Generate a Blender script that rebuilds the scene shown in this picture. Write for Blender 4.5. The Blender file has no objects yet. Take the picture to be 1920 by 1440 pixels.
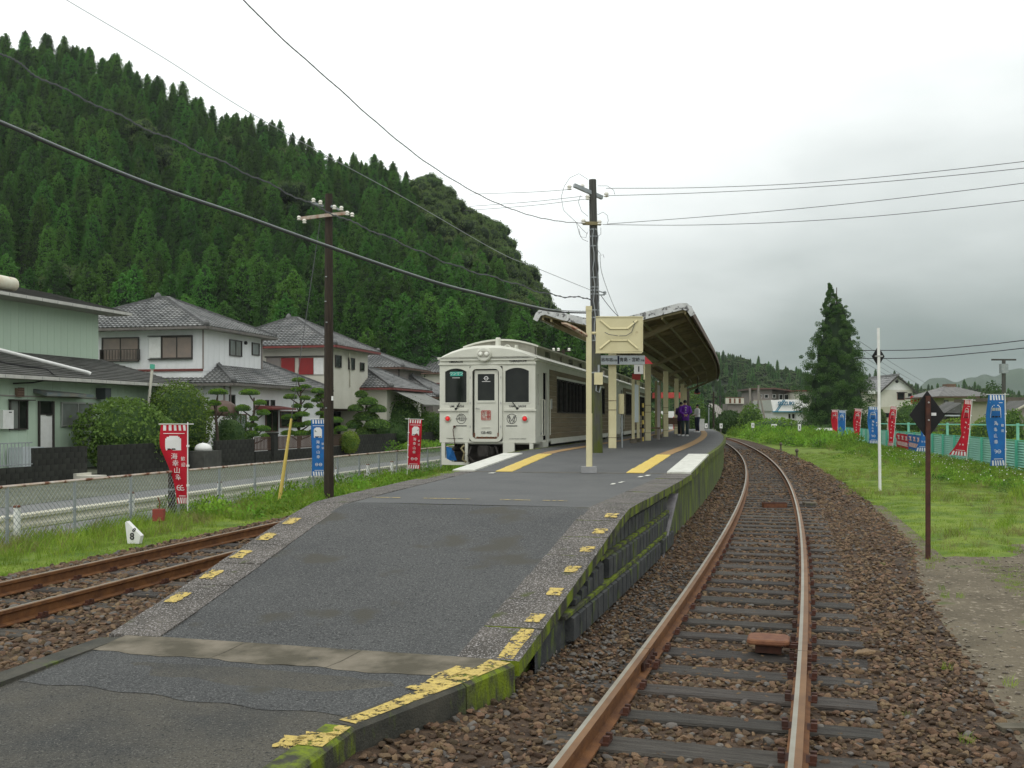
import bpy, bmesh, math, random
import numpy as np
from mathutils import Matrix, Vector, Euler
random.seed(7); rng = np.random.default_rng(7)
R = math.radians
scene = bpy.context.scene
COL = scene.collection
# ------------------------------------------------------------------ camera
EYE = 1.72; F = 1900.0; HOR = 785.0
cam = bpy.data.cameras.new('camera'); camo = bpy.data.objects.new('camera', cam); COL.objects.link(camo)
camo.location = (0, 0, EYE); camo.rotation_euler = (R(90), 0, 0)
cam.sensor_width = 36; cam.lens = F/1920*36; cam.shift_y = (HOR-720)/1920
cam.clip_start = .05; cam.clip_end = 6000
scene.camera = camo
# ------------------------------------------------------------------ light
scene.view_settings.view_transform = 'Standard'; scene.view_settings.look = 'None'
scene.view_settings.exposure = 0.0; scene.view_settings.gamma = 1; scene.view_settings.use_curve_mapping = False
SUN_EL, SUN_AZ = R(58), R(200)
w = bpy.data.worlds.new('World'); scene.world = w; w.use_nodes = True
nt = w.node_tree; nt.nodes.clear()
def N(t, ty, **k):
    n = t.nodes.new(ty)
    for a, b in k.items(): setattr(n, a, b)
    return n
def math_n(t, op, a, b=None, c=None, clamp=False):
    n = N(t, 'ShaderNodeMath', operation=op, use_clamp=clamp)
    for i, v in enumerate((a, b, c)):
        if v is None: continue
        if hasattr(v, 'is_output'): t.links.new(v, n.inputs[i])
        else: n.inputs[i].default_value = v
    return n.outputs[0]
def mixc(t, f, a, b, mode='MIX'):
    n = N(t, 'ShaderNodeMix', data_type='RGBA', blend_type=mode)
    for s, v in ((0, f), (6, a), (7, b)):
        if hasattr(v, 'is_output'): t.links.new(v, n.inputs[s])
        elif s == 0: n.inputs[0].default_value = v
        else: n.inputs[s].default_value = (v[0], v[1], v[2], 1)
    return n.outputs[2]
sky = N(nt, 'ShaderNodeTexSky'); sky.sky_type = 'NISHITA'; sky.sun_disc = False
sky.sun_elevation = SUN_EL; sky.sun_rotation = SUN_AZ; sky.air_density = 1.0; sky.dust_density = 3
tc = N(nt, 'ShaderNodeTexCoord'); sx = N(nt, 'ShaderNodeSeparateXYZ'); nt.links.new(tc.outputs['Generated'], sx.inputs[0])
mp = N(nt, 'ShaderNodeMapping'); mp.inputs['Scale'].default_value = (1, 1, 3.2); nt.links.new(tc.outputs['Generated'], mp.inputs[0])
n1 = N(nt, 'ShaderNodeTexNoise'); n1.inputs['Scale'].default_value = 3.0; n1.inputs['Detail'].default_value = 6; n1.inputs['Roughness'].default_value = .5
nt.links.new(mp.outputs[0], n1.inputs['Vector'])
nz = math_n(nt, 'SUBTRACT', n1.outputs['Fac'], .5)
elev = math_n(nt, 'MULTIPLY_ADD', nz, -.20, sx.outputs['Z'])
e1 = math_n(nt, 'MULTIPLY_ADD', elev, -3.2, 1.10, clamp=True)          # 1 low, 0 above ~18 degrees
a1 = math_n(nt, 'MULTIPLY_ADD', math_n(nt, 'MULTIPLY_ADD', nz, .10, sx.outputs['X']), 3.2, .16, clamp=True)
bank = math_n(nt, 'MULTIPLY', e1, a1)
bank = math_n(nt, 'SMOOTH_MIN', bank, .95, .2)
low = math_n(nt, 'MULTIPLY', math_n(nt, 'MULTIPLY_ADD', sx.outputs['Z'], -22.0, 1.25, clamp=True), .14)   # paler streak of mist low at the horizon
bank = math_n(nt, 'SUBTRACT', bank, low, clamp=True)
cl = mixc(nt, bank, (13.0, 13.4, 13.2), (1.4, 2.05, 1.9))
mul = mixc(nt, 1.0, cl, (1, 1, 1), 'MULTIPLY')
out = mixc(nt, .94, sky.outputs[0], mul)
bg = N(nt, 'ShaderNodeBackground'); bg.inputs['Strength'].default_value = .1
nt.links.new(out, bg.inputs['Color']); wo = N(nt, 'ShaderNodeOutputWorld'); nt.links.new(bg.outputs[0], wo.inputs['Surface'])
sun = bpy.data.lights.new('sun', 'SUN'); sun.energy = .7; sun.angle = R(25); sun.color = (1, .97, .92)
so = bpy.data.objects.new('sun', sun); COL.objects.link(so)
so.rotation_euler = (R(90)-SUN_EL, 0, R(180)-SUN_AZ)
try:
    scene.cycles.max_bounces = 5; scene.cycles.transparent_max_bounces = 6; scene.cycles.use_denoising = True
except Exception: pass

# ------------------------------------------------------------------ materials
MATS = {}
def mat(name, c1, c2=None, scale=4., detail=4., contrast=1., rough=.8, metal=0., bump=0., bscale=60., bdist=.01, speck=None, vec_scale=None, spec=.3, rnd=0., extra=None, translucent=0., coat=0.):
    """colour noise between c1 and c2, optional specks (colour, scale, amount), bump; Object coordinates"""
    if name in MATS: return MATS[name]
    m = bpy.data.materials.new(name); m.use_nodes = True; t = m.node_tree; t.nodes.clear()
    o = N(t, 'ShaderNodeOutputMaterial'); b = N(t, 'ShaderNodeBsdfPrincipled'); t.links.new(b.outputs[0], o.inputs[0])
    b.inputs['Roughness'].default_value = rough; b.inputs['Metallic'].default_value = metal; b.inputs['Specular IOR Level'].default_value = spec
    if coat: b.inputs['Coat Weight'].default_value = coat
    co = N(t, 'ShaderNodeTexCoord').outputs['Object']
    if vec_scale:
        mpn = N(t, 'ShaderNodeMapping'); mpn.inputs['Scale'].default_value = vec_scale; t.links.new(co, mpn.inputs[0]); co2 = mpn.outputs[0]
    else: co2 = co
    c = c1
    if c2 is not None:
        n = N(t, 'ShaderNodeTexNoise'); n.inputs['Scale'].default_value = scale; n.inputs['Detail'].default_value = detail; n.inputs['Roughness'].default_value = .6
        t.links.new(co2, n.inputs['Vector'])
        f = math_n(t, 'MULTIPLY_ADD', math_n(t, 'SUBTRACT', n.outputs['Fac'], .5), 3.2*contrast, .5, clamp=True)
        c = mixc(t, f, c1, c2)
    for sp in ([speck] if speck and not isinstance(speck, list) else (speck or [])):
        v = N(t, 'ShaderNodeTexNoise'); v.inputs['Scale'].default_value = sp[1]; v.inputs['Detail'].default_value = sp[3] if len(sp) > 3 else 1.
        t.links.new(co if len(sp) < 5 else co2, v.inputs['Vector'])
        f = math_n(t, 'MULTIPLY', math_n(t, 'SUBTRACT', v.outputs['Fac'], 1-sp[2]), 14., clamp=True)
        c = mixc(t, f, c, sp[0])
    if rnd:
        oi = N(t, 'ShaderNodeObjectInfo')
        hs = N(t, 'ShaderNodeHueSaturation')
        t.links.new(math_n(t, 'MULTIPLY_ADD', oi.outputs['Random'], .035*min(rnd, .8), .5-.0175*min(rnd, .8)), hs.inputs['Hue'])
        r2 = math_n(t, 'FRACT', math_n(t, 'MULTIPLY', oi.outputs['Random'], 37.7))
        t.links.new(math_n(t, 'MULTIPLY_ADD', r2, .75*min(rnd, 1.6), 1-.36*min(rnd, 1.6)), hs.inputs['Value'])
        if hasattr(c, 'is_output'): t.links.new(c, hs.inputs['Color'])
        else: hs.inputs['Color'].default_value = (*c, 1)
        c = hs.outputs[0]
    if extra: c = extra(t, co, c, b)
    if hasattr(c, 'is_output'): t.links.new(c, b.inputs['Base Color'])
    else: b.inputs['Base Color'].default_value = (c[0], c[1], c[2], 1)
    if bump:
        n = N(t, 'ShaderNodeTexNoise'); n.inputs['Scale'].default_value = bscale; n.inputs['Detail'].default_value = 3
        t.links.new(co2 if vec_scale else co, n.inputs['Vector'])
        bn = N(t, 'ShaderNodeBump'); bn.inputs['Strength'].default_value = bump; bn.inputs['Distance'].default_value = bdist
        t.links.new(n.outputs['Fac'], bn.inputs['Height']); t.links.new(bn.outputs[0], b.inputs['Normal'])
    if translucent:
        tr = N(t, 'ShaderNodeBsdfTranslucent'); ms = N(t, 'ShaderNodeMixShader'); ms.inputs[0].default_value = translucent
        if hasattr(c, 'is_output'): t.links.new(c, tr.inputs['Color'])
        else: tr.inputs['Color'].default_value = (c[0], c[1], c[2], 1)
        t.links.new(b.outputs[0], ms.inputs[1]); t.links.new(tr.outputs[0], ms.inputs[2]); t.links.new(ms.outputs[0], o.inputs[0])
    MATS[name] = m
    return m
def moss_on(col, amount=.5, scale=3., vs=(1, 1, .35), zlim=None):
    def f(t, co, c, b):
        mpn = N(t, 'ShaderNodeMapping'); mpn.inputs['Scale'].default_value = vs; t.links.new(co, mpn.inputs[0])
        n = N(t, 'ShaderNodeTexNoise'); n.inputs['Scale'].default_value = scale; n.inputs['Detail'].default_value = 6; n.inputs['Roughness'].default_value = .65
        t.links.new(mpn.outputs[0], n.inputs['Vector'])
        fac = math_n(t, 'MULTIPLY', math_n(t, 'SUBTRACT', n.outputs['Fac'], 1-amount), 6., clamp=True)
        if zlim is not None:                       # moss grows on the upper (or lower) part of the stone
            s = N(t, 'ShaderNodeSeparateXYZ'); t.links.new(co, s.inputs[0])
            g = math_n(t, 'MULTIPLY', math_n(t, 'SUBTRACT', s.outputs['Z'], zlim[0]), zlim[1], clamp=True)
            fac = math_n(t, 'MULTIPLY', fac, g)
        return mixc(t, fac, c, col)
    return f
def worn_alpha(t, co, c, b):      # paint worn through to the stone below it
    n = N(t, 'ShaderNodeTexNoise'); n.inputs['Scale'].default_value = 16; n.inputs['Detail'].default_value = 8; n.inputs['Roughness'].default_value = .75; t.links.new(co, n.inputs['Vector'])
    t.links.new(math_n(t, 'MULTIPLY', math_n(t, 'SUBTRACT', n.outputs['Fac'], .435), 18., clamp=True), b.inputs['Alpha']); return c
ASPH = mat('asphalt_ramp', (.038, .040, .041), (.060, .062, .061), scale=1.3, rough=.68, bump=1., bscale=75, bdist=.012, speck=[((.13, .13, .126), 72, .41), ((.014, .014, .014), 60, .43), ((.17, .17, .165), 120, .38), ((.052,.049,.038), 1.6, .40, 6)], spec=.3)
ASPH2 = mat('asphalt_old', (.032, .033, .031), (.068, .062, .048), scale=1.1, detail=7, contrast=1.4, rough=.68, bump=1., bscale=70, bdist=.010, speck=[((.13, .125, .11), 75, .37), ((.011, .011, .011), 60, .40), ((.17, .16, .14), 140, .36)], spec=.3)
ASPH3 = mat('asphalt_platform', (.052, .055, .056), (.080, .082, .081), scale=.9, rough=.62, bump=.5, bscale=130, bdist=.004, speck=((.17, .17, .165), 110, .38))
ROADM = mat('road_asphalt', (.13, .132, .132), (.17, .17, .165), scale=.6, rough=.7, speck=((.2, .2, .2), 60, .4))
COPE = mat('coping_aggregate', (.055, .049, .041), (.105, .093, .08), scale=2.2, detail=6, contrast=1.4, rough=.75, bump=1., bscale=80, bdist=.01, speck=[((.30, .28, .27), 70, .46, 3), ((.032, .030, .026), 60, .41), ((.06, .07, .02), 4, .36, 6)])
CONC = mat('concrete_strip', (.075, .066, .045), (.19, .165, .125), scale=2.5, contrast=1.3, rough=.85, bump=.5, bscale=90, speck=((.05, .05, .045), 9, .33, 5))
KERB = mat('kerb_concrete', (.035, .036, .03), (.075, .07, .055), scale=4, rough=.85, bump=.7, bscale=70, extra=moss_on((.09, .13, .012), .42, 5))
KERBM = mat('kerb_mossy', (.028, .03, .022), (.065, .062, .045), scale=5, detail=7, rough=.9, bump=.8, bscale=60, extra=moss_on((.15, .20, .010), .57, 6))
WALLM = mat('platform_wall_mossy', (.035, .037, .032), (.07, .07, .06), scale=3, rough=.9, bump=.8, bscale=50, extra=moss_on((.15, .21, .012), .56, 8, (1, 1, .13)))
BLKM = mat('facing_block', (.030, .033, .035), (.065, .067, .066), scale=6, rough=.8, bump=.7, bscale=60, extra=moss_on((.11, .155, .012), .46, 5))
YEL = mat('yellow_paint_worn', (.58, .44, .12), (.42, .31, .09), scale=14, rough=.7, bump=.4, bscale=80, speck=[((.33, .25, .10), 60, .42, 3)], extra=worn_alpha)
YELT = mat('yellow_tactile', (.74, .55, .13), (.66, .49, .12), scale=6, rough=.6)
OCHRE = mat('ochre_tactile', (.27, .165, .07), (.34, .22, .10), scale=5, rough=.7)
WHT = mat('white_block_paint', (.66, .66, .60), (.52, .52, .46), scale=6, rough=.6, speck=((.3, .3, .25), 14, .34, 4))
RAILS = mat('rail_rust', (.20, .088, .032), (.11, .048, .022), scale=7, rough=.75, spec=.25, bump=.4, bscale=80, vec_scale=None)
RAILT = mat('rail_head', (.27, .26, .21), (.20, .17, .12), scale=3, rough=.4, metal=.3, spec=.5)
RAILO = mat('rail_head_orange', (.185, .095, .038), (.12, .06, .026), scale=3, rough=.6, metal=.0, spec=.3)
RUST = mat('rust', (.12, .045, .024), (.18, .078, .036), scale=12, rough=.7, bump=.3, bscale=90)
RUSTD = mat('rust_dark', (.045, .022, .016), (.09, .035, .022), scale=9, rough=.7, bump=.3)
SLEEP = mat('sleeper_wood', (.030, .024, .019), (.085, .074, .062), scale=2.5, rough=.75, bump=1., bscale=14, bdist=.02, vec_scale=(1.2, 12, 12), rnd=1.1, speck=((.02, .019, .018), 5, .36, 3, 1), spec=.4)
STONE = mat('ballast_stone', (.160, .102, .056), (.065, .042, .026), scale=9, rough=.8, bump=.3, bscale=40, rnd=1.7, speck=((.26, .185, .115), 12, .27, 3))
STONEG = mat('grey_stone', (.075, .07, .066), (.125, .11, .092), scale=9, rough=.7, rnd=1.0)
STONEP = mat('path_pebble', (.22, .19, .15), (.14, .12, .095), scale=9, rough=.85, rnd=1.0)
DIRT = mat('ballast_bed', (.040, .026, .017), (.085, .056, .036), scale=9, detail=8, contrast=1.2, rough=.95, bump=1., bscale=22, bdist=.06, speck=((.17, .115, .075), 16, .36, 4))
LOT = mat('gravel_lot', (.095, .078, .052), (.165, .138, .095), scale=1.3, detail=7, rough=.95, bump=.9, bscale=26, bdist=.03, speck=[((.30, .255, .19), 18, .40, 4), ((.05, .045, .03), 30, .38, 4), ((.075, .10, .025), 1.3, .40, 6)])
GRASSB = mat('grass_ground', (.090, .155, .020), (.19, .255, .035), scale=1.3, detail=8, contrast=1.4, rough=.95, bump=1., bscale=20, bdist=.06, speck=((.075, .11, .025), 3, .38, 6))
SOILG = mat('verge_ground', (.085, .092, .06), (.13, .14, .10), scale=.8, detail=7, rough=.95, bump=.6, bscale=15)
LAND = mat('far_land', (.05, .085, .028), (.08, .12, .035), scale=.05, detail=8, rough=.95)
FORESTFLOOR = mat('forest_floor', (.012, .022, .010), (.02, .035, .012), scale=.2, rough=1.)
def leafm(name, a, b, rnd=.5, scale=.8, tr=.25):
    return mat(name, a, b, scale=scale, detail=3, rough=.65, rnd=rnd, translucent=tr, spec=.2)
CEDAR = leafm('cedar_needles', (.036, .118, .018), (.095, .215, .030), 1.3, .3, .22)
CORESHADE = leafm('crown_core_shade', (.010, .026, .008), (.018, .042, .012), .4, 1.)  # near-black tree crown cores; the inner shade is put into this colour
BROAD = leafm('broad_leaves', (.06, .12, .03), (.17, .235, .07), .5, .35, .25)
SHRUB = leafm('shrub_leaves', (.06, .135, .022), (.17, .27, .06), .4, 5, .3)
SHRUBY = leafm('shrub_yellowgreen', (.12, .20, .02), (.20, .27, .04), .3, 3)
SHRUBD = leafm('shrub_dark', (.028, .07, .02), (.07, .13, .03), .3, 3)  # dark shrub leaves, and cores painting the shade inside lighter bushes and pads
PINE = leafm('pine_pad', (.10, .21, .018), (.16, .28, .03), .3, 5)
GRASS = leafm('grass_blades', (.16, .27, .028), (.26, .35, .05), .9, 3, .35)
GRASSW = leafm('weed_leaves', (.12, .25, .022), (.20, .33, .04), .9, 2, .3)
GRASSD = leafm('grass_dry', (.20, .19, .07), (.27, .25, .10), .8, 3, .3)
BARK = mat('bark', (.06, .045, .035), (.10, .075, .055), scale=6, rough=.9, bump=.6, bscale=20)
POLEW = mat('pole_wood', (.022, .016, .012), (.045, .033, .022), scale=5, rough=.8, bump=.6, bscale=20, vec_scale=(6, 6, .5))
POLEG = mat('pole_wood_grey', (.05, .05, .046), (.085, .085, .075), scale=5, rough=.8, bump=.6, bscale=20, vec_scale=(6, 6, .5), extra=moss_on((.07, .085, .012), .60, 2, (1, 1, .4), (2.4, -2.)))
WIRE = mat('wire', (.03, .03, .032), rough=.6)
WIREG = mat('wire_grey', (.10, .105, .11), rough=.6)
WIREH = mat('wire_silver', (.33, .35, .36), rough=.5)
PORC = mat('porcelain', (.75, .73, .66), rough=.3)
GALV = mat('galvanised', (.26, .29, .30), (.36, .38, .39), scale=5, rough=.5, metal=.3)
GRUST = mat('fence_rust', (.42, .30, .22), (.55, .50, .46), scale=4, rough=.6, speck=((.16, .06, .03), 5, .45, 3))
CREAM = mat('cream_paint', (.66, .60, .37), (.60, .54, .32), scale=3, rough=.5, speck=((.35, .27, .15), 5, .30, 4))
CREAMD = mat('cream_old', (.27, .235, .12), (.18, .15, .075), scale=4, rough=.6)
WHITE = mat('white_paint', (.78, .78, .76), (.70, .70, .67), scale=4, rough=.5)
DIRTYW = mat('fascia_white', (.62, .63, .62), (.42, .43, .42), scale=5, detail=7, rough=.7, speck=((.10, .10, .10), 9, .42, 6))
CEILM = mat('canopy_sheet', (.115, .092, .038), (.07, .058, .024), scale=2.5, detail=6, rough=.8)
BLACK = mat('black_matt', (.012, .012, .013), rough=.5)
BLACKS = mat('sign_back_black', (.006, .006, .007), (.012, .012, .012), rough=.6)
GLASS = mat('dark_glass', (.008, .011, .010), (.02, .024, .02), scale=1.5, rough=.06, spec=.18)
GLASSC = mat('curtained_glass', (.30, .235, .20), (.24, .20, .18), scale=1.5, rough=.15, spec=.5)
GLASSG = mat('frosted_glass', (.22, .25, .24), (.16, .17, .15), scale=1, rough=.2, spec=.5)
ALU = mat('aluminium_frame', (.42, .42, .41), rough=.4, metal=.5)
ALUD = mat('dark_frame', (.05, .045, .04), rough=.4)
TRAIN = mat('train_ivory', (.64, .64, .56), (.58, .58, .50), scale=2, rough=.45, speck=((.45, .43, .36), 3, .32, 5), coat=.1)
TRAINR = mat('train_roof', (.40, .385, .33), (.30, .29, .25), scale=3, rough=.7)
TWOOD = mat('train_cedar_cladding', (.125, .09, .042), (.20, .155, .085), scale=2, detail=6, rough=.6, bump=.3, bscale=20, vec_scale=(1, .5, 5))
UNDER = mat('underframe', (.02, .018, .016), (.045, .04, .035), scale=8, rough=.8)
REDL = mat('red_lens', (.65, .02, .03), rough=.15, spec=.6)
GLOW = bpy.data.materials.new('red_lamp_lit'); GLOW.use_nodes = True
_b = GLOW.node_tree.nodes['Principled BSDF']; _b.inputs['Base Color'].default_value = (.8, .02, .02, 1); _b.inputs['Emission Color'].default_value = (1, .03, .04, 1); _b.inputs['Emission Strength'].default_value = .08
REDP = mat('red_print', (.42, .06, .05), rough=.6)
INK = mat('ink_dark', (.05, .05, .05), rough=.6)
TEALS = mat('teal_label', (.05, .38, .30), rough=.5)
LENS = mat('lamp_lens', (.7, .7, .62), rough=.1, spec=.8)
TILE = mat('roof_tile_grey', (.13, .135, .135), (.25, .25, .245), scale=.8, detail=6, contrast=1.2, rough=.5, spec=.5, rnd=.15, speck=((.05, .05, .05), 3, .38, 5))
TILED = mat('ridge_tile', (.085, .088, .088), (.14, .14, .138), scale=3, rough=.6)
SLATE = mat('roof_slate_dark', (.055, .056, .05), (.10, .10, .092), scale=1.3, detail=7, rough=.75, speck=((.15, .15, .14), 4, .34, 5))
TRIMW = mat('white_gutter', (.55, .54, .50), (.42, .41, .38), scale=2, rough=.5)
BROWNT = mat('brown_trim', (.085, .05, .038), (.13, .075, .055), scale=3, rough=.6)
MAROON = mat('maroon_trim', (.20, .05, .045), (.15, .045, .04), scale=3, rough=.6)
SOFFIT = mat('soffit', (.30, .29, .26), rough=.8)
GREENW = mat('mint_siding', (.42, .54, .42), (.48, .59, .47), scale=1.2, rough=.7, rnd=.05)
WHITEW = mat('white_siding', (.80, .81, .82), (.68, .69, .68), scale=.9, detail=6, rough=.7, rnd=.04)
CREAMW = mat('cream_stucco', (.62, .60, .52), (.55, .53, .45), scale=1, rough=.8)
GREYW = mat('grey_stucco', (.23, .20, .185), (.28, .25, .23), scale=1, rough=.8)
BEIGEW = mat('beige_stucco', (.48, .45, .36), (.42, .39, .31), scale=.6, rough=.8)
SHUTR = mat('red_shutter', (.30, .03, .03), (.25, .03, .03), scale=2, rough=.5)
BWALL = mat('black_stained_block', (.014, .015, .013), (.035, .036, .03), scale=2.4, detail=6, rough=.9, bump=.5, bscale=40, rnd=.5, speck=((.10, .10, .075), 1.3, .30, 5))
TEALF = mat('teal_fence_slat', (.20, .52, .40), (.25, .57, .45), scale=1.5, rough=.5)
TEALP = mat('teal_fence_post', (.10, .44, .31), rough=.5)
NRED = mat('banner_red', (.50, .012, .03), (.44, .01, .025), scale=4, rough=.8, translucent=.2)
NBLUE = mat('banner_blue', (.02, .15, .42), (.02, .12, .36), scale=4, rough=.8, translucent=.2)
NWHT = mat('banner_white', (.78, .77, .76), rough=.8, translucent=.15)
NGREY = mat('banner_grey', (.33, .35, .33), rough=.8)
GUARD = mat('guardrail', (.64, .62, .50), (.54, .51, .40), scale=1.5, rough=.6, speck=((.26, .15, .08), 4, .34, 4))
YGUARD = mat('yellow_guy_guard', (.56, .42, .10), (.48, .36, .10), scale=4, rough=.6)
SKIN = mat('skin', (.45, .27, .19), rough=.6)
HAIR = mat('hair', (.012, .010, .009), rough=.5)
PURPLE = mat('purple_coat', (.13, .02, .30), (.10, .015, .24), scale=4, rough=.8)
DARKC = mat('dark_cloth', (.02, .02, .028), rough=.85)
NAVY = mat('navy_cloth', (.02, .025, .05), rough=.85)
GREENT = mat('dark_green_trousers', (.035, .05, .05), rough=.85)
SHIRT = mat('white_shirt', (.7, .7, .7), rough=.8)
HILLM = mat('distant_hill', (.022, .05, .03), (.045, .08, .045), scale=.02, detail=10, rough=1.)
BENCH = mat('bench_wood', (.12, .075, .05), (.17, .11, .07), scale=4, rough=.7)
DOMEM = mat('ribbed_dome', (.34, .33, .29), (.24, .23, .20), scale=1., rough=.7)

# ------------------------------------------------------------------ mesh helper
class MB:
    def __init__(s, M=None): s.v = []; s.f = []; s.mi = []; s.M = M or Matrix(); s.k = 0
    def add(s, vs, fs, k=None):
        b = len(s.v); s.v += [tuple(s.M @ Vector(p)) for p in vs]; s.f += [tuple(b+i for i in f) for f in fs]; s.mi += [s.k if k is None else k]*len(fs)
        return s
    def box(s, x0, x1, y0, y1, z0, z1, k=None, T=None):
        v = [(x0,y0,z0),(x1,y0,z0),(x1,y1,z0),(x0,y1,z0),(x0,y0,z1),(x1,y0,z1),(x1,y1,z1),(x0,y1,z1)]
        if T: v = [tuple(T @ Vector(p)) for p in v]
        return s.add(v, [(0,3,2,1),(4,5,6,7),(0,1,5,4),(1,2,6,5),(2,3,7,6),(3,0,4,7)], k)
    def bar(s, p0, p1, w, h=None, k=None, up=(0,0,1)):
        p0, p1 = Vector(p0), Vector(p1); h = h or w; d = (p1-p0).normalized(); a = d.cross(Vector(up))
        if a.length < 1e-4: a = d.cross(Vector((0,1,0)))
        a.normalize(); b = a.cross(d).normalized(); a *= w/2; b *= h/2
        v = [p0-a-b, p0+a-b, p0+a+b, p0-a+b, p1-a-b, p1+a-b, p1+a+b, p1-a+b]
        return s.add(v, [(0,3,2,1),(4,5,6,7),(0,1,5,4),(1,2,6,5),(2,3,7,6),(3,0,4,7)], k)
    def tube(s, pts, r, n=6, k=None, cap=True):
        pts = [Vector(p) for p in pts]; rs = r if isinstance(r, (list, tuple)) else [r]*len(pts); v = []; f = []
        prev = None
        for i, p in enumerate(pts):
            d = (pts[min(i+1, len(pts)-1)]-pts[max(i-1, 0)])
            d = d.normalized() if d.length > 1e-9 else Vector((0,0,1))
            if prev is None:
                a = d.cross(Vector((0,0,1)))
                if a.length < 1e-3: a = d.cross(Vector((1,0,0)))
            else: a = prev - d*prev.dot(d)
            a.normalize(); prev = a; b = d.cross(a)
            for j in range(n):
                t = 2*math.pi*j/n; v.append(p+(a*math.cos(t)+b*math.sin(t))*rs[i])
        for i in range(len(pts)-1):
            for j in range(n): f.append((i*n+j, i*n+(j+1)%n, (i+1)*n+(j+1)%n, (i+1)*n+j))
        if cap: f.append(tuple(range(n))[::-1]); f.append(tuple(range((len(pts)-1)*n, len(pts)*n)))
        return s.add(v, f, k)
    def lathe(s, prof, c=(0,0,0), n=16, k=None, axis='z'):
        v = []; f = []
        for r, z in prof:
            for j in range(n):
                t = 2*math.pi*j/n; p = (r*math.cos(t), r*math.sin(t), z)
                if axis == 'y': p = (p[0], p[2], p[1])
                if axis == 'x': p = (p[2], p[0], p[1])
                v.append((p[0]+c[0], p[1]+c[1], p[2]+c[2]))
        for i in range(len(prof)-1):
            for j in range(n): f.append((i*n+j, i*n+(j+1)%n, (i+1)*n+(j+1)%n, (i+1)*n+j))
        f.append(tuple(range(n))[::-1]); f.append(tuple(range((len(prof)-1)*n, len(prof)*n)))
        return s.add(v, f, k)
    def prism(s, poly, a, b, axis='y', k=None):
        n = len(poly)
        def q(p, t): return {'y': (p[0], t, p[1]), 'x': (t, p[0], p[1]), 'z': (p[0], p[1], t)}[axis]
        v = [q(p, a) for p in poly]+[q(p, b) for p in poly]
        return s.add(v, [tuple(range(n)), tuple(range(n, 2*n))[::-1]]+[(i, n+i, n+(i+1)%n, (i+1)%n) for i in range(n)], k)
    def loft(s, rings, k=None, closed=True, cap=True):
        n = len(rings[0]); v = [p for r in rings for p in r]; f = []
        for i in range(len(rings)-1):
            for j in range(n if closed else n-1): f.append((i*n+j, i*n+(j+1)%n, (i+1)*n+(j+1)%n, (i+1)*n+j))
        if cap and closed: f.append(tuple(range(n))[::-1]); f.append(tuple(range((len(rings)-1)*n, len(rings)*n)))
        return s.add(v, f, k)
    def mesh(s, name, mats):
        me = bpy.data.meshes.new(name); me.from_pydata([tuple(p) for p in s.v], [], s.f)
        for m in (mats if isinstance(mats, (list, tuple)) else [mats]): me.materials.append(m)
        if any(s.mi): me.polygons.foreach_set('material_index', s.mi)
        me.update(); return me
    def build(s, name, mats, parent=None, smooth=False, **kw):
        me = s.mesh(name, mats)
        bm = bmesh.new(); bm.from_mesh(me); bmesh.ops.recalc_face_normals(bm, faces=bm.faces); bm.to_mesh(me); bm.free()
        if smooth: me.polygons.foreach_set('use_smooth', [True]*len(me.polygons)); 
        return link(name, me, parent, **kw)
def link(name, me, parent=None, loc=None, rz=0., label=None, cat=None, group=None, kind=None):
    o = bpy.data.objects.new(name, me); COL.objects.link(o)
    if parent is not None: o.parent = parent
    if loc is not None: o.location = loc
    if rz: o.rotation_euler = (0, 0, rz)
    for a, b in (('label', label), ('category', cat), ('group', group), ('kind', kind)):
        if b: o[a] = b
    return o
def thing(name, loc, label, cat, group=None, rz=0.):
    return link(name, None, None, loc, rz, label, cat, group)
def struct(name, mb, m, **kw): return mb.build(name, m, kind='structure', **kw)
def copy_tree(o, parent=None):
    c = o.copy(); COL.objects.link(c); c.parent = parent
    for ch in [x for x in ALLCH.get(o.name, o.children)]: copy_tree(ch, c)
    return c
ALLCH = {}
def inv(t):   # world -> local matrix of a root placed with loc and rz
    return (Matrix.Translation(t.location) @ Euler(t.rotation_euler).to_matrix().to_4x4()).inverted()
def ptxt(body, size, M, mats, name='lettering', parent=None, extrude=.004, label=None, align='CENTER', xs=1., bold=0.):
    c = bpy.data.curves.new('t', 'FONT'); c.body = body; c.size = size; c.align_x = align; c.align_y = 'CENTER'; c.extrude = extrude; c.resolution_u = 3; c.offset = bold
    o = bpy.data.objects.new('t', c); me = bpy.data.meshes.new_from_object(o); bpy.data.objects.remove(o)
    me.transform(Matrix.Diagonal((xs, 1, 1, 1))); me.transform(M); me.materials.clear(); me.materials.append(mats); me.name = name
    return link(name, me, parent, label=label)
def FR(x, y, z, rz=0.):   # upright text frame facing -y at rz=0
    return Matrix.Translation((x, y, z)) @ Matrix.Rotation(rz, 4, 'Z') @ Matrix.Rotation(R(90), 4, 'X')
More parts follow.
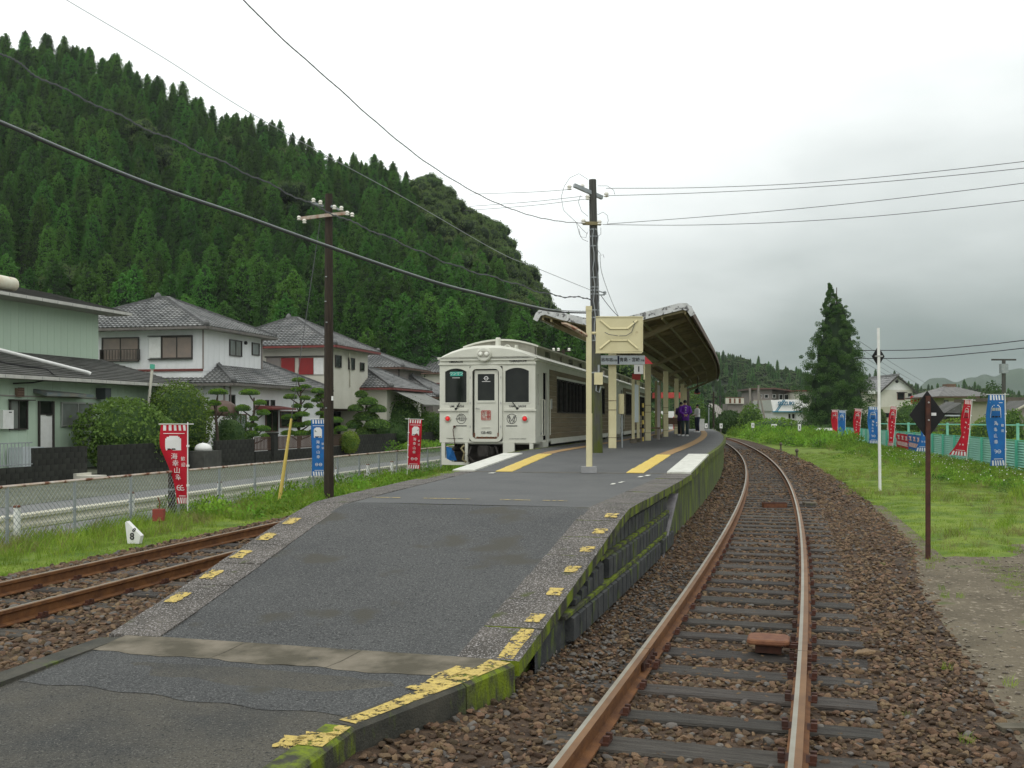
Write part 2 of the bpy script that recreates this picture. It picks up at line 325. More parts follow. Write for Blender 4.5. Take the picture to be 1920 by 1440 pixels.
# ------------------------------------------------------------------ place geometry
def atz(px, py, z): Y = F*(EYE-z)/(py-HOR); return Vector(((px-960)/F*Y, Y, z))
def atY(px, py, Y): return Vector(((px-960)/F*Y, Y, EYE+(HOR-py)/F*Y))
def tX(Y):
    def p(Y): return ((6.604e-6*Y-1.7889e-3)*Y+.324494)*Y-.775088
    if Y <= 75: return p(Y)
    return p(75)+(3*6.604e-6*5625-2*1.7889e-3*75+.324494)*(Y-75)-.0011*(Y-75)**2
def tH(Y): return (tX(Y+.05)-tX(Y-.05))/.1
def tP(Y, d, z=0.):
    h = tH(Y); k = 1/math.hypot(1, h); return Vector((tX(Y)+d*k, Y-d*h*k, z))
def lX(Y): return .237*Y-7.31-(.0009*(Y-40)**2 if Y > 40 else 0)
def lP(Y, d, z=0.):
    h = (lX(Y+.05)-lX(Y-.05))/.1; k = 1/math.hypot(1, h); return Vector((lX(Y)+d*k, Y-d*h*k, z))
TH = math.atan(.237)
def cY(px, c): return 1900*c/(1410.3-px)
def cpt(px, c, z=0.): Y = cY(px, c); return Vector((.237*Y-c, Y, z))
def cw(c, Y, z=0.): return Vector((.237*Y-c, Y, z))
def interp(x, xs, ys): return float(np.interp(x, xs, ys))
def eL(Y): return .237*Y-interp(Y, [7.5, 11.4, 19.2, 24, 200], [4.78, 5.0, 5.5, 5.72, 5.72])-(.0009*(Y-40)**2 if Y > 40 else 0)
PLAT_END = 78.
def eR(Y): return tP(Y, -1.45).x+0.0
def pz(Yc):
    return interp(Yc, [-9, 5, 7.1, 7.3, 10.85, 11.15, 11.6, 18.0, 22.6, 23.2, 999], [.02, .04, .10, .125, .715, .752, .76, .76, .905, .92, .92])
def pPt(Yc, f, dz=0.):
    """point on the platform top: f = 0 left edge .. 1 right edge"""
    YL, YR = Yc+.42, Yc-.42
    a = Vector((eL(YL), YL, 0)); b = Vector((eR(YR)+.07, YR, 0))
    p = a.lerp(b, f); p.z = pz(Yc)+dz; return p
def sheet(name, rows, m, kind='structure', parent=None, smooth=True, **kw):
    mb = MB(); n = len(rows[0]); mb.add([p for r in rows for p in r], [(i*n+j, i*n+j+1, (i+1)*n+j+1, (i+1)*n+j) for i in range(len(rows)-1) for j in range(n-1)])
    return mb.build(name, m, parent, smooth=smooth, kind=kind, **kw)

# ================================================================== ground
def ground_h(x, y):
    r = math.hypot(x, y)
    return -.42-.25*min(1, max(0, (r-120)/200))
rows = []
for y in [-60, -30, -10, 0, 5, 10, 20, 30, 45, 60, 80, 100, 130, 170, 220, 300, 420, 600, 900, 1300, 1800, 2600]:
    rows.append([Vector((x, y, ground_h(x, y))) for x in [-1800, -900, -500, -300, -200, -140, -100, -70, -50, -35, -25, -15, -8, 0, 8, 16, 25, 40, 60, 90, 140, 220, 400, 800, 1500, 2400]])
sheet('ground', rows, LAND)
ys = [-4+i*1.0 for i in range(0, 28)]+[24+i*3. for i in range(0, 26)]
# main track bed (ballast) : from beneath the platform to the right shoulder
def bed_z(d, Y):
    return interp(d, [-1.6, -1.35, -1.0, -.5, .5, 1.5, 1.9, 2.4, 3.2], [-.06, -.09, -.135, -.165, -.165, -.15, -.16, -.24, -.36])
def bed_z2(d, Y):     # flatter on the near right, where it runs into the gravel lot
    k = interp(Y, [12, 16], [1, 0]); return bed_z(d, Y)*(1-k)+k*interp(d, [-1.6, -1.35, -1.0, -.5, .5, 1.4, 1.65, 1.95, 5.5], [-.06, -.09, -.135, -.165, -.165, -.155, -.175, -.225, -.30])
sheet('track_bed', [[tP(Y, d, bed_z2(d, Y)) for d in (-1.75, -1.35, -1., -.7, -.5, 0, .5, 1., 1.5, 1.9, 2.2, 2.6, 3.2)] for Y in ys], DIRT)
def lbed(d): return interp(d, [-2.3, -1.9, -1.3, -.5, .5, 1.3, 2.6], [-.33, -.24, -.175, -.165, -.165, -.16, -.10])
sheet('side_track_bed', [[lP(Y, d, lbed(d)) for d in (-2.3, -1.9, -1.5, -1.1, -.6, 0, .6, 1.1, 1.6, 2.2, 2.75)] for Y in [-4+i*2 for i in range(0, 50)]], DIRT)
# left verge, road, far verge, house plots  (strips parallel to the side track)
cs = [(9.25, -.30), (9.7, -.255), (10.6, -.26), (11.6, -.30), (12.6, -.37)]
sheet('grass_verge', [[cw(c+.02*math.sin(Y*3), Y, z) for c, z in cs] for Y in [0+i*1.5 for i in range(0, 75)]], GRASSB)
sheet('road', [[cw(c, Y, -.365) for c in (12.5, 15, 17.6)] for Y in range(-8, 140, 4)], ROADM)
sheet('roadside_verge', [[cw(c, Y, -.355) for c in (17.5, 20, 23.6)] for Y in range(-8, 140, 4)], SOILG)
sheet('house_plots', [[cw(c, Y, -.25) for c in (23.5, 30, 60)] for Y in range(0, 120, 4)], SOILG)
# right field and gravel lot
FD = [2.25, 3.0, 4., 5.5, 7.5, 10, 14, 20, 30]
def field_z(x, y, d): return interp(d, [2.0, 3, 5, 9, 14, 40], [-.235, -.17, -.14, -.07, 0, .05])
sheet('gravel_lot', [[tP(Y, d, interp(d, [1.7, 2.0, 3, 6, 12, 40], [-.21, -.197, -.195, -.17, -.10, 0])) for d in (1.55, 1.8, 2.1, 3, 4, 5.5, 8, 12, 18, 26)] for Y in [-4, -1, 2, 4, 6, 8, 10, 12, 14, 16, 18, 20, 23]], LOT)
LOTB = [(-9, 99), (13.2, 99), (13.3, 1.2), (14.2, 1.6), (15.3, 4.2), (16.3, 5.0), (17.8, 5.4), (19.0, 6.0), (19.8, 8.5), (20.6, 14), (24, 40)]
def is_lot(x, y):
    d = (x-tX(y))*.955
    if y < 13.4: return True
    if y > 21.5: return False
    # grass tongue: between ballast and a boundary curving right
    return d > interp(y, [13.4, 14.6, 15.6, 17, 18.6, 19.6, 21.4], [2.2, 3.4, 4.0, 4.5, 5.2, 7.0, 30]) + .25*math.sin(x*2.1+y*1.7)+.12*math.sin(x*7+y*5)
mb = MB(); vid = {}
gx = np.arange(2, 62, .35); gy = np.arange(13.2, 34, .35)
def fz(x, y): return field_z(x, y, (x-tX(y))*.955)
def vtx(i, j):
    if (i, j) not in vid:
        x, y = gx[i], gy[j]; vid[(i, j)] = len(mb.v)
        l = is_lot(x, y)
        mb.v.append((x, y, interp((x-tX(y))*.955, [2.0, 3, 6, 12, 40], [-.20, -.195, -.17, -.10, 0])-.02 if l else fz(x, y)+.012))
    return vid[(i, j)]
for i in range(len(gx)-1):
    for j in range(len(gy)-1):
        x, y = gx[i], gy[j]
        if (x-tX(y))*.955 < 2.1: continue
        mb.f.append((vtx(i, j), vtx(i+1, j), vtx(i+1, j+1), vtx(i, j+1))); mb.mi.append(0)
struct('grass_field', mb, GRASSB, smooth=True)
sheet('grass_field', [[Vector((tP(Y, 2.2).x if d == 2.2 else tP(Y, 2.2).x+(d-2.2)*1.05, Y, interp(d, [2.2, 3, 5, 9, 14, 40, 90], [-.235, -.17, -.14, -.07, 0, .05, .05])+.006)) for d in (2.2, 2.6, 3.2, 4.5, 6.5, 9, 12, 16, 24, 36, 60, 90)] for Y in [33.6+i*3 for i in range(0, 36)]], GRASSB)

# ================================================================== GN scatter
def scatter(name, pts, rot, scl, idx, sources, kind='stuff', **kw):
    pts = np.asarray(pts, dtype=np.float32); me = bpy.data.meshes.new(name); n = len(pts); me.vertices.add(n); me.vertices.foreach_set('co', pts.ravel())
    a = me.attributes.new('rot', 'FLOAT_VECTOR', 'POINT'); a.data.foreach_set('vector', np.asarray(rot, dtype=np.float32).ravel())
    a = me.attributes.new('scl', 'FLOAT_VECTOR', 'POINT'); s = np.asarray(scl, dtype=np.float32); s = np.repeat(s[:, None], 3, 1) if s.ndim == 1 else s
    a.data.foreach_set('vector', s.ravel())
    g = bpy.data.node_groups.new(name, 'GeometryNodeTree')
    g.interface.new_socket('Geometry', in_out='INPUT', socket_type='NodeSocketGeometry'); g.interface.new_socket('Geometry', in_out='OUTPUT', socket_type='NodeSocketGeometry')
    gi = g.nodes.new('NodeGroupInput'); go = g.nodes.new('NodeGroupOutput'); j = g.nodes.new('GeometryNodeJoinGeometry')
    ra = g.nodes.new('GeometryNodeInputNamedAttribute'); ra.data_type = 'FLOAT_VECTOR'; ra.inputs['Name'].default_value = 'rot'
    sa = g.nodes.new('GeometryNodeInputNamedAttribute'); sa.data_type = 'FLOAT_VECTOR'; sa.inputs['Name'].default_value = 'scl'
    for k, src in enumerate(sources):
        at = me.attributes.new('k%d' % k, 'BOOLEAN', 'POINT'); at.data.foreach_set('value', (np.asarray(idx) == k))
        ka = g.nodes.new('GeometryNodeInputNamedAttribute'); ka.data_type = 'BOOLEAN'; ka.inputs['Name'].default_value = 'k%d' % k
        oi = g.nodes.new('GeometryNodeObjectInfo'); oi.inputs['Object'].default_value = src
        ip = g.nodes.new('GeometryNodeInstanceOnPoints')
        g.links.new(gi.outputs[0], ip.inputs['Points']); g.links.new(ka.outputs['Attribute'], ip.inputs['Selection']); g.links.new(oi.outputs['Geometry'], ip.inputs['Instance'])
        g.links.new(ra.outputs['Attribute'], ip.inputs['Rotation']); g.links.new(sa.outputs['Attribute'], ip.inputs['Scale']); g.links.new(ip.outputs[0], j.inputs[0])
    g.links.new(j.outputs[0], go.inputs[0])
    o = link(name, me, kind=kind, **kw); md = o.modifiers.new('scatter', 'NODES'); md.node_group = g
    return o
def src(name, me): return bpy.data.objects.new(name, me)     # never linked: only a source of instances
def ico_stone(seed, m, flat=.62, sub=1):
    bm = bmesh.new(); bmesh.ops.create_icosphere(bm, subdivisions=sub, radius=1.)
    r = np.random.default_rng(seed); dirs = r.normal(size=(13, 3)); dirs /= np.linalg.norm(dirs, axis=1)[:, None]; cut = r.uniform(.45, .88, 13)
    for v in bm.verts:
        p = np.array(v.co)
        for d, c in zip(dirs, cut):
            t = p @ d
            if t > c: p = p-d*(t-c)
        v.co = Vector(p*np.array([1.15, .85, flat]))*(1+r.uniform(-.06, .06))
    me = bpy.data.meshes.new('stone'); bm.to_mesh(me); bm.free(); me.materials.append(m); return me
stones = [src('stone_source', ico_stone(i, STONE if i < 7 else STONEG, .55+.05*(i % 4), 2)) for i in range(9)]
pebbles = [src('pebble_source', ico_stone(20+i, STONEP, .5, 1)) for i in range(4)]
def scat_band(fn, y0, y1, d0, d1, dens, smin, smax, wts, zoff=0., keep=None):
    area = (y1-y0)*(d1-d0); n = int(area*dens); Y = rng.uniform(y0, y1, n); D = rng.uniform(d0, d1, n)
    P = []; S = []; I = []
    for y, d in zip(Y, D):
        p = fn(y, d)
        if keep and not keep(p, y, d): continue
        s = smin+(smax-smin)*rng.random()**2.2
        P.append((p.x, p.y, p.z+zoff+s*.25)); S.append(s); I.append(rng.choice(len(wts), p=wts))
    return P, S, I
W9 = np.array([1.3, 1.3, 1.3, 1.3, 1.3, 1.3, 1.3, .35, .35]); W9 /= W9.sum()
WG = np.array([.5]*7+[2.6, 2.6]); WG /= WG.sum()
SLY = []
_y = 3.9
while _y < 100: SLY.append(_y); _y += .60+random.uniform(-.03, .03)
SLC = [random.choice([.05, .10, .16, .3, .5]) for _ in SLY]
def off_sleeper(y, d):      # few stones lie on top of the sleepers
    if abs(d) > 1.06 or y > 24: return True
    yy = y+d*tH(y)*.0; i = np.searchsorted(SLY, yy); m = min(abs(yy-SLY[j]) for j in (max(0, i-1), min(len(SLY)-1, i)))
    return m > .074 or rng.random() < (SLC[min(i, len(SLC)-1)]*interp(y, [10, 14, 20], [1, 1.6, 3]) if abs(d) < .56 else .5)
P, S, I = [], [], []
def addb(r):
    P.extend(r[0]); S.extend(r[1]); I.extend(r[2])
main = lambda y, d: tP(y, d, bed_z2(d, y))
for (y0, y1, de, a, b) in ((3.0, 7.5, 700, .013, .040), (7.5, 13, 520, .014, .038), (13, 22, 240, .020, .042), (22, 38, 70, .03, .06), (38, 62, 20, .05, .10)):
    addb(scat_band(main, y0, y1, -1.38, 2.25, de, a, b, W9, keep=lambda p, y, d: off_sleeper(y, d) and (y > 14.5 or rng.random() < interp(d+.12*math.sin(y*2.1)+.08*math.sin(y*5), [1.5, 1.75, 2.1], [1, .5, .22]))))
addb(scat_band(main, 3.0, 14, 2.2, 4.2, 230, .016, .045, W9, keep=lambda p, y, d: rng.random() < interp(d+.25*math.sin(y*1.3), [2.2, 2.7, 3.4, 4.2], [.25, .12, .05, .02])))
addb(scat_band(main, 6.6, 12.5, -1.42, -.72, 260, .014, .026, WG, zoff=.02))
addb(scat_band(lambda y, d: tP(y, d, bed_z2(d, y)), 3.2, 6.4, -2.5, -1.3, 500, .018, .040, W9, keep=lambda p, y, d: p.x > np.interp(p.y, [1, 3.5, 4.7, 5.55, 6.72], [-2.0, -1.32, -.99, -.70, -.05])))
left = lambda y, d: lP(y, d, lbed(d))
addb(scat_band(left, 5.5, 14, -1.9, 2.6, 330, .022, .050, W9, keep=lambda p, y, d: p.x < eL(p.y)-.05))
addb(scat_band(left, 14, 24, -1.9, 1.6, 110, .03, .055, W9, keep=lambda p, y, d: p.x < eL(p.y)-.05))
n = len(P); rot = np.c_[rng.uniform(-.5, .5, n), rng.uniform(-.5, .5, n), rng.uniform(0, 6.28, n)]
scatter('ballast', P, rot, S, I, stones, label='brown and grey ballast stones around the rails', group=None)
# pebbles on the gravel lot
P, S, I = [], [], []
addb(scat_band(lambda y, d: tP(y, d, interp(d, [2.0, 3, 6, 12, 40], [-.20, -.195, -.17, -.10, 0])), 4, 21.5, 1.6, 11, 95, .008, .030, [.25]*4, keep=lambda p, y, d: is_lot(p.x, p.y) and rng.random() < (.35+.65*(math.sin(p.x*.9+p.y*.6) > -.2))))
n = len(P); scatter('gravel', P, np.c_[np.zeros(n), np.zeros(n), rng.uniform(0, 6.28, n)], S, I, pebbles, label='loose pale pebbles over the gravel lot')
# ================================================================== platform
plat = thing('station_platform', pPt(20, .5), 'island platform with a sloping asphalt ramp and mossy stone edge', 'platform')
PM = inv(plat)
def psheet(name, rows, m, parent=plat, M=PM, label=None, kind=None, thick=0.):
    mb = MB(M); n = len(rows[0])
    mb.add([p for r in rows for p in r], [(i*n+j, i*n+j+1, (i+1)*n+j+1, (i+1)*n+j) for i in range(len(rows)-1) for j in range(n-1)])
    return mb.build(name, m, parent, smooth=True, label=label, kind=kind)
KPX, KPY = [-2.6, -1.62, -1.10, -.86, -.30, -.02], [-3, 3.2, 4.62, 5.45, 6.25, 6.68]
def pathPt(Yc, f, dz=0.):
    YL, YR = Yc+.42, Yc-.42
    a = Vector((eL(YL), YL, 0)); b = Vector((interp(YR, KPY, KPX), YR, 0)); p = a.lerp(b, f); p.z = pz(Yc)+dz+.012*math.sin(3*f+Yc)*(1 if Yc < 6.4 else 0); return p
fr = lambda a, b, n: [a+(b-a)*i/(n-1) for i in range(n)]
psheet('near_path', [[pathPt(Y, f, -.0015 if Y > 5.9 else 0) for f in fr(0.02, .995, 10)] for Y in fr(-3, 7.12, 26)], ASPH2)
psheet('path_patch', [[pathPt(Y+.03*math.sin(f*7)+.02*math.sin(f*31), f, .001) for f in fr(0.06, .965, 40)] for Y in fr(5.98, 6.78, 4)], ASPH)
for a, b in ((.04, .36), (.362, .655), (.657, .985)):
    psheet('concrete_slab', [[pathPt(Y+(.02*math.sin(f*23)+.01*math.sin(f*71) if Y < 6.8 else 0), f, .0035) for f in fr(a, b, 14)] for Y in (6.74, 6.9, 7.17)], CONC)
cw_ = lambda Yc: .42/(pPt(Yc, 1)-pPt(Yc, 0)).length
psheet('ramp_surface', [[pPt(Y, f, .004*math.sin(f*5+Y*1.3)) for f in fr(cw_(Y)-.012, 1-cw_(Y)+.012, 9)] for Y in fr(7.15, 11.36, 22)], ASPH)
psheet('platform_surface', [[pPt(Y, f, .001) for f in fr(cw_(Y)-.012, 1-cw_(Y)+.012, 9)] for Y in fr(11.36, 17.97, 12)], ASPH3)
psheet('raised_surface', [[pPt(Y, f, .002) for f in fr(.012, .985, 9)] for Y in fr(17.97, 23.2, 8)+[23.2+i*2.2 for i in range(1, 26)]], ASPH3)
psheet('edge_seam', [[pPt(Y, f, .005) for f in fr(.02, .97, 9)] for Y in (17.90, 18.02)], CONC)
def slab(name, y0, y1, f0, f1, m, top=0., th=.10, parent=plat, M=PM, fn=pPt, label=None, over=0., side=None):
    mb = MB(M); vs = []
    for dz in (top-th, top):
        for (y, f) in ((y0, f0), (y0, f1), (y1, f1), (y1, f0)): vs.append(fn(y, f, dz))
    mb.add(vs, [(0, 3, 2, 1), (4, 5, 6, 7), (0, 1, 5, 4), (1, 2, 6, 5), (2, 3, 7, 6), (3, 0, 4, 7)])
    if side: mb.mi = [0, 0, 1, 1, 1, 1]; m = [m, side]
    return mb.build(name, m, parent, label=label)
def paint(y0, y1, f0, f1, m=YEL, name='yellow_mark', fn=pPt, dz=.007, jag=.0):
    mb = MB(PM); n = 7; L = [fn(y0+(y1-y0)*i/(n-1), f0+random.uniform(-jag, jag), dz) for i in range(n)]; Rr = [fn(y0+(y1-y0)*i/(n-1), f1+random.uniform(-jag, jag), dz) for i in range(n)]
    mb.add(L+Rr, [(i, n+i, n+i+1, i+1) for i in range(n-1)]); return mb.build(name, m, plat)
# coping stones, each its own piece; down the ramp and along the lower platform
y = 7.15; i = 0
bounds = []
while y < 17.9:
    bounds.append((y, min(y+.575, 17.94))); y += .585
bounds2 = [bounds[0]]
for k, (a, b) in enumerate(bounds):
    j = random.uniform(-.004, .004); c = cw_((a+b)/2)
    o1 = slab('coping_stone', a, b, 1-c+.004, 1.012, COPE, top=.006+j, side=KERBM); o2 = slab('coping_stone', a, b, -.008, c-.004, COPE, top=.006-j)
    if k < 7:
        paint(a+(.10 if k else .02), a+(.27 if k else .56), 1-.040, 1-.004, jag=.003, dz=.0125+j)
    if 1 <= k < 6: paint(a+.12, a+.36, .006, .044, jag=.004, dz=.0125-j)
y = 23.3
while y < 77:
    slab('edge_kerb', y, y+1.75, .986, 1.006, KERBM, top=.008, th=.12); slab('edge_kerb', y, y+1.75, -.006, .012, KERBM, top=.008, th=.12); y += 1.8
for a in (18.0, 19.77, 21.5):   # kerb under the slope beyond the white blocks
    slab('edge_kerb', a, a+1.72, .94, 1.006, KERBM, top=.003, th=.12)
# white blocks and tactile strips
slab('white_ramp_block', 18.02, 22.75, .908, 1.004, WHT, top=.035, th=.10); slab('white_ramp_block', 18.02, 22.75, .0, .095, WHT, top=.03, th=.10)
for s in (0, 1):
    for k in range(5):
        a = 18.03+.94*k; w0 = .80; w1 = 1.10
        W = (pPt(a, 1)-pPt(a, 0)).length; f0, f1 = (w0/W, w1/W) if s == 0 else (1-w1/W, 1-w0/W)
        o = slab('tactile_paving', a, a+.93, f0, f1, YELT, top=.014, th=.02)
        mb = MB(PM)
        for q in range(4):
            fa = f0+(f1-f0)*(.14+.22*q); mb.add([pPt(a+.02, fa, .0185), pPt(a+.02, fa+.007, .0185), pPt(a+.91, fa+.007, .0185), pPt(a+.91, fa, .0185)], [(0, 1, 2, 3)])
        mb.build('ridge', YELT, o)
    mb = MB(PM); prev = None
    y = 22.78
    while y < 74:
        b = min(y+1.19, 75)
        vs = []
        for yy in (y, b):
            W = (pPt(yy, 1)-pPt(yy, 0)).length; f0, f1 = (.80/W, 1.10/W) if s == 0 else (1-1.10/W, 1-.80/W)
            vs += [pPt(yy, f0, .012), pPt(yy, f1, .012)]
        m2 = MB(PM); m2.add(vs, [(0, 1, 3, 2)]); m2.build('tactile_strip', OCHRE, plat); y += 1.2
# worn white dashes and faded yellow line
for (a, b, f0, f1) in ((17.1, 17.45, .84, .858), (16.75, 17.05, .825, .842), (15.3, 15.6, .80, .815), (14.9, 15.2, .785, .80), (17.4, 17.7, .185, .21)):
    paint(a, b, f0, f1, WHT, 'white_mark', dz=.009, jag=.004)
for f0, f1 in ((.12, .22), (.30, .46), (.56, .66), (.70, .78)): paint(11.95, 12.0, f0, f1, YEL, 'faded_line', dz=.009)
# retaining wall below the edges
def wall_rows(f, inset, y0, y1, step):
    rows = []; y = y0
    while y <= y1+.01:
        p = pPt(y, f); q = pPt(y, .5); d = (q-p); d.z = 0; d.normalize(); p = p+d*inset
        rows.append([Vector((p.x, p.y, p.z-.05)), Vector((p.x, p.y, min(p.z-.10, .5))), Vector((p.x, p.y, min(p.z-.2, .1))), Vector((p.x, p.y, -.34))]); y += step
    return rows
psheet('side_wall', wall_rows(1, .06, 7.1, 78.2, .9), WALLM)
psheet('side_wall', wall_rows(0, .06, 7.1, 78.2, .9), WALLM)
e0, e1 = pPt(78.2, 0), pPt(78.2, 1)
psheet('end_wall', [[e0, e1], [Vector((e0.x, e0.y, -.3)), Vector((e1.x, e1.y, -.3))]], WALLM)
def out_pt(Y, off, z):   # Y = world Y on the right edge
    p = Vector((eR(Y)+.07, Y, z)); h = tH(Y); k = 1/math.hypot(1, h); return p+Vector((k, -h*k, 0))*off
blockm = []
Y = 7.15
nblk = 0
while Y < 14.3:
    for (z0, z1, off) in ((.425, .635, -.045), (.185, .395, .012), (-.06, .155, .055)):
        top = pz(Y+.42+.1)-.125
        if z0 > top-.07 or (z0 < 0 and Y < 7.9): continue
        zt = min(z1, top); mb = MB(PM); w_ = .226; vs = []
        for (o_, ins, zz0, zz1) in ((off-.05, 0, z0, zt), (off+.022, .012, z0+.005, zt-.03)):
            for (yy, zz) in ((Y+ins, zz0), (Y+w_-ins, zz0), (Y+w_-ins, zz1), (Y+ins, zz1)): vs.append(out_pt(yy, o_, zz))
        mb.add(vs, [(4, 5, 6, 7), (0, 1, 5, 4), (1, 2, 6, 5), (2, 3, 7, 6), (3, 0, 4, 7)])
        if random.random() > .03: mb.build('facing_block', BLKM, plat); nblk += 1
    Y += .235
for (z0, off, y1) in ((.405, .015, 14.4), (.165, .06, 14.4)):    # ledges between the courses, and the recessed wall behind
    ya = {.405: 9.45, .165: 7.9}[z0]; mb = MB(PM); vs = []; ys_ = fr(ya, y1, 12)
    for yy in ys_: vs += [out_pt(yy, -.07, z0-.015), out_pt(yy, off, z0-.015), out_pt(yy, off, z0+.015), out_pt(yy, -.07, z0+.015)]
    mb.loft([vs[i*4:i*4+4] for i in range(len(ys_))]); mb.build('ledge', KERBM, plat)
for (za, zb, off, ya) in ((-.30, .15, .01, 7.2), (.15, .39, -.03, 7.9)):
    psheet('wall_course', [[out_pt(yy, off, min(zb, pz(yy+.42)-.09)), out_pt(yy, off, za)] for yy in fr(ya, 14.4, 16)]+[[out_pt(14.42, -.06, zb), out_pt(14.42, -.06, za)]], BLKM)
mb = MB(PM)                       # rough concrete haunch lying diagonally down the wall
mb.loft([[out_pt(y_+a, o_, z_+c) for (a, o_, c) in ((-.13, -.06, -.02), (-.10, .06, .02), (.08, .07, .03), (.13, -.06, .02))] for (y_, o_, z_) in ((13.3, 0, -.15), (13.7, 0, .06), (14.15, 0, .24), (14.6, 0, .42), (15.0, 0, .58))])
mb.build('concrete_haunch', mat('grey_haunch', (.16, .15, .16), (.24, .23, .24), scale=6, rough=.8, bump=.5, bscale=30), plat)
# near kerb, one stone at a time
KS = [((-.02, 6.70), (-.315, 6.235)), ((-.32, 6.225), (-.875, 5.44)), ((-.88, 5.43), (-1.10, 4.635)), ((-1.105, 4.62), (-1.42, 3.72)), ((-1.425, 3.71), (-1.7, 2.9)), ((-1.7, 2.88), (-2.1, 1.0))]
for k, (a, b) in enumerate(KS):
    a = Vector((*a, 0)); b = Vector((*b, 0)); d = (b-a).normalized(); nrm = Vector((-d.y, d.x, 0)); nrm = nrm if nrm.x > 0 else -nrm
    ZA = interp(a.y, [3, 5, 6.7], [.03, .055, .10]); ZB = interp(b.y, [3, 5, 6.7], [.03, .055, .10])
    prof = lambda p, z: [p-nrm*.13+Vector((0, 0, z)), p+nrm*.02+Vector((0, 0, z)), p+nrm*.045+Vector((0, 0, z-.02)), p+nrm*.05+Vector((0, 0, -.22)), p-nrm*.13+Vector((0, 0, -.22))]
    mb = MB(PM); mb.loft([prof(a, ZA+.008), prof(b, ZB+.008)]); ks = mb.build('kerb_stone', KERBM if k in (0, 2, 4) else KERB, plat)
    def kp(t, o): p = a.lerp(b, t)+nrm*o; return Vector((p.x, p.y, ZA+(ZB-ZA)*t+.013))
    segs = {0: [(0.02, .98, -.13, .02), (.45, 1., -.24, -.12)], 1: [(0., .28, -.20, .02), (.26, .97, -.10, .02)], 2: [(.02, .22, -.04, .03), (.18, .42, -.16, .02), (.28, .50, -.24, -.12)], 3: [(.05, .3, -.14, .02)], 4: [(.3, .8, -.1, .02)], 5: []}[k]
    for (t0, t1, o0, o1) in segs:
        mb = MB(PM); n = 6; L = [kp(t0+(t1-t0)*q/5, o0+random.uniform(-.018, .018)) for q in range(n)]; Q = [kp(t0+(t1-t0)*q/5, o1) for q in range(n)]
        mb.add(L+Q, [(q, n+q, n+q+1, q+1) for q in range(n-1)]); mb.build('yellow_mark', YEL, plat)
a, b = Vector((eL(7.5), 7.5, .09)), Vector((eL(1.0), 1.0, .03))      # kerb on the left of the near path
for k in range(5):
    p = a.lerp(b, k/5); q = a.lerp(b, (k+.985)/5); mb = MB(PM)
    mb.loft([[v+Vector((o, 0, z)) for (o, z) in ((-.07, -.3), (-.05, .012), (.13, .012), (.13, -.3))] for v in (p, q)]); mb.build('kerb_stone', KERB, plat)

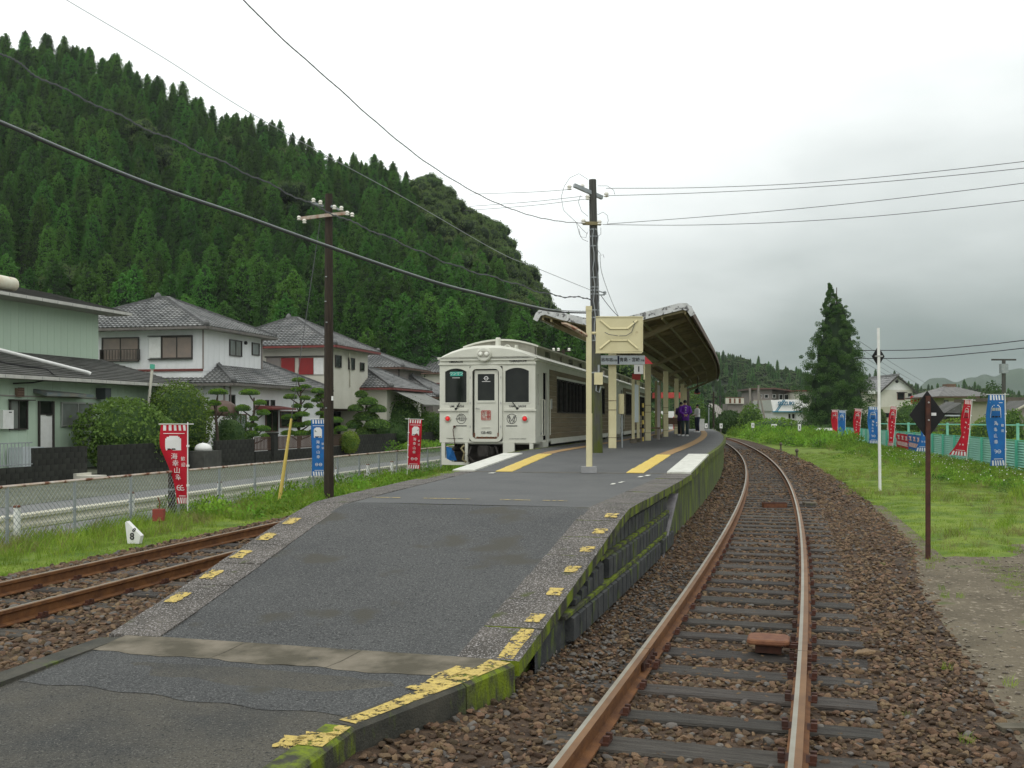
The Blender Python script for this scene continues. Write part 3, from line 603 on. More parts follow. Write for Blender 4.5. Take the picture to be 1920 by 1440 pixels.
# ================================================================== tracks
def rail_prof(): return [(-.034, 0), (-.006, 0.0006), (.034, 0), (.034, -.030), (.010, -.044), (.009, -.115), (.060, -.128), (.060, -.14), (-.060, -.14), (-.060, -.128), (-.009, -.115), (-.010, -.044), (-.034, -.030)]
def make_track(name, fn, y0, y1, label, sl0, sl1, sstep, plates, joints):
    t = thing(name, fn(y0, 0, -.14), label, 'railway track'); M = inv(t)
    for s in (-1, 1):
        mb = MB(M); rings = []; y = y0
        while y < y1:
            rings.append([fn(y, s*.566+o, z) for o, z in rail_prof()]); y += .5 if y < 30 else 1.2
        n = 13
        mb.loft(rings)
        mb.mi = [(1 if f[0] % n == 0 else 2 if f[0] % n == 1 else 0) if len(f) == 4 else 0 for f in mb.f]
        rl = mb.build('rail', [RAILS, RAILT, RAILO], t)
        for jy in joints:
            for sd in (-1, 1):
                m2 = MB(M); m2.loft([[fn(jy+s*.12+a, s*.566+sd*(.016+o), z) for o, z in ((0, -.05), (.014, -.052), (.02, -.11), (0, -.112))] for a in (-.24, .24)])
                for bx in (-.18, -.07, .07, .18):
                    m2.loft([[fn(jy+s*.12+bx+a, s*.566+sd*o, z) for a, z in ((-.014, -.095), (.014, -.095), (.014, -.067), (-.014, -.067))] for o in (.03, .062)])
                m2.build('fishplate', RUSTD, rl)
            m2 = MB(M); m2.loft([[fn(jy+s*.12+a, s*.566+o, z) for o, z in ((-.035, -.03), (.035, -.03), (.035, .0012), (-.035, .0012))] for a in (-.003, .003)]); m2.build('joint_gap', BLACK, rl)
    # sleepers share three meshes
    sm = []
    for k in range(4):
        mb = MB(); r_ = random.Random(k); w2 = .105+.01*k
        rings = []
        for x in (-1.04, -.7, -.3, .1, .5, .8, 1.04):
            j = r_.uniform(-.006, .006); rings.append([(x, -w2+j, -.14), (x, -w2+j, -.012), (x, -w2+.012, 0), (x, 0+j*2, -.004 if abs(x) < .9 else -.012), (x, w2-.012, 0), (x, w2+j, -.012), (x, w2+j, -.14)])
        mb.loft(rings); sm.append(mb.mesh('sleeper', SLEEP))
    plm = MB(); plm.box(-.10, .10, -.07, .07, 0, .018)
    for sx_ in (-.085, .085):
        plm.box(sx_-.018, sx_+.018, -.05, -.02, .018, .05); plm.box(sx_-.018, sx_+.018, .02, .05, .018, .05)
    pmesh = plm.mesh('rail_fastening', RUSTD)
    k = 0; ys_l = SLY if name == 'railway_track' else [sl0+sstep*i+random.uniform(-.03, .03) for i in range(int((sl1-sl0)/sstep))]
    for y in ys_l:
        p = fn(y, 0, -.138+random.uniform(-.006, .006)); h = fn(y+.1, 0)-fn(y-.1, 0); rz = math.atan2(h.y, h.x)-R(90)+random.uniform(-.02, .02)
        o = link('sleeper', sm[k % 4], t); o.matrix_local = M @ Matrix.Translation(p) @ Matrix.Rotation(rz, 4, 'Z')
        if y < plates:
            for s in (-1, 1):
                q = fn(y, s*.566, -.142); f = link('rail_fastening', pmesh, o); f.matrix_local = (Matrix.Translation(p) @ Matrix.Rotation(rz, 4, 'Z')).inverted() @ Matrix.Translation(q) @ Matrix.Rotation(rz, 4, 'Z')
        k += 1
    return t
make_track('railway_track', tP, 2.5, 118, 'rusty single track on dark sleepers curving left beside the platform', 3.9, 100, .60, 16, [7.55])
make_track('siding_track', lP, 3.0, 90, 'rusty track left of the ramp, the one the train stands on', 5.0, 60, .66, 14, [])
# rusty cover box by the right rail, boards further up, a loose stone
t = thing('rusty_cover', tP(8.15, .30, -.13), 'rounded rusty iron cover standing between the rails near the right rail', 'cover'); M = inv(t)
rz = -math.atan(tH(8.15))
def rrect(w, h, r, n=4):
    o = []
    for (cx, cy, a0) in ((w/2-r, h/2-r, 0), (-w/2+r, h/2-r, 90), (-w/2+r, -h/2+r, 180), (w/2-r, -h/2+r, 270)):
        for i in range(n+1): a = R(a0+90*i/n); o.append((cx+r*math.cos(a), cy+r*math.sin(a)))
    return o
mb = MB(); rr = rrect(.33, .30, .06)
mb.loft([[(x*s, y*s, z) for x, y in rr] for s, z in ((.97, .075), (1.0, .085), (.98, .105), (.90, .115))]); o = mb.build('lid', RUST, t); 
mb = MB(); mb.box(-.10, .10, -.08, .08, 0, .075); mb.build('base', RUSTD, t)
mb = MB(); mb.bar((.12, -.03, .06), (.33, -.03, .05), .03, .03); mb.bar((.12, .05, .06), (.33, .05, .05), .03, .03); mb.build('arm', RUSTD, t)
t.rotation_euler = (0, 0, rz)
p = atz(1452, 946, -.08); t = thing('rusty_box', p, 'long orange rusty box across the sleepers further up the track', 'box'); mb = MB(); mb.box(-.24, .24, -.10, .10, -.06, .03); mb.build('box_body', RUST, t)
mb = MB(); mb.box(-.245, .245, -.105, -.06, .03, .042); mb.box(-.245, .245, .06, .105, .03, .042); mb.build('lid_strap', RUSTD, t)
p = atz(1518, 946, -.12); t = thing('cable_trough', p, 'short pale concrete block on the ballast right of the rail', 'block'); mb = MB(); mb.box(-.13, .13, -.09, .09, -.05, .05); mb.build('block', CONC, t); mb = MB(); mb.box(-.10, .10, -.095, -.085, -.03, .03); mb.build('recess', KERB, t)
t = src('x', ico_stone(77, STONE, .5, 3)); o = link('large_stone', t.data, None, tP(8.18, 1.02, -.10), label='big flat brown stone lying on a sleeper end right of the rail', cat='stone'); o.scale = (.10, .06, .06)
p = atz(1895, 1365, -.17); o = slab('stone_slab', 0, 1, 0, 1, CONC, fn=lambda Y, f, dz: p+Vector((-.05+f*.32, Y*.11, dz)), th=.05, parent=None, M=Matrix()); o['label'] = 'flat grey green stone slab in the gravel at the lower right'; o['category'] = 'slab'

# ================================================================== left verge: fences, rails, posts
def fence_pt(Y, z=0.): return cw(11.66, Y, z)
t = thing('chain_link_fence', fence_pt(15, -.33), 'low chain link fence with rusty top rail between road and track', 'fence'); M = inv(t)
posts = [12.7]
while posts[-1] < 62: posts.append(posts[-1]+1.58)
pm = MB(); pm.tube([(0, 0, -.1), (0, 0, 1.0)], .028, 8); pm.box(-.035, .035, -.035, .035, .10, .13); pm.box(-.035, .035, -.035, .035, .50, .53); pmesh = pm.mesh('post', GALV)
for i, Y in enumerate(posts):
    o = link('post', pmesh, t); o.matrix_local = M @ Matrix.Translation(fence_pt(Y, -.35))
    if i+1 < len(posts):
        mb = MB(M); mb.tube([fence_pt(Y, .655), fence_pt(posts[i+1], .655)], .027, 6); mb.build('top_rail', GRUST, t)
        mb = MB(M); L = 1.58*1.0277; H = .95; pit = .105 if Y < 30 else .16; wr = .0034 if Y < 24 else .0042
        a = fence_pt(Y, 0); d = (fence_pt(posts[i+1], 0)-a)/L
        s = -H
        while s < L:
            for sg in (1, -1):
                # diagonal wires, clipped to the bay
                s0, s1, z0, z1 = s, s+H, 0., H
                if s0 < 0: z0 = -s0; s0 = 0
                if s1 > L: z1 = H-(s1-L); s1 = L
                if s1-s0 > .01:
                    za, zb = (z0, z1) if sg == 1 else (H-z0, H-z1)
                    mb.bar(a+d*s0+Vector((0, 0, za-.31)), a+d*s1+Vector((0, 0, zb-.31)), wr*1.6, wr*1.6)
            s += pit
        mb.build('wire_mesh', GALV, t, kind='stuff')
# guard rail with short white posts
t = thing('guard_rail', cw(12.5, 17, -.36), 'long pale corrugated guard rail along the road behind the fence', 'guard rail'); M = inv(t)
prof = [(0, .46), (.05, .43), (.05, .38), (.0, .335), (0, .30), (.05, .255), (.05, .20), (0, .17), (-.012, .17), (-.012, .46)]
Yg = 9.
while Yg < 66:
    mb = MB(M); mb.loft([[cw(12.5-o, yy, -.36+z) for o, z in prof] for yy in (Yg, Yg+3.98)]); mb.build('beam', GUARD, t); Yg += 4.0
pm = MB(); pm.lathe([(.055, -.2), (.055, .60), (.05, .61)], n=10); gm = pm.mesh('guard_post', WHITE); pm = MB(); pm.lathe([(.062, .60), (.062, .625), (.03, .64)], n=10); gc = pm.mesh('post_cap', RUST)
for px in (-80, 32, 247, 412, 533, 632, 690, 735):
    o = link('guard_post', gm, t); Y = cY(px, 12.25); o.matrix_local = M @ Matrix.Translation(cw(12.25, Y, -.36)); c = link('post_cap', gc, o)
# distance marker "8"
t = thing('kilometre_marker', cpt(252, 9.75, -.25), 'white wedge shaped track marker with the number 8', 'marker', rz=-.15)
mb = MB(); mb.prism([(-.12, -.0), (.12, 0), (.16, .16), (-.14, .44), (-.17, .42)], -.05, .07, 'y'); mb.build('marker_body', WHITE, t)
ptxt('8', .19, FR(-.02, -.056, .14), INK, parent=t, bold=.004)
M2 = FR(.02, -.056, .27) @ Matrix.Rotation(R(-42), 4, 'Z'); ptxt('8', .12, M2, INK, parent=t, bold=.002)
t.scale = (.8, .8, .8)
t = thing('red_mesh_box', cpt(298, 10.9, -.3), 'small faded red box on a stake in the verge grass', 'box'); mb = MB(); mb.box(-.10, .10, -.06, .06, .14, .36); mb.build('box_body', mat('faded_red', (.30, .04, .035), (.22, .07, .05), scale=20, rough=.8), t); mb = MB(); mb.box(-.02, .02, -.02, .02, -.1, .14); mb.tube([(0, 0, .36), (.02, 0, .47), (-.02, 0, .58)], .012, 5); mb.build('stake', RUST, t)
t = thing('wooden_stake', cpt(322, 11.9, -.35), 'dark wooden stake behind the red banner on the left', 'stake'); mb = MB(); mb.box(-.055, .055, -.055, .055, 0, 1.42); mb.build('stake_post', POLEW, t); mb = MB(); mb.box(-.06, .06, -.06, .06, .60, .64); mb.build('wire_band', GALV, t)

# ================================================================== banners
def banner(base, poleh, top, bot, wid, colm, label, group, side=-1, flare=0., wave=.03, lean=0., rz=0., cut=0., txt=True, grow=0.):
    t = thing('banner', base, label, 'banner', group, rz=rz)
    def S(u, v):   # u 0..1 from the pole outwards, v 0..1 down
        L = top-bot
        ww = wid*(1-cut*max(0, v-.28)/.72)
        fl = flare*max(0, v-.62)/.38
        x = side*(u*(ww+fl)+.015) + side*wave*.5*math.sin(v*5.+.6)*u + lean*(1-v)*(top-bot)*0
        y = wave*math.sin(v*7+u*4+top*3)*(.3+u)
        z = top-v*L+(grow*u*max(0, v-.75)*2)
        return Vector((x, y, z))
    nu, nv = 8, 28
    mb = MB(); mb.add([S(i/nu, j/nv) for j in range(nv+1) for i in range(nu+1)], [(j*(nu+1)+i, j*(nu+1)+i+1, (j+1)*(nu+1)+i+1, (j+1)*(nu+1)+i) for j in range(nv) for i in range(nu)])
    cl = mb.build('cloth', colm, t, smooth=True)
    def deco(us, vs, m, name, off=.004):
        mb = MB()
        for sg in (-1, 1):
            for (u0, u1, v0, v1, sh) in zip(us[0], us[1], vs[0], vs[1], us[2]):
                n = 4; P = [S(u0+sh*q/n, v0+(v1-v0)*q/n)+Vector((0, sg*off, 0)) for q in range(n+1)]; Q = [S(u1+sh*q/n, v0+(v1-v0)*q/n)+Vector((0, sg*off, 0)) for q in range(n+1)]
                mb.add(P+Q, [(q, n+1+q, n+2+q, q+1) for q in range(n)])
        return mb.build(name, m, cl)
    st = [.06+.19*q for q in range(5)]
    deco((st, [a+.10 for a in st], [-.02]*5), ([.005]*5, [.075]*5), NWHT, 'stripe')
    deco((st, [a+.11 for a in st], [-.04]*5), ([.925]*5, [.997]*5), NWHT, 'stripe')
    deco(([.10], [.88], [0]), ([.108], [.116]), NWHT, 'text_line'); deco(([.12], [.8], [0]), ([.90], [.908]), NWHT, 'text_line')
    # small picture of a railcar: body, roof, windows, coupler
    deco(([.24, .30, .36], [.80, .76, .68], [0, 0, 0]), ([.175, .155, .142], [.325, .176, .156]), NWHT, 'railcar_print')
    deco(([.29, .455, .60], [.43, .57, .75], [0]*3), ([.185]*3, [.225, .225, .225]), NGREY, 'railcar_window', .006)
    deco(([.30, .44, .62], [.40, .58, .73], [0]*3), ([.300]*3, [.318]*3), BLACK, 'railcar_skirt', .006)
    if txt:
        sz = wid*.27
        def word(chars, u, v0, dv, sz):
            for q, ch in enumerate(chars):
                for sg in (-1,):
                    p = S(u, v0+dv*q)+Vector((0, -.012, 0)); ptxt(ch, sz, FR(p.x, p.y, p.z), NWHT, parent=cl, extrude=.001)
        word('海幸山幸', .52 if side < 0 else .48, .405, .088, sz); word('歓迎', .17 if side < 0 else .83, .435, .075, sz*.66)
        for uu in (.35, .65):
            p = S(uu, .80)+Vector((0, -.01, 0)); mb = MB(); n = 14
            mb.add([(p.x+r_*math.cos(6.283*q/n), p.y, p.z+r_*math.sin(6.283*q/n)) for r_ in (wid*.085, wid*.115) for q in range(n)], [(q, (q+1) % n, n+(q+1) % n, n+q) for q in range(n)])
            mb.box(p.x-wid*.10, p.x+wid*.10, p.y-.002, p.y, p.z-.006, p.z+.006); mb.build('emblem', NWHT, cl)
    mb = MB(); mb.tube([(0, 0, 0), (0, 0, top+.05)], .012, 6); mb.build('pole', WHITE, t)
    mb = MB(); mb.tube([(-.12*side, 0, top+.012), (side*(wid+.08), 0, top+.012)], .009, 6); mb.build('crossbar', WHITE, t)
    for q in range(3):
        z = top-(top-bot)*(.27+.25*q); mb = MB(); mb.box(-.02, .03, -.02, .02, z-.02, z+.02); mb.build('tie', WHITE, t)
    if lean: t.rotation_euler = (0, lean, rz)
    return t
GL = 'red and blue welcome banners along the left fence'
Y = cY(352, 11.3); banner(cw(11.3, Y, -.3), 2, 1.90, .32, .50, NRED, 'red banner in front of the clipped green bushes at the left', GL, cut=.62, wave=.05)
Y = cY(611, 11.2); banner(cw(11.2, Y, -.3), 2, 2.00, .52, .36, NBLUE, 'blue banner half hidden by the dark wooden pole', GL, wave=.02)
Y = cY(763, 11.1); banner(cw(11.1, Y, -.3), 2, 2.00, .42, .40, NRED, 'red banner between the dark pole and the train', GL, side=1, wave=.03, lean=.03)
GR = 'red and blue welcome banners along the teal fence'
def bline(px): return 15770/(px-1368)
def bpt(px, z=0.): Y = bline(px); return Vector(((px-960)/F*Y, Y, z))
for (px, colm, top, bot, wid, flare, lean, label) in (
    (1886, NBLUE, 2.44, .31, .50, 0, -.01, 'nearest blue banner at the right edge'),
    (1811, NRED, 2.37, .40, .26, .42, .09, 'red banner with its foot flared to the left, beside the nearest blue one'),
    (1742, NBLUE, 2.35, .36, .34, .30, .01, 'blue banner partly behind the rusty sign post'),
    (1673, NRED, 2.34, .33, .30, 0, .10, 'thin furled red banner right of the tall white post'),
    (1646, NBLUE, 2.37, .34, .55, 0, .02, 'blue banner immediately left of the tall white post'),
    (1610, NRED, 2.33, .28, .42, 0, .08, 'red banner third from the far end of the teal fence'),
    (1584, NBLUE, 2.30, .10, .48, 0, .03, 'blue banner second from the far end of the teal fence'),
    (1571, NRED, 2.38, .35, .45, 0, .0, 'farthest red banner below the big conifer')):
    banner(bpt(px, -.05), 2.5, top+.05, bot+.05, wid, colm, label, GR, flare=flare, lean=lean, wave=.07, txt=px > 1600, cut=-.0)
# ================================================================== train
def car(front, rz, label, first):
    t = thing('railcar', front, label, 'railcar', 'railcars standing at the platform', rz)
    L = 17.4; H0, H1 = 1.06, 3.32; HW = 1.36
    def roofz(x, k=1.): return H1+.06+.36*(1-(abs(x)/HW)**2.4)
    # body shell : front wall with real openings, sides, roof
    mb = MB()
    # front face pieces around the openings (x0,x1,z0,z1)
    W1 = (-1.20, -.58, 2.17, 3.02); W2 = (.52, 1.18, 2.17, 3.02); D = (-.50, .44, 1.10, 3.16)
    for (x0, x1, z0, z1) in ((-HW, W1[0], H0, H1), (W1[1], D[0], H0, H1), (D[1], W2[0], H0, H1), (W2[1], HW, H0, H1), (W1[0], W1[1], H0, W1[2]), (W2[0], W2[1], H0, W2[2]), (D[0], D[1], D[3], H1), (D[0], D[1], H0, D[2])):
        mb.box(x0, x1, 0, .07, z0, z1)
    for Wn in (W1, W2):     # arched heads
        n = 8; xs = fr(Wn[0], Wn[1], n+1); arch = [(x, Wn[3]+.09*(1-((x-(Wn[0]+Wn[1])/2)/((Wn[1]-Wn[0])/2))**2)) for x in xs]
        mb.prism([(Wn[0], H1)]+[(x, z) for x, z in arch]+[(Wn[1], H1)], 0.001, .069, 'y')
    mb.box(-HW, -HW+.05, .07, L, H0, H1)
    mb.box(-HW, HW, L-.07, L, H0, H1)
    mb.box(-HW+.05, HW-.05, .07, L-.07, H0-.04, H0+.05)
    # right side: leave the doorway and windows open
    DY = [(1.05, 1.62), (15.0, 15.7)]; WY = [(3.1, 4.55), (4.75, 7.3), (7.5, 10.2), (10.4, 13.1)]; WZ = (1.93, 2.88)
    y = .07
    for (a, b) in [(.32, .48)]+[DY[0]]+WY+[DY[1]]:
        mb.box(HW-.05, HW, y, a, H0, H1)
        if (a, b) in DY: mb.box(HW-.05, HW, a, b, 3.02, H1)
        elif (a, b) == (.32, .48): mb.box(HW-.05, HW, a, b, H0, 2.1); mb.box(HW-.05, HW, a, b, 2.95, H1)
        else: mb.box(HW-.05, HW, a, b, H0, WZ[0]); mb.box(HW-.05, HW, a, b, WZ[1], H1)
        y = b
    mb.box(HW-.05, HW, y, L-.07, H0, H1)
    body = mb.build('body', TRAIN, t)
    mb = MB(); n = 12
    prof = [(HW*1.035*math.sin(R(-90+180*i/n)), roofz(HW*math.sin(R(-90+180*i/n)))) for i in range(n+1)]
    rings = []
    for (yy, s, dz) in ((-.05, .97, -.07), (.02, 1., -.02), (.16, 1., .0), (L, 1., 0)): rings.append([(x*s, yy, H1-.0+(z-H1)*(1 if yy > 0 else .82)+.0) for x, z in prof]+[(HW*1.0*s, yy, H1-.0), (-HW*1.0*s, yy, H1-.0)])
    mb.loft(rings); mb.build('roof', TRAIN, t, smooth=False)
    mb = MB(); mb.box(-HW-.03, HW+.03, -.035, .0, 3.21, 3.25); mb.box(-HW-.05, HW+.05, -.05, .0, 3.36, 3.42); mb.box(-HW-.03, D[0]-.04, -.04, 0, 1.93, 1.98); mb.box(D[1]+.04, HW+.03, -.04, 0, 1.93, 1.98); mb.build('front_moulding', TRAIN, t)
    mb = MB(); mb.box(HW, HW+.05, .0, L, 3.30, 3.36); mb.build('eave_gutter', TRAIN, t)
    # inside: dark saloon
    mb = MB(); mb.box(-HW+.06, HW-.06, 1.9, 1.95, H0+.05, H1); mb.build('cab_bulkhead', DARKC, t)
    mb = MB(); mb.box(-1.0, -.75, 1.6, 1.89, 1.2, 3.1); mb.box(-.2, -.15, .9, 1.88, 1.2, 2.9); mb.build('cab_fittings', CREAMD, t)
    mb = MB(); mb.box(-HW+.052, -HW+.08, .08, L-.1, H0+.06, H1); mb.build('inner_lining', mat('saloon_wood', (.16, .09, .05), (.11, .06, .035), scale=3, rough=.5), t)
    if first:
        for (Wn, m) in ((W1, GLASS), (W2, GLASS)):
            mb = MB(); n = 8; xs = fr(Wn[0], Wn[1], n+1)
            def arc(dx, dz): return [(x*(1)+(dx if x > (Wn[0]+Wn[1])/2 else -dx), Wn[3]+dz+.09*(1-((x-(Wn[0]+Wn[1])/2)/((Wn[1]-Wn[0])/2))**2)) for x in xs]
            o_ = [(Wn[0]-.035, Wn[2]-.035)]+arc(.035, .035)+[(Wn[1]+.035, Wn[2]-.035)]; i_ = [(Wn[0], Wn[2])]+arc(0, 0)+[(Wn[1], Wn[2])]
            k = len(o_); mb.add([(x, yy, z) for yy in (-.012, .02) for (x, z) in o_+i_], [(q, (q+1) % k, k+(q+1) % k, k+q) for q in range(k)]+[(q, (q+1) % k, 2*k+(q+1) % k, 2*k+q) for q in range(k)]+[(k+q, k+(q+1) % k, 3*k+(q+1) % k, 3*k+q) for q in range(k)])
            wf = mb.build('windscreen', TRAIN, t); m2 = MB(); m2.prism(i_, .03, .04, 'y'); m2.build('pane', m, wf)
        # door with rounded surround
        mb = MB(); oo = [(-.03+x, 2.135+z) for x, z in rrect(.94, 2.10, .16, 5)]; ii = [(-.03+x, 2.125+z) for x, z in rrect(.76, 1.92, .11, 5)]; k = len(oo)
        mb.add([(x, yy, z) for yy, pl in ((-.05, oo), (-.05, ii), (.0, oo), (.05, ii)) for x, z in pl], [(q, (q+1) % k, k+(q+1) % k, k+q) for q in range(k)]+[(q, (q+1) % k, 2*k+(q+1) % k, 2*k+q) for q in range(k)]+[(k+q, k+(q+1) % k, 3*k+(q+1) % k, 3*k+q) for q in range(k)])
        mb.build('door_surround', TRAIN, t)
        mb = MB(); mb.box(-.36, -.27, .02, .05, 1.2, 3.05); mb.box(.21, .31, .02, .05, 1.2, 3.05); mb.box(-.27, .21, .02, .05, 2.95, 3.05); mb.box(-.27, .21, .02, .05, 1.22, 2.22); mb.box(-.29, .23, .0, .02, 2.16, 2.22); mb.box(-.16, .08, .0, .02, 1.475, 1.485); dr = mb.build('gangway_door', TRAIN, t)
        mb = MB(); mb.box(-.27, .21, .03, .04, 2.22, 2.95); mb.build('pane', GLASS, dr)
        mb = MB(); mb.tube([(-.31, .01, 2.01), (-.31, -.03, 2.01), (-.20, -.03, 1.985)], .012, 6); mb.build('handle', ALU, dr)
        mb = MB(); mb.box(-.40, .34, .03, .06, 1.165, 1.2); mb.box(-.395, -.345, .0, .025, 1.22, 1.33); mb.box(.295, .345, .0, .025, 1.22, 1.33)
        for q in range(5): mb.box(-.30+.13*q, -.25+.13*q, .0, .022, 1.195, 1.225)
        mb.build('door_hinge', RUST, dr)
        mb = MB()
        for xx in (-.465, .405):
            for zz in (1.5, 2.15, 2.85): mb.box(xx-.012, xx+.012, -.06, -.048, zz-.03, zz+.03)
        mb.build('surround_bolt', ALU, t)
        # seal and crests
        mb = MB(); o2 = [(.0-.03+x, 1.815+z) for x, z in rrect(.27, .27, .03, 3)]; i2 = [(-.03+x, 1.815+z) for x, z in rrect(.235, .235, .02, 3)]; k = len(o2)
        mb.add([(x, .0, z) for x, z in o2+i2], [(q, (q+1) % k, k+(q+1) % k, k+q) for q in range(k)]); mb.build('seal_border', REDP, dr)
        ptxt('海幸', .125, FR(-.03, .012, 1.865), REDP, parent=dr, bold=.002, extrude=.003, xs=.95); ptxt('山幸', .125, FR(-.03, .012, 1.755), REDP, parent=dr, bold=.002, extrude=.003, xs=.95)
        for (cx, kind_) in ((-.735, 0), (.70, 1)):
            cz = 1.715; mb = MB(); n = 20
            mb.add([(cx+r_*math.cos(6.283*q/n), -.004, cz+r_*math.sin(6.283*q/n)) for r_ in (.125, .14) for q in range(n)], [(q, (q+1) % n, n+(q+1) % n, n+q) for q in range(n)])
            if kind_ == 0:
                for (a, b) in (((-.16, 0), (.16, 0)), ((-.10, .055), (.07, .055)), ((-.045, -.05), (.08, -.05)), ((-.045, .055), (-.045, -.05)), ((.08, .055), (.08, -.05)), ((.02, .055), (.02, -.05)), ((-.07, .10), (.06, .10)), ((-.10, -.03), (-.075, .02))):
                    mb.bar((cx+a[0], -.004, cz+a[1]), (cx+b[0], -.004, cz+b[1]), .014, .006, up=(0, 1, 0))
            else:
                for (a, b) in (((-.07, -.085), (-.07, .085)), ((-.07, .085), (0, -.06)), ((0, -.06), (.07, .085)), ((.07, .085), (.07, -.085)), ((-.12, .10), (-.02, -.12)), ((.12, .10), (.02, -.12))):
                    mb.bar((cx+a[0], -.004, cz+a[1]), (cx+b[0], -.004, cz+b[1]), .014, .006, up=(0, 1, 0))
            mb.box(cx-.155, cx+.155, -.006, -.001, cz-.205, cz-.18); mb.build('crest', INK, t)
        ptxt('UMISACHI', .088, FR(-.89, -.006, 3.29), INK, parent=t, bold=.001); ptxt('YAMASACHI', .088, FR(.87, -.006, 3.29), INK, parent=t, bold=.001)
        ptxt('UMI   SACHI', .075, FR(-.86, -.006, 2.06), INK, parent=t, bold=.001); ptxt('YAMA   SACHI', .075, FR(.86, -.006, 2.06), INK, parent=t, bold=.001)
        ptxt('125-402', .095, FR(-.03, .013, 1.335), INK, parent=dr, bold=.002); ptxt('KYUSHU RAILWAY COMPANY', .035, FR(-.92, -.005, 1.17), INK, parent=t, extrude=.002); ptxt('KYUSHU RAILWAY COMPANY', .035, FR(.87, -.005, 1.17), INK, parent=t, extrude=.002)
        mb = MB(); mb.box(-1.06, -.70, .018, .026, 2.90, 3.02); s_ = mb.build('service_label', TEALS, t); ptxt('ワンマン', .10, FR(-.88, .012, 2.96), NWHT, parent=s_, extrude=.003)
        mb = MB(); mb.box(-1.0, -.78, .018, .026, 2.845, 2.86); mb.build('window_text', NWHT, t)
        mb = MB(); n = 16; mb.add([(-.03+r_*math.cos(6.283*q/n), .024, 2.83+r_*math.sin(6.283*q/n)) for r_ in (.04, .06) for q in range(n)], [(q, (q+1) % n, n+(q+1) % n, n+q) for q in range(n)]); mb.box(-.11, .05, .02, .026, 2.825, 2.835); mb.box(-.15, .09, .02, .026, 2.735, 2.75); mb.build('window_crest', NWHT, dr)
        # lamps
        for cx in (-1.12, 1.07):
            mb = MB(); mb.lathe([(.095, .0), (.095, -.03), (.075, -.045), (.07, -.02), (.0, -.02)], (cx, 0, 1.72), 18, axis='y'); o = mb.build('tail_lamp', TRAIN, t, smooth=False); m2 = MB(); m2.lathe([(.068, -.02), (.06, -.045), (.03, -.06), (.0, -.062)], (cx, 0, 1.72), 14, axis='y'); m2.build('lens', GLOW, o, smooth=True)
        mb = MB(); mb.lathe([(.15, .15), (.20, .05), (.20, -.12), (.17, -.14), (0, -.14)], (-.06, 0, 3.48), 22, axis='y'); hl = mb.build('headlight', TRAIN, t)
        mb = MB(); mb.prism([(-.06+x, 3.49+z) for x, z in rrect(.34, .17, .08, 5)], -.150, -.138, 'y'); mb.build('bezel', TRAINR, hl)
        for dx in (-.085, .085): mb = MB(); mb.lathe([(.068, -.148), (.06, -.165), (.03, -.172), (0, -.175)], (-.06+dx, 0, 3.49), 14, axis='y'); mb.build('lens', LENS, hl, smooth=True)
        # wipers
        for (a, b) in (((-.98+.1, 1.98), (-.78, 2.16)), ((.86, 1.99), (.72, 2.18))):
            mb = MB(); mb.bar((a[0], -.03, a[1]), (b[0], -.03, b[1]), .022, .02); mb.lathe([(.035, 0), (.035, -.05), (0, -.05)], (a[0], 0, a[1]+.01), 8, axis='y'); mb.build('wiper', BLACK, t)
        mb = MB(); mb.tube([(-.92, 0, 1.50), (-.92, -.06, 1.50), (-.95, -.08, 1.42), (-.93, -.07, 1.25), (-.90, -.06, 1.0)], .013, 6); mb.lathe([(.03, 0), (.035, -.06), (.0, -.07)], (-.92, 0, 1.50), 8, axis='y'); mb.build('jumper_cable', RUSTD, t)
        # skirt: left stepped frame, right brackets
        mb = MB(); mb.prism([(-1.30, 1.05), (-1.30, .44), (-.55, .44), (-.50, .52), (-1.0, .52), (-1.20, .64), (-1.20, 1.05)], -.03, .05, 'y'); mb.box(-.62, -.54, -.04, .04, .52, 1.05); mb.build('skirt', TRAIN, t)
        mb = MB(); mb.prism([(1.30, 1.05), (1.30, .44), (.55, .44), (.50, .52), (1.0, .52), (1.20, .64), (1.20, 1.05)], -.03, .05, 'y'); mb.build('skirt', TRAIN, t)
        mb = MB(); mb.box(.46, .78, -.03, .05, .52, 1.055); mb.box(.46, .76, -.06, .05, .44, .52); mb.build('bracket', TRAIN, t)
        mb = MB(); mb.box(-1.1, 1.1, .55, .75, .42, 1.02); mb.box(-.2, .22, -.25, .5, .74, .94); mb.box(-.12, .14, -.45, -.25, .70, .98); mb.tube([(-.45, .0, .95), (-.50, -.12, .7), (-.35, -.15, .55), (-.1, -.05, .5)], .03, 7); mb.tube([(.25, .0, .95), (.35, -.12, .7), (.42, -.1, .6)], .03, 7); mb.lathe([(.03, -.2), (.05, -.1), (.08, .1), (.08, .2)], (-.95, .1, .88), 8, axis='y'); mb.build('coupler', UNDER, t)
        mb = MB(); mb.tube([(-.65, -.02, .98), (-.70, -.14, .9), (-.60, -.16, .78), (-.66, -.12, .60), (-.56, -.1, .52)], .028, 7); mb.build('brake_hose', CREAMD, t)
        mb = MB(); mb.add([(-1.18, .02, .95), (-.98, .0, .90), (-.88, .05, .56), (-1.16, .02, .56), (-1.05, -.02, .72)], [(0, 1, 4), (1, 2, 4), (2, 3, 4), (3, 0, 4)]); mb.build('blue_cloth', NBLUE, t)
        # roof fittings at the front
        mb = MB(); mb.lathe([(.16, 3.66), (.15, 3.74), (.08, 3.75), (.075, 3.96), (.06, 4.0), (.0, 4.0)], (.14, .7, 0), 14); mb.build('aerial', TRAIN, t)
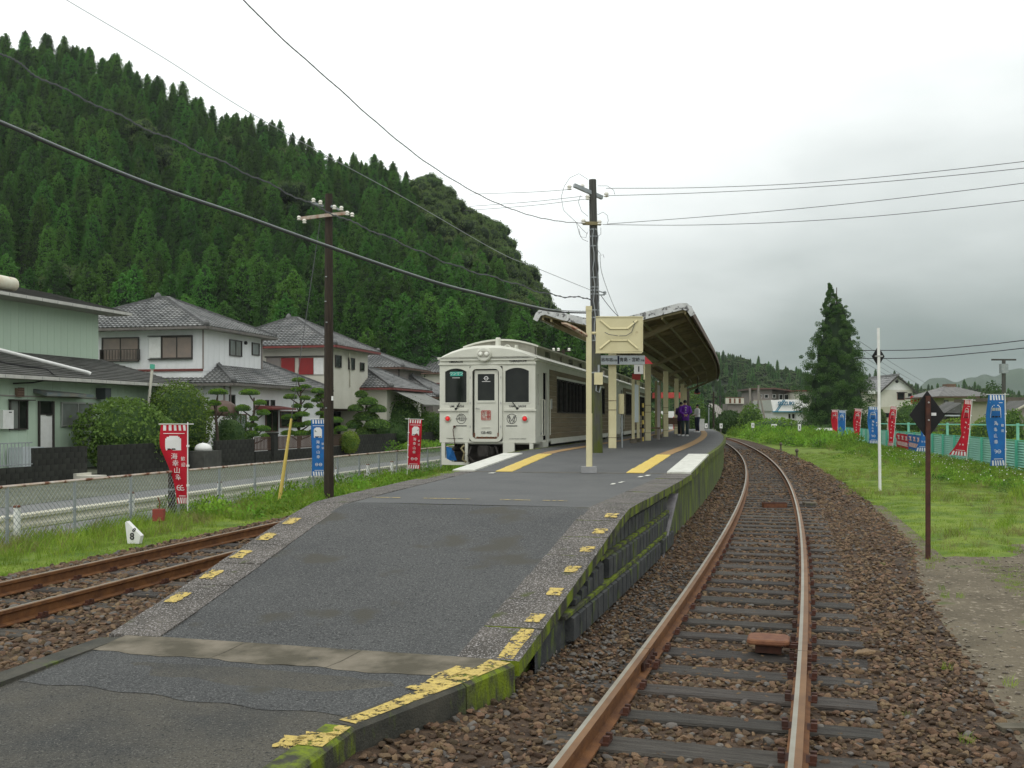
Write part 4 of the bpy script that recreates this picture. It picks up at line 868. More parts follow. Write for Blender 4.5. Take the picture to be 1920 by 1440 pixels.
        mb = MB(); mb.lathe([(.07, 3.64), (.07, 3.72), (.05, 3.72), (.05, 3.80), (0, 3.80)], (.62, .9, 0), 10); mb.tube([(.38+.09*math.cos(R(a)), .8, 3.70+.09*math.sin(R(a))) for a in range(0, 181, 20)], .02, 6); mb.build('whistle', TRAIN, t)
    # roof deck: curved clerestory board with side fascia
    mb = MB(); n = 12; xs = fr(-1.12, 1.12, n+1); zz = lambda x: 3.80+.20*(1-(x/1.12)**2)
    mb.loft([[(x, yy, zz(x)+.025) for x in xs]+[(x, yy, zz(x)-.025) for x in xs[::-1]] for yy in (1.5, L-.3)]); mb.build('roof_cover', TRAIN, t)
    mb = MB(); pl = [(x, zz(x)-.03) for x in fr(-1.0, 1.0, 9)]; mb.prism([(-1.0, 3.55)]+pl+[(1.0, 3.55)], 1.62, 1.66, 'y'); mb.build('deck_front', TRAINR, t)
    mb = MB(); y = 1.66
    while y < L-1:
        mb.box(1.01, 1.05, y, y+1.9, 3.42, 3.55); mb.box(1.01, 1.05, y, y+1.9, 3.74, 3.81)
        mb.box(1.01, 1.05, y, y+(1.2 if int(y*10) % 3 else 1.6), 3.55, 3.74); y += 2.0
    mb.build('deck_side', TRAINR, t)
    mb = MB()
    for yy in (6.1, 9.0, 11.6): mb.box(.2, .95, yy, yy+1.1, 3.5, 3.72)
    mb.build('roof_vent', TRAINR, t)
    # cedar cladding: single boards along the side, between door and rear door
    zb = [1.14+.155*i for i in range(15)]
    for z in zb:
        if z+.15 > 3.28: break
        spans = [(1.95, 14.7)] if (z+.15 < WZ[0]-.02 or z > WZ[1]) else [(1.95, 3.02), (13.2, 14.7)]
        for (a, b) in spans: mb = MB(); mb.box(HW, HW+.018, a, b, z, z+.148); mb.build('cladding_board', TWOOD, t)
    for (a, b) in WY:
        mb = MB(); n_ = 2 if b-a < 2 else 4; ww = (b-a)/n_
        for q in range(n_+1): mb.box(HW-.06, HW+.03, a+ww*q-.035, a+ww*q+.035, WZ[0]-.03, WZ[1]+.03)
        mb.box(HW-.06, HW+.03, a, b, WZ[0]-.04, WZ[0]); mb.box(HW-.06, HW+.03, a, b, WZ[1], WZ[1]+.04); wn = mb.build('window', UNDER, t)
        for q in range(n_): m2 = MB(); m2.box(HW-.045, HW-.03, a+ww*q+.035, a+ww*(q+1)-.035, WZ[0], WZ[1]); m2.build('pane', GLASS, wn)
    mb = MB(); mb.box(HW-.045, HW-.03, .32, .48, 2.1, 2.95); mb.build('cab_side_window', GLASS, t)
    for (a, b) in DY:
        mb = MB(); mb.box(HW-.30, HW-.25, a-.1, b+.1, H0+.05, 3.02); mb.build('doorway', BLACK, t)  # black sheet inside the open door stands for the shade within
        for yy in (a-.12, b+.12, a-.42):
            m2 = MB(); m2.tube([(HW, yy, 2.25), (HW+.07, yy, 2.25), (HW+.07, yy, 1.25), (HW, yy, 1.25)], .016, 6); m2.build('grab_rail', TRAIN, t)
        mb = MB(); mb.prism([(a-.1, 1.06), (b+.1, 1.06), (b+.05, .86), (a-.05, .86)], HW-.25, HW+.02, 'x'); mb.build('door_step', TRAIN, t)
    mb = MB(); mb.box(HW-.01, HW+.02, 2.15, L-2.2, .98, 1.10); mb.build('sill_beam', TRAIN, t)
    mb = MB(); mb.box(HW, HW+.03, 2.0, 2.25, 2.0, 2.3); mb.box(HW, HW+.02, .7, .85, 1.25, 1.33); mb.build('control_panel', ALU, t)
    m2 = MB(); m2.lathe([(.055, HW), (.055, HW+.05), (0, HW+.06)], (0, 14.4, 2.42), 10, axis='x'); m2.build('door_lamp', GLOW, t)
    mb = MB(); mb.box(-1.15, 1.15, 2.2, 6.0, .3, .95); mb.box(-1.2, 1.2, 7.2, 11.5, .35, .98); mb.box(-1.15, 1.15, 12.6, 16.2, .3, .95)
    mb.build('underframe', UNDER, t)
    for yy in (2.9, 5.0, 13.2, 15.3):
        for s in (-1, 1): mb = MB(); mb.lathe([(.43, s*.50), (.43, s*.60), (.40, s*.61), (0, s*.61)], (0, yy, .43), 20, axis='x'); mb.build('wheel', UNDER, t)
    return t
q = lP(27.86, .02, 0); car(q, -math.atan(.237), 'front railcar in ivory with brown wood sides and two red tail lamps', True)
q = lP(27.86+17.65*math.cos(TH), .02, 0); car(q, -math.atan(.222), 'second railcar coupled behind, seen between the canopy posts', False)

# ================================================================== canopy
def cl_(Y): return lX(Y)+3.5
def cP(Y, d, z): h = (cl_(Y+.1)-cl_(Y-.1))/.2; k = 1/math.hypot(1, h); return Vector((cl_(Y)+d*k, Y-d*h*k, z))
can = thing('platform_canopy', cP(27.6, 0, .92), 'cream butterfly roofed canopy with stained white edge boards over the platform', 'canopy'); M = inv(can)
def wing(d): # top surface height
    a = abs(d); return 4.10+.235*min(a, 1.95)
CY0, CY1 = 26.4, 71.0
YS = [CY0+i*2.3 for i in range(0, 20)]; YS = [y for y in YS if y < CY1]+[CY1]
for s in (-1, 1):
    wmax = 1.78 if s < 0 else 2.14
    ds = [0, .4, .8, 1.2, 1.6, wmax]
    for i in range(len(YS)-1):          # roof sheets one bay at a time
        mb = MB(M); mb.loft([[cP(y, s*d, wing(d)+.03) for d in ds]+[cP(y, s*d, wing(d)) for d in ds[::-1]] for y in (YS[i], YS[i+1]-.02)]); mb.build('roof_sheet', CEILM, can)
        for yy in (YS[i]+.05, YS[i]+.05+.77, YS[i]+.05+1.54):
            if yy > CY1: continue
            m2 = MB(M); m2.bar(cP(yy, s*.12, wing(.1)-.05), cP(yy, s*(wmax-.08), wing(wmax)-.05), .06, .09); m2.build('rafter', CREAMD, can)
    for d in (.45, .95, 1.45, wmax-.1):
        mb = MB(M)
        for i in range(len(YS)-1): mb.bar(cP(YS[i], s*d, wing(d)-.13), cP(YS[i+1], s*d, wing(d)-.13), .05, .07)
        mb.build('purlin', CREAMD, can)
    for i in range(len(YS)-1):
        mb = MB(M); mb.loft([[cP(y, s*(wmax+o), wing(wmax)+z) for o, z in ((-.02, .05), (.05, .04), (.07, -.16), (.03, -.17))] for y in (YS[i], YS[i+1])]); mb.build('eave_board', DIRTYW if s < 0 else BROWNT, can)
    # end fascia: white board with a rounded drooping tip
    for yy in (CY0-.06, CY1):
        top = [(d, wing(d)+.13) for d in (0.0, .6, 1.2, wmax-.25)]+[(wmax-.05, wing(wmax)+.11), (wmax+.07, wing(wmax)+.0), (wmax+.15, wing(wmax)-.17)]
        bot = [(wmax+.04, wing(wmax)-.23), (wmax-.06, wing(wmax)-.08), (wmax-.18, wing(wmax)-.055), (1.2, wing(1.2)-.06), (.6, wing(.6)-.06), (0., wing(0)-.06)]
        pl = top+bot; mb = MB(M); k = len(pl)
        mb.add([cP(yy+a, s*d, z) for a in (0, .05) for d, z in pl], [tuple(range(k)), tuple(range(k, 2*k))]+[(q_, (q_+1) % k, k+(q_+1) % k, k+q_) for q_ in range(k)]); mb.build('end_fascia', DIRTYW, can)
# valley beam, gutter box and hanging end piece
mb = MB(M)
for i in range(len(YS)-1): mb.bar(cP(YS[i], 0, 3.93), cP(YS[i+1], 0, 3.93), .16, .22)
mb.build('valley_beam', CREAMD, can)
mb = MB(M); mb.add([cP(CY0-.10+a, d, z) for a in (0, .06) for d, z in ((.56, 4.34), (.66, 4.36), (.60, 3.62), (.50, 3.60))], [(0, 1, 2, 3), (4, 7, 6, 5), (0, 4, 5, 1), (1, 5, 6, 2), (2, 6, 7, 3), (3, 7, 4, 0)]); mb.build('drip_board', DIRTYW, can)
COLY = [27.6, 37.0, 44.9, 53.0, 61.0, 69.0]
for y in COLY:
    mb = MB(M); b = cP(y, 0, .92); mb.box(b.x-.10, b.x+.10, b.y-.10, b.y+.10, .92, 3.83); c = mb.build('column', CREAM, can)
    m2 = MB(M); m2.box(b.x-.104, b.x+.104, b.y-.104, b.y+.104, 1.2, 1.212); m2.box(b.x-.107, b.x+.107, b.y-.107, b.y+.107, 1.95, 1.965); m2.box(b.x-.107, b.x+.107, b.y-.107, b.y+.107, 2.2, 2.215); m2.build('strap', RUSTD, c)
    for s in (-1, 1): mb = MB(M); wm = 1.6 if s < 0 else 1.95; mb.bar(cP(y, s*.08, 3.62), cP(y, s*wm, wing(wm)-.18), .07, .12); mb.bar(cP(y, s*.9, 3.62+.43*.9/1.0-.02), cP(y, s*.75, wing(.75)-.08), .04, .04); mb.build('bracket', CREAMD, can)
# loudspeaker/lamps below the canopy
for (y, d, m, r_) in ((60, .9, REDP, .18), (58, .95, BLACK, .16)):
    t = thing('hanging_lamp', cP(y, d, 4.0), ('red' if m is REDP else 'black')+' round fitting hung below the far end of the canopy', 'lamp'); mb = MB(); mb.lathe([(.02, .05), (.02, -.55), (r_*.5, -.6), (r_, -.72), (r_, -.80), (0, -.84)], n=12); mb.build('shade', m, t)
# direction board with arrow and number plate
b = cP(27.6, 0, 0); Yb = b.y-.22
t = thing('direction_board', (b.x, Yb, 3.35), 'hanging white direction board with red arrow tips and the number 1', 'sign')
def pxX(px, Y): return (px-960)/F*Y
def pyZ(py, Y): return EYE+(HOR-py)/F*Y
x0, xm, x1 = pxX(1126, Yb)-b.x, pxX(1159, Yb)-b.x, pxX(1209, Yb)-b.x; za, zb_ = pyZ(682.5, Yb)-3.35, pyZ(667.5, Yb)-3.35
SIGNW = mat('sign_white', (.50, .54, .56), (.46, .50, .52), scale=2, rough=.5)
mb = MB(); mb.box(x0, xm-.02, -.02, .02, za, zb_); mb.box(xm+.03, x1, -.02, .02, za, zb_); mb.build('panel', SIGNW, t)
mb = MB(); mb.box(xm-.02, xm+.03, -.022, .022, za, zb_); mb.build('divider', NAVY, t)
mb = MB(); mb.prism([(x1, za), (x1, zb_), (x1+.22, za)], -.02, .02, 'y'); mb.prism([(x0-.02, za), (x0-.02, zb_), (x0-.37, za)], .10, .13, 'y'); mb.build('arrow_tip', REDL, t)
mb = MB(); mb.box(x0-.3, x1, -.025, .025, za-.02, za); mb.box(x0-.02, x1, -.025, .025, zb_, zb_+.015); mb.build('frame', ALU, t)
zc = (za+zb_)/2
ptxt('志布志', .108, FR(x0+.175, -.022, zc), INK, parent=t, bold=.002); ptxt('方面', .055, FR(xm-.085, -.022, zc-.015), INK, parent=t, bold=.001)
ptxt('青島・宮崎', .122, FR((xm+x1)/2-.05, -.022, zc), INK, parent=t, bold=.002, xs=.90); ptxt('方面', .055, FR(x1-.065, -.022, zc-.015), INK, parent=t, bold=.001)
nx0, nx1, nz0, nz1 = pxX(1189, Yb)-b.x, pxX(1206, Yb)-b.x, pyZ(701, Yb)-3.35, pyZ(684, Yb)-3.35
mb = MB(); mb.box(nx0, nx1, -.01, .03, nz0, nz1); mb.build('number_plate', WHITE, t); ptxt('1', .19, FR((nx0+nx1)/2, -.014, (nz0+nz1)/2), INK, parent=t, bold=.008)
mb = MB(); mb.box(-.10, .10, .02, .12, za-.02, za+.04); mb.box(x1-.03, x1+.01, .02, .05, nz0-.15, zb_); mb.build('hanger', CREAM, t)
mb = MB(); mb.tube([(0, .1, zb_), (0, .1, zb_+.5)], .02, 6); mb.build('drop_rod', CREAM, t)
# boxes on the near column, small notice boards between columns
t = thing('switch_box', cP(27.9, .17, 1.95), 'narrow cream switch box on the first canopy column', 'box'); mb = MB(); mb.box(-.03, .10, -.12, .12, -.1, .45); mb.build('case', CREAM, t); mb = MB(); mb.tube([(.05, 0, -.1), (.06, 0, -1.03)], .025, 6); mb.build('conduit', GALV, t)
def noticeboard(px0, px1, Y0, Y1, z0, z1, label, m=CREAM, bm=GREYW):
    a = Vector((pxX(px0, Y0), Y0, .92)); c = Vector((pxX(px1, Y1), Y1, .92)); t = thing('notice_board', a, label, 'board'); M = inv(t)
    for p in (a, c):
        mb = MB(M); mb.box(p.x-.045, p.x+.045, p.y-.045, p.y+.045, .92, z1+.15); mb.build('post', m, t)
        mb = MB(M); mb.box(p.x-.10, p.x+.10, p.y-.10, p.y+.10, .92, 1.06); mb.build('footing', CONC, t)
    mb = MB(M); mb.bar((a.x, a.y, (z0+z1)/2), (c.x, c.y, (z0+z1)/2), .04, z1-z0); mb.build('panel', bm, t)
    return t
noticeboard(1187, 1196.5, 33.0, 34.2, 1.6, 2.85, 'narrow station name board on two cream posts near the second column', bm=SIGNW)
noticeboard(1230, 1237, 41, 42.3, 1.3, 3.1, 'tall grey framed board on posts just before the third column', CREAMD, GREYW)
t = thing('red_lantern_box', Vector((pxX(1193, 33.4), 33.4, 3.02)), 'small red box on top of the name board', 'box'); mb = MB(); mb.box(-.13, .13, -.1, .1, -.02, .17); mb.build('case', REDP, t); mb = MB(); mb.box(-.14, .14, -.11, .11, .17, .19); mb.build('lid', RUSTD, t)
t = thing('bench', Vector((pxX(1261, 50), 50, .92)), 'brown wooden platform bench beyond the third column', 'bench', rz=-.2); 
mb = MB(); mb.box(-.5, .5, -.2, .2, .42, .47); mb.build('seat', BENCH, t); mb = MB(); mb.box(-.5, .5, .2, .24, .5, .85); mb.build('backrest', BENCH, t)
for xx in (-.42, .42):
    mb = MB(); mb.box(xx-.04, xx+.04, -.17, .22, 0, .42); mb.build('leg', BENCH, t)
t = thing('bench', Vector((pxX(1222, 38), 38.5, .92)), 'dark low bench behind the second canopy column', 'bench', rz=-.2); mb = MB(); mb.box(-.4, .4, -.2, .2, .42, .47); mb.build('seat', BENCH, t)
for xx in (-.32, .32): mb = MB(); mb.box(xx-.04, xx+.04, -.17, .17, 0, .42); mb.build('leg', GREYW, t)
t = thing('striped_post', Vector((pxX(1205.5, 36), 36, .92)), 'black and yellow striped post behind the second column', 'post')
for k in range(9): mb = MB(); mb.lathe([(.035, .15*k), (.035, .15*k+.149)], n=8); mb.build('band', (YELT, BLACK)[k % 2], t)
t = thing('white_cabinet', Vector((pxX(1315, 66), 66, .92)), 'white equipment cabinet at the far end of the platform', 'cabinet'); mb = MB(); mb.box(-.17, .17, -.15, .15, 0, .76); mb.build('case', WHITE, t); mb = MB(); mb.box(-.19, .19, -.17, .17, .76, .79); mb.build('lid', WHITE, t)
t = thing('vending_machine', Vector((pxX(1256, 92), 92, -.3)), 'red and white kiosk beyond the platform seen between columns', 'kiosk'); mb = MB(); mb.box(-1.2, 1.2, 0, 2, 0, 2.7); mb.build('booth', WHITE, t); mb = MB(); mb.box(-1.3, 1.3, -.1, 2.1, 3.9, 4.4); mb.build('red_sign', REDP, t); mb = MB(); mb.box(.7, .8, 0, .1, 2.7, 3.9); mb.box(-.9, -.8, 0, .1, 2.7, 3.9); mb.build('sign_post', WHITE, t); mb = MB(); mb.box(.3, 1.1, -.05, 0, .3, 2.2); mb.build('red_panel', REDP, t)

# ================================================================== lamp post with monitor
Yl = 17.9; t = thing('lamp_post', (pxX(1104, Yl), Yl, .765), 'cream square lamp post with a rusty street light arm on the platform', 'lamp post'); bx, bz = t.location.x, .765
mb = MB(); mb.box(-.13, .13, -.13, .13, 0, .11); mb.build('footing', mat('footing_grey', (.24, .24, .24), (.3, .3, .3), scale=5, rough=.8), t)
mb = MB(); mb.box(-.045, .045, -.045, .045, .11, 2.92); mb.box(-.052, .052, -.052, .052, 2.86, 2.94); mb.box(.045, .06, -.02, .02, .11, 1.05); mb.build('post', CREAM, t)
zr = lambda py: pyZ(py, Yl)-bz
mb = MB(); mb.tube([(.04, 0, zr(624.5)), (.52, 0, zr(624))], .024, 8); mb.tube([(-.04, 0, zr(628)), (-.12, 0, zr(628))], .02, 8); mb.box(.30, .54, -.035, .035, zr(630), zr(621)); mb.build('arm', CREAM, t)
mb = MB(); mb.loft([[(pxX(px, Yl)-bx, -.04+dy, zr(py)+dz) for dy, dz in ((-w_, 0), (0, -h_), (w_, 0), (0, h_))] for px, py, w_, h_ in ((1052.5, 606.5, .02, .015), (1062, 609, .05, .035), (1080, 618, .055, .045), (1095, 627, .05, .04), (1101, 629.5, .03, .03))]); mb.build('lamp_head', mat('rusty_lamp', (.38, .33, .24), (.30, .17, .11), scale=9, rough=.7, speck=((.22, .09, .05), 12, .48, 3)), t)
Ym = Yl-.02; cx_, cz_ = pxX(1160, Ym), pyZ(628, Ym)
t = thing('mirror', (cx_, Ym, cz_), 'cream sheet metal back of a train mirror with embossed cross ribs', 'mirror')
hw, hh = .405, .305; sk = .02
mb = MB(); q4 = [(-hw, -hh), (hw, -hh+.01), (hw+.005, hh+.01), (-hw+.005, hh-.01)]
mb.prism(q4, -.03, .03, 'y'); mb.build('panel', CREAM, t)
mb = MB()
for (sx_, sz_) in ((-1, 1), (1, 1), (-1, -1), (1, -1)): mb.loft([[(x+a, y_, z+b_) for a, b_, y_ in ((-.018, .018*sx_*sz_, -.03), (0, 0, -.055), (.018, -.018*sx_*sz_, -.03))] for x, z in ((sx_*.33, sz_*.25), (sx_*.15, sz_*.10))], closed=False, cap=False)
for s in (-1, 1): mb.loft([[(x, y_, s*.105+b_) for b_, y_ in ((-.02, -.03), (0, -.05), (.02, -.03))] for x in (-.14, .14)], closed=False, cap=False)
mb.box(-.07, .07, -.036, -.03, -.10, -.085); mb.build('rib', CREAM, t)
mb = MB(); mb.box(-hw, hw+.005, -.04, .035, hh, hh+.02); mb.box(-hw-.003, hw, -.04, .035, -hh-.02, -hh); mb.box(hw, hw+.02, -.04, .035, -hh, hh+.02); mb.build('rim', CREAM, t)
mb = MB(); mb.tube([(-.0, -.06, -.02), (.12, -.07, -.02), (.22, -.05, .04), (.28, -.05, .20), (.25, -.04, .24)], .006, 5); mb.tube([(-.25, -.07, .04), (-.18, -.09, -.0), (-.02, -.07, -.02)], .006, 5); mb.build('cable', WIREG, t)
# ================================================================== utility poles
Yp = 23.7; xb = pxX(1120.5, Yp); zt = pyZ(337, Yp); lean_x = pxX(1111, Yp)-xb
pole = thing('utility_pole', (xb, Yp, .9), 'tall grey mossy wooden utility pole standing on the platform, laced with cables', 'utility pole')
def PX(px, py, Y=Yp): return Vector((pxX(px, Y)-xb, Y-Yp, pyZ(py, Y)-.9))
mb = MB(); Hp = zt-.9; mb.tube([(0, 0, 0), (lean_x*.3, 0, Hp*.33), (lean_x*.66, 0, Hp*.66), (lean_x, 0, Hp)], [.125, .115, .10, .085], 12); mb.build('pole', POLEG, pole)
mb = MB(); a, b_ = PX(1075, 352), PX(1130, 369); a.y -= .25; b_.y += .10; mb.bar(a, b_, .075, .085); mb.build('cross_arm', GALV, pole)
mb = MB(); mb.bar(PX(1092, 420)+Vector((0, -.1, 0)), PX(1126, 421)+Vector((0, -.1, 0)), .07, .075); mb.build('cross_arm', CREAMD, pole)
def insul(mb, p, s=1.): mb.lathe([(.03*s, -.05*s), (.055*s, -.04*s), (.03*s, -.01*s), (.055*s, .01*s), (.03*s, .05*s), (0, .055*s)], tuple(p), 10)
for (px, py) in ((1067, 353.5), (1091, 352), (1136, 367), (1093, 417), (1123, 419), (1101, 372)):
    mb = MB(); p = PX(px, py); p.y -= .12; insul(mb, p, 1.1); mb.build('insulator', PORC, pole)
mb = MB(); p = PX(1134, 549); mb.bar(PX(1118, 545), p, .012, .03); mb.bar(PX(1118, 553), PX(1134, 553), .012, .03); insul(mb, p, .8); mb.build('side_bracket', GALV, pole)
for py in (432, 445, 463, 522, 540, 546, 553, 583, 597, 640, 700):
    f = (py-337)/(857-337); mb = MB(); xx = lean_x*(1-f); mb.lathe([(.088+.037*f, 0), (.092+.037*f, .0), (.092+.037*f, .03), (.088+.037*f, .03)], (xx, 0, pyZ(py, Yp)-.9), 12); mb.build('pole_band', GALV, pole)
for (o, k) in ((-.07, 0), (-.02, 1), (.035, 2), (.08, 3)):
    mb = MB(); pts = []
    for i in range(15):
        f = i/14; py = 430+(640-430)*f; g = (py-337)/520; rr_ = .10+.035*g; xx = lean_x*(1-g)+o+.02*math.sin(i*1.7+k*2); pts.append((xx, -math.sqrt(max(.0004, rr_**2-(o+.02)**2))-.012, pyZ(py, Yp)-.9))
    mb.tube(pts, .011, 5); mb.build('cable', WIREH if k in (1, 3) else WIREG, pole)
for pts in ([(1102, 338), (1085, 327), (1068, 335), (1058, 350), (1052, 370), (1056, 395), (1066, 405), (1080, 418), (1090, 430), (1101, 440)], [(1088, 368), (1084, 380), (1090, 397), (1102, 407)], [(1120, 350), (1138, 350), (1150, 358), (1152, 366)], [(1120, 404), (1130, 399), (1138, 405), (1140, 415), (1138, 420)], [(1085, 430), (1088, 445), (1098, 447), (1101, 436)], [(1080, 418), (1086, 440), (1092, 450), (1102, 454)], [(1126, 428), (1126, 440), (1120, 445)], [(1120, 470), (1127, 480), (1130, 478), (1132, 484)]):
    mb = MB(); mb.tube([PX(x, y)+Vector((0, -.08, 0)) for x, y in pts], .005, 5); mb.build('jumper_wire', WIREG, pole)
t = thing('meter_box', Vector((pxX(1122, Yp-.14), Yp-.2, pyZ(709, Yp))), 'small cream meter box strapped to the grey utility pole', 'box'); mb = MB(); mb.box(-.10, .09, -.07, .07, -.16, .12); mb.build('case', CREAM, t); mb = MB(); mb.box(-.02, .02, -.03, .03, .12, .30); mb.tube([(-.05, 0, -.16), (-.06, 0, -.3), (.02, 0, -.34), (.05, 0, -.2)], .015, 6); mb.build('conduit', GALV, t)
# left pole
c_ = 9.7; Yq = cY(616.5, c_); pole2 = thing('utility_pole', cw(c_, Yq, -.28), 'dark brown wooden utility pole beyond the side track left of the ramp', 'utility pole'); xq = pole2.location.x
def PQ(px, py, dy=0): return Vector((pxX(px, Yq)-xq, dy, pyZ(py, Yq)+.28))
mb = MB(); mb.tube([(0, 0, -.3), (0, 0, 3), (-.0, 0, pyZ(364, Yq)+.28)], [.118, .108, .085], 12); mb.build('pole', POLEW, pole2)
mb = MB(); mb.bar(PQ(566, 412, -.13), PQ(656, 401, -.13), .05, .075); mb.build('cross_arm', mat('arm_rusty_white', (.50, .46, .40), (.30, .17, .11), scale=7, rough=.7), pole2)
for (px, py) in ((563, 411), (590, 378), (603, 382), (629, 391), (642, 393), (653, 402), (662, 405), (573, 417)):
    mb = MB(); insul(mb, PQ(px, py, -.14), .95); mb.build('insulator', PORC, pole2)
mb = MB(); mb.bar(PQ(584, 381, -.12), PQ(608, 388, -.1), .03, .05); mb.bar(PQ(622, 388, -.1), PQ(638, 395, -.1), .03, .05); mb.build('side_arm', GALV, pole2)
for (px, py) in ((613, 520), (612, 566), (614, 605), (613, 765)): mb = MB(); p = PQ(px, py, -.11); mb.box(p.x-.02, p.x+.02, p.y-.015, p.y+.005, p.z-.01, p.z+.01); mb.build('step_bolt', GALV, pole2)
mb = MB(); p = PQ(624.5, 747, -.08); mb.box(p.x-.022, p.x+.022, p.y-.02, p.y, p.z-.05, p.z+.05); mb.build('number_tag', WHITE, pole2)
ga = cpt(522, 10.6, -.28); gt = pole2.location+PQ(600, 415, 0)
d = (gt-ga)
t = thing('guy_wire', ga, 'thin guy wire from the dark pole ending in a yellow guard in the grass', 'wire'); M = inv(t)
k_ = (pyZ(785, ga.y)-ga.z)/d.z*1.0
mb = MB(M); mb.tube([ga, ga+d*k_*.5, ga+d*k_], [.045, .04, .028], 8); mb.build('guard_sleeve', YGUARD, t); mb = MB(M); mb.tube([ga+d*k_, gt], .008, 5); mb.build('wire', WIREG, t)
# ================================================================== overhead cables
def wire(name, P0, P1, pts, r, m, label, wob=0., double=None, grp=None):
    P0, P1 = Vector(P0), Vector(P1); out = []; pts = list(pts)
    if pts[0][0] < 0 or pts[0][1] < 0:      # the cable goes on beyond the frame
        (ax, ay), (bx_, by_) = pts[0], pts[1]; k = 420/math.hypot(ax-bx_, ay-by_); pts.insert(0, (ax+(ax-bx_)*k, ay+(ay-by_)*k*1.05))
    if pts[-1][0] > 1920: (ax, ay), (bx_, by_) = pts[-1], pts[-2]; k = 520/(ax-bx_); pts.append((ax+520, ay+(ay-by_)*k*1.1))
    # smooth the pixel path with Catmull-Rom
    pp = [pts[0]]+pts+[pts[-1]]; sm = []
    for i in range(1, len(pp)-2):
        for q_ in range(6):
            u = q_/6; a, b, c, d_ = (np.array(pp[i-1]), np.array(pp[i]), np.array(pp[i+1]), np.array(pp[i+2])); sm.append(.5*((2*b)+(-a+c)*u+(2*a-5*b+4*c-d_)*u*u+(-a+3*b-3*c+d_)*u**3))
    sm.append(np.array(pts[-1]))
    for px, py in sm:
        a = (px-960)/F; D_ = P1-P0; tt = (a*P0.y-P0.x)/(D_.x-a*D_.y); Y = P0.y+D_.y*tt; out.append(Vector((a*Y, Y, EYE+(HOR-py)/F*Y)))
    o0 = out[-1].copy(); t = thing(name, o0, label, 'cable', grp); M = inv(t)
    mb = MB(M)
    if wob:
        fine = []
        for i in range(len(out)-1):
            n = 5
            for q_ in range(n): fine.append(out[i].lerp(out[i+1], q_/n))
        L = 0; res = []
        for i, p in enumerate(fine):
            if i: L += (p-fine[i-1]).length
            res.append(p+Vector((0, 0, wob*math.sin(L*7.))))
        mb.tube(res, r, 5); mb.build('strand', m, t)
        mb = MB(M); mb.tube([p+Vector((0, 0, -2*wob*math.sin(i*1.1)))*.5 for i, p in enumerate(res)], r*.8, 5); mb.build('strand', m, t)
    else: mb.tube(out, r, 6); mb.build('strand', m, t)
    if double: mb = MB(M); mb.tube([p+Vector((0, 0, double)) for p in out], r*.7, 6); mb.build('strand', WIREH, t)
    return t
PP = (2.0, Yp-.1)
wire('overhead_cable', (-6.9, 13.7, 0), (*PP, 0), [(-60, 205), (0, 231), (250, 336), (450, 405), (610, 462), (800, 526), (900, 553), (1000, 577), (1050, 585), (1110, 587)], .017, WIRE, 'thick black cable bundle, lowest of the cables crossing the hillside', double=.036)
wire('overhead_cable', (-7.6, 14.2, 0), (*PP, 0), [(-60, 90), (0, 104), (40, 120), (75, 146), (180, 196), (276, 242), (365, 281), (469, 328), (573, 378), (640, 408), (720, 442), (850, 497), (960, 530), (1030, 552), (1112, 560)], .010, WIREG, 'wavy silvery cable passing the top of the dark pole', wob=.018)
wire('overhead_cable', (-9.5, 14.5, 0), (*PP, 0), [(60, -40), (125, 0), (300, 104), (450, 200), (600, 285), (760, 372), (930, 470), (1000, 500), (1110, 545)], .006, WIREH, 'thin straight wire above the cedar skyline')
wire('overhead_cable', (-3.2, 9.5, 0), (*PP, 0), [(390, -85), (457, 0), (540, 82), (625, 157), (712, 235), (800, 305), (900, 366), (985, 401), (1050, 415), (1093, 418)], .007, WIRE, 'dark sagging cable dropping steeply from the top of the picture to the grey pole', wob=.004)
for (py0, pts, lb) in ((0, [(1136, 353), (1300, 352), (1500, 344), (1700, 327), (1960, 298)], 'topmost'), (1, [(1136, 367), (1300, 362), (1500, 352), (1700, 337), (1960, 311)], 'second'), (2, [(1138, 420), (1300, 408), (1500, 391), (1700, 370), (1960, 338)], 'third'), (3, [(1130, 421), (1300, 422), (1500, 415), (1700, 400), (1960, 371)], 'lowest')):
    wire('overhead_wire', (*PP, 0), (9.4, 18.6, 0), pts, .0065, WIREG, lb+' of the four thin wires running right from the grey pole', grp='thin wires from the grey pole to the right')
for (pts, lb) in (([(880, 364), (1000, 360), (1070, 355)], 'upper'), ([(880, 387), (1000, 378), (1092, 368)], 'middle'), ([(870, 395), (1000, 385), (1100, 373)], 'lower')):
    wire('overhead_wire', (-1.0, 26.5, 0), (*PP, 0), pts, .0055, WIREG, lb+' of the three thin wires running left from the grey pole', grp='thin wires from the grey pole to the left')
wire('overhead_wire', (2.05, Yp, 0), (4.2, 30, 0), [(1125, 478), (1128, 510), (1145, 560), (1163, 600)], .006, WIREG, 'thin wire from the grey pole down to the canopy roof'); wire('overhead_wire', (2.05, Yp, 0), (4.4, 30, 0), [(1126, 553), (1145, 578), (1168, 602)], .008, WIREG, 'short cable from the pole bracket to the canopy')
Yw = 95
wire('overhead_cable', (30, 120, 0), (62, 70, 0), [(1600, 657), (1720, 656), (1830, 648), (1960, 633)], .045, WIRE, 'upper of the two dark cables at the right beside the big conifer'); wire('overhead_cable', (30, 120, 0), (62, 70, 0), [(1600, 672), (1720, 671), (1830, 662), (1960, 648)], .045, WIRE, 'lower of the two dark cables at the right beside the big conifer')
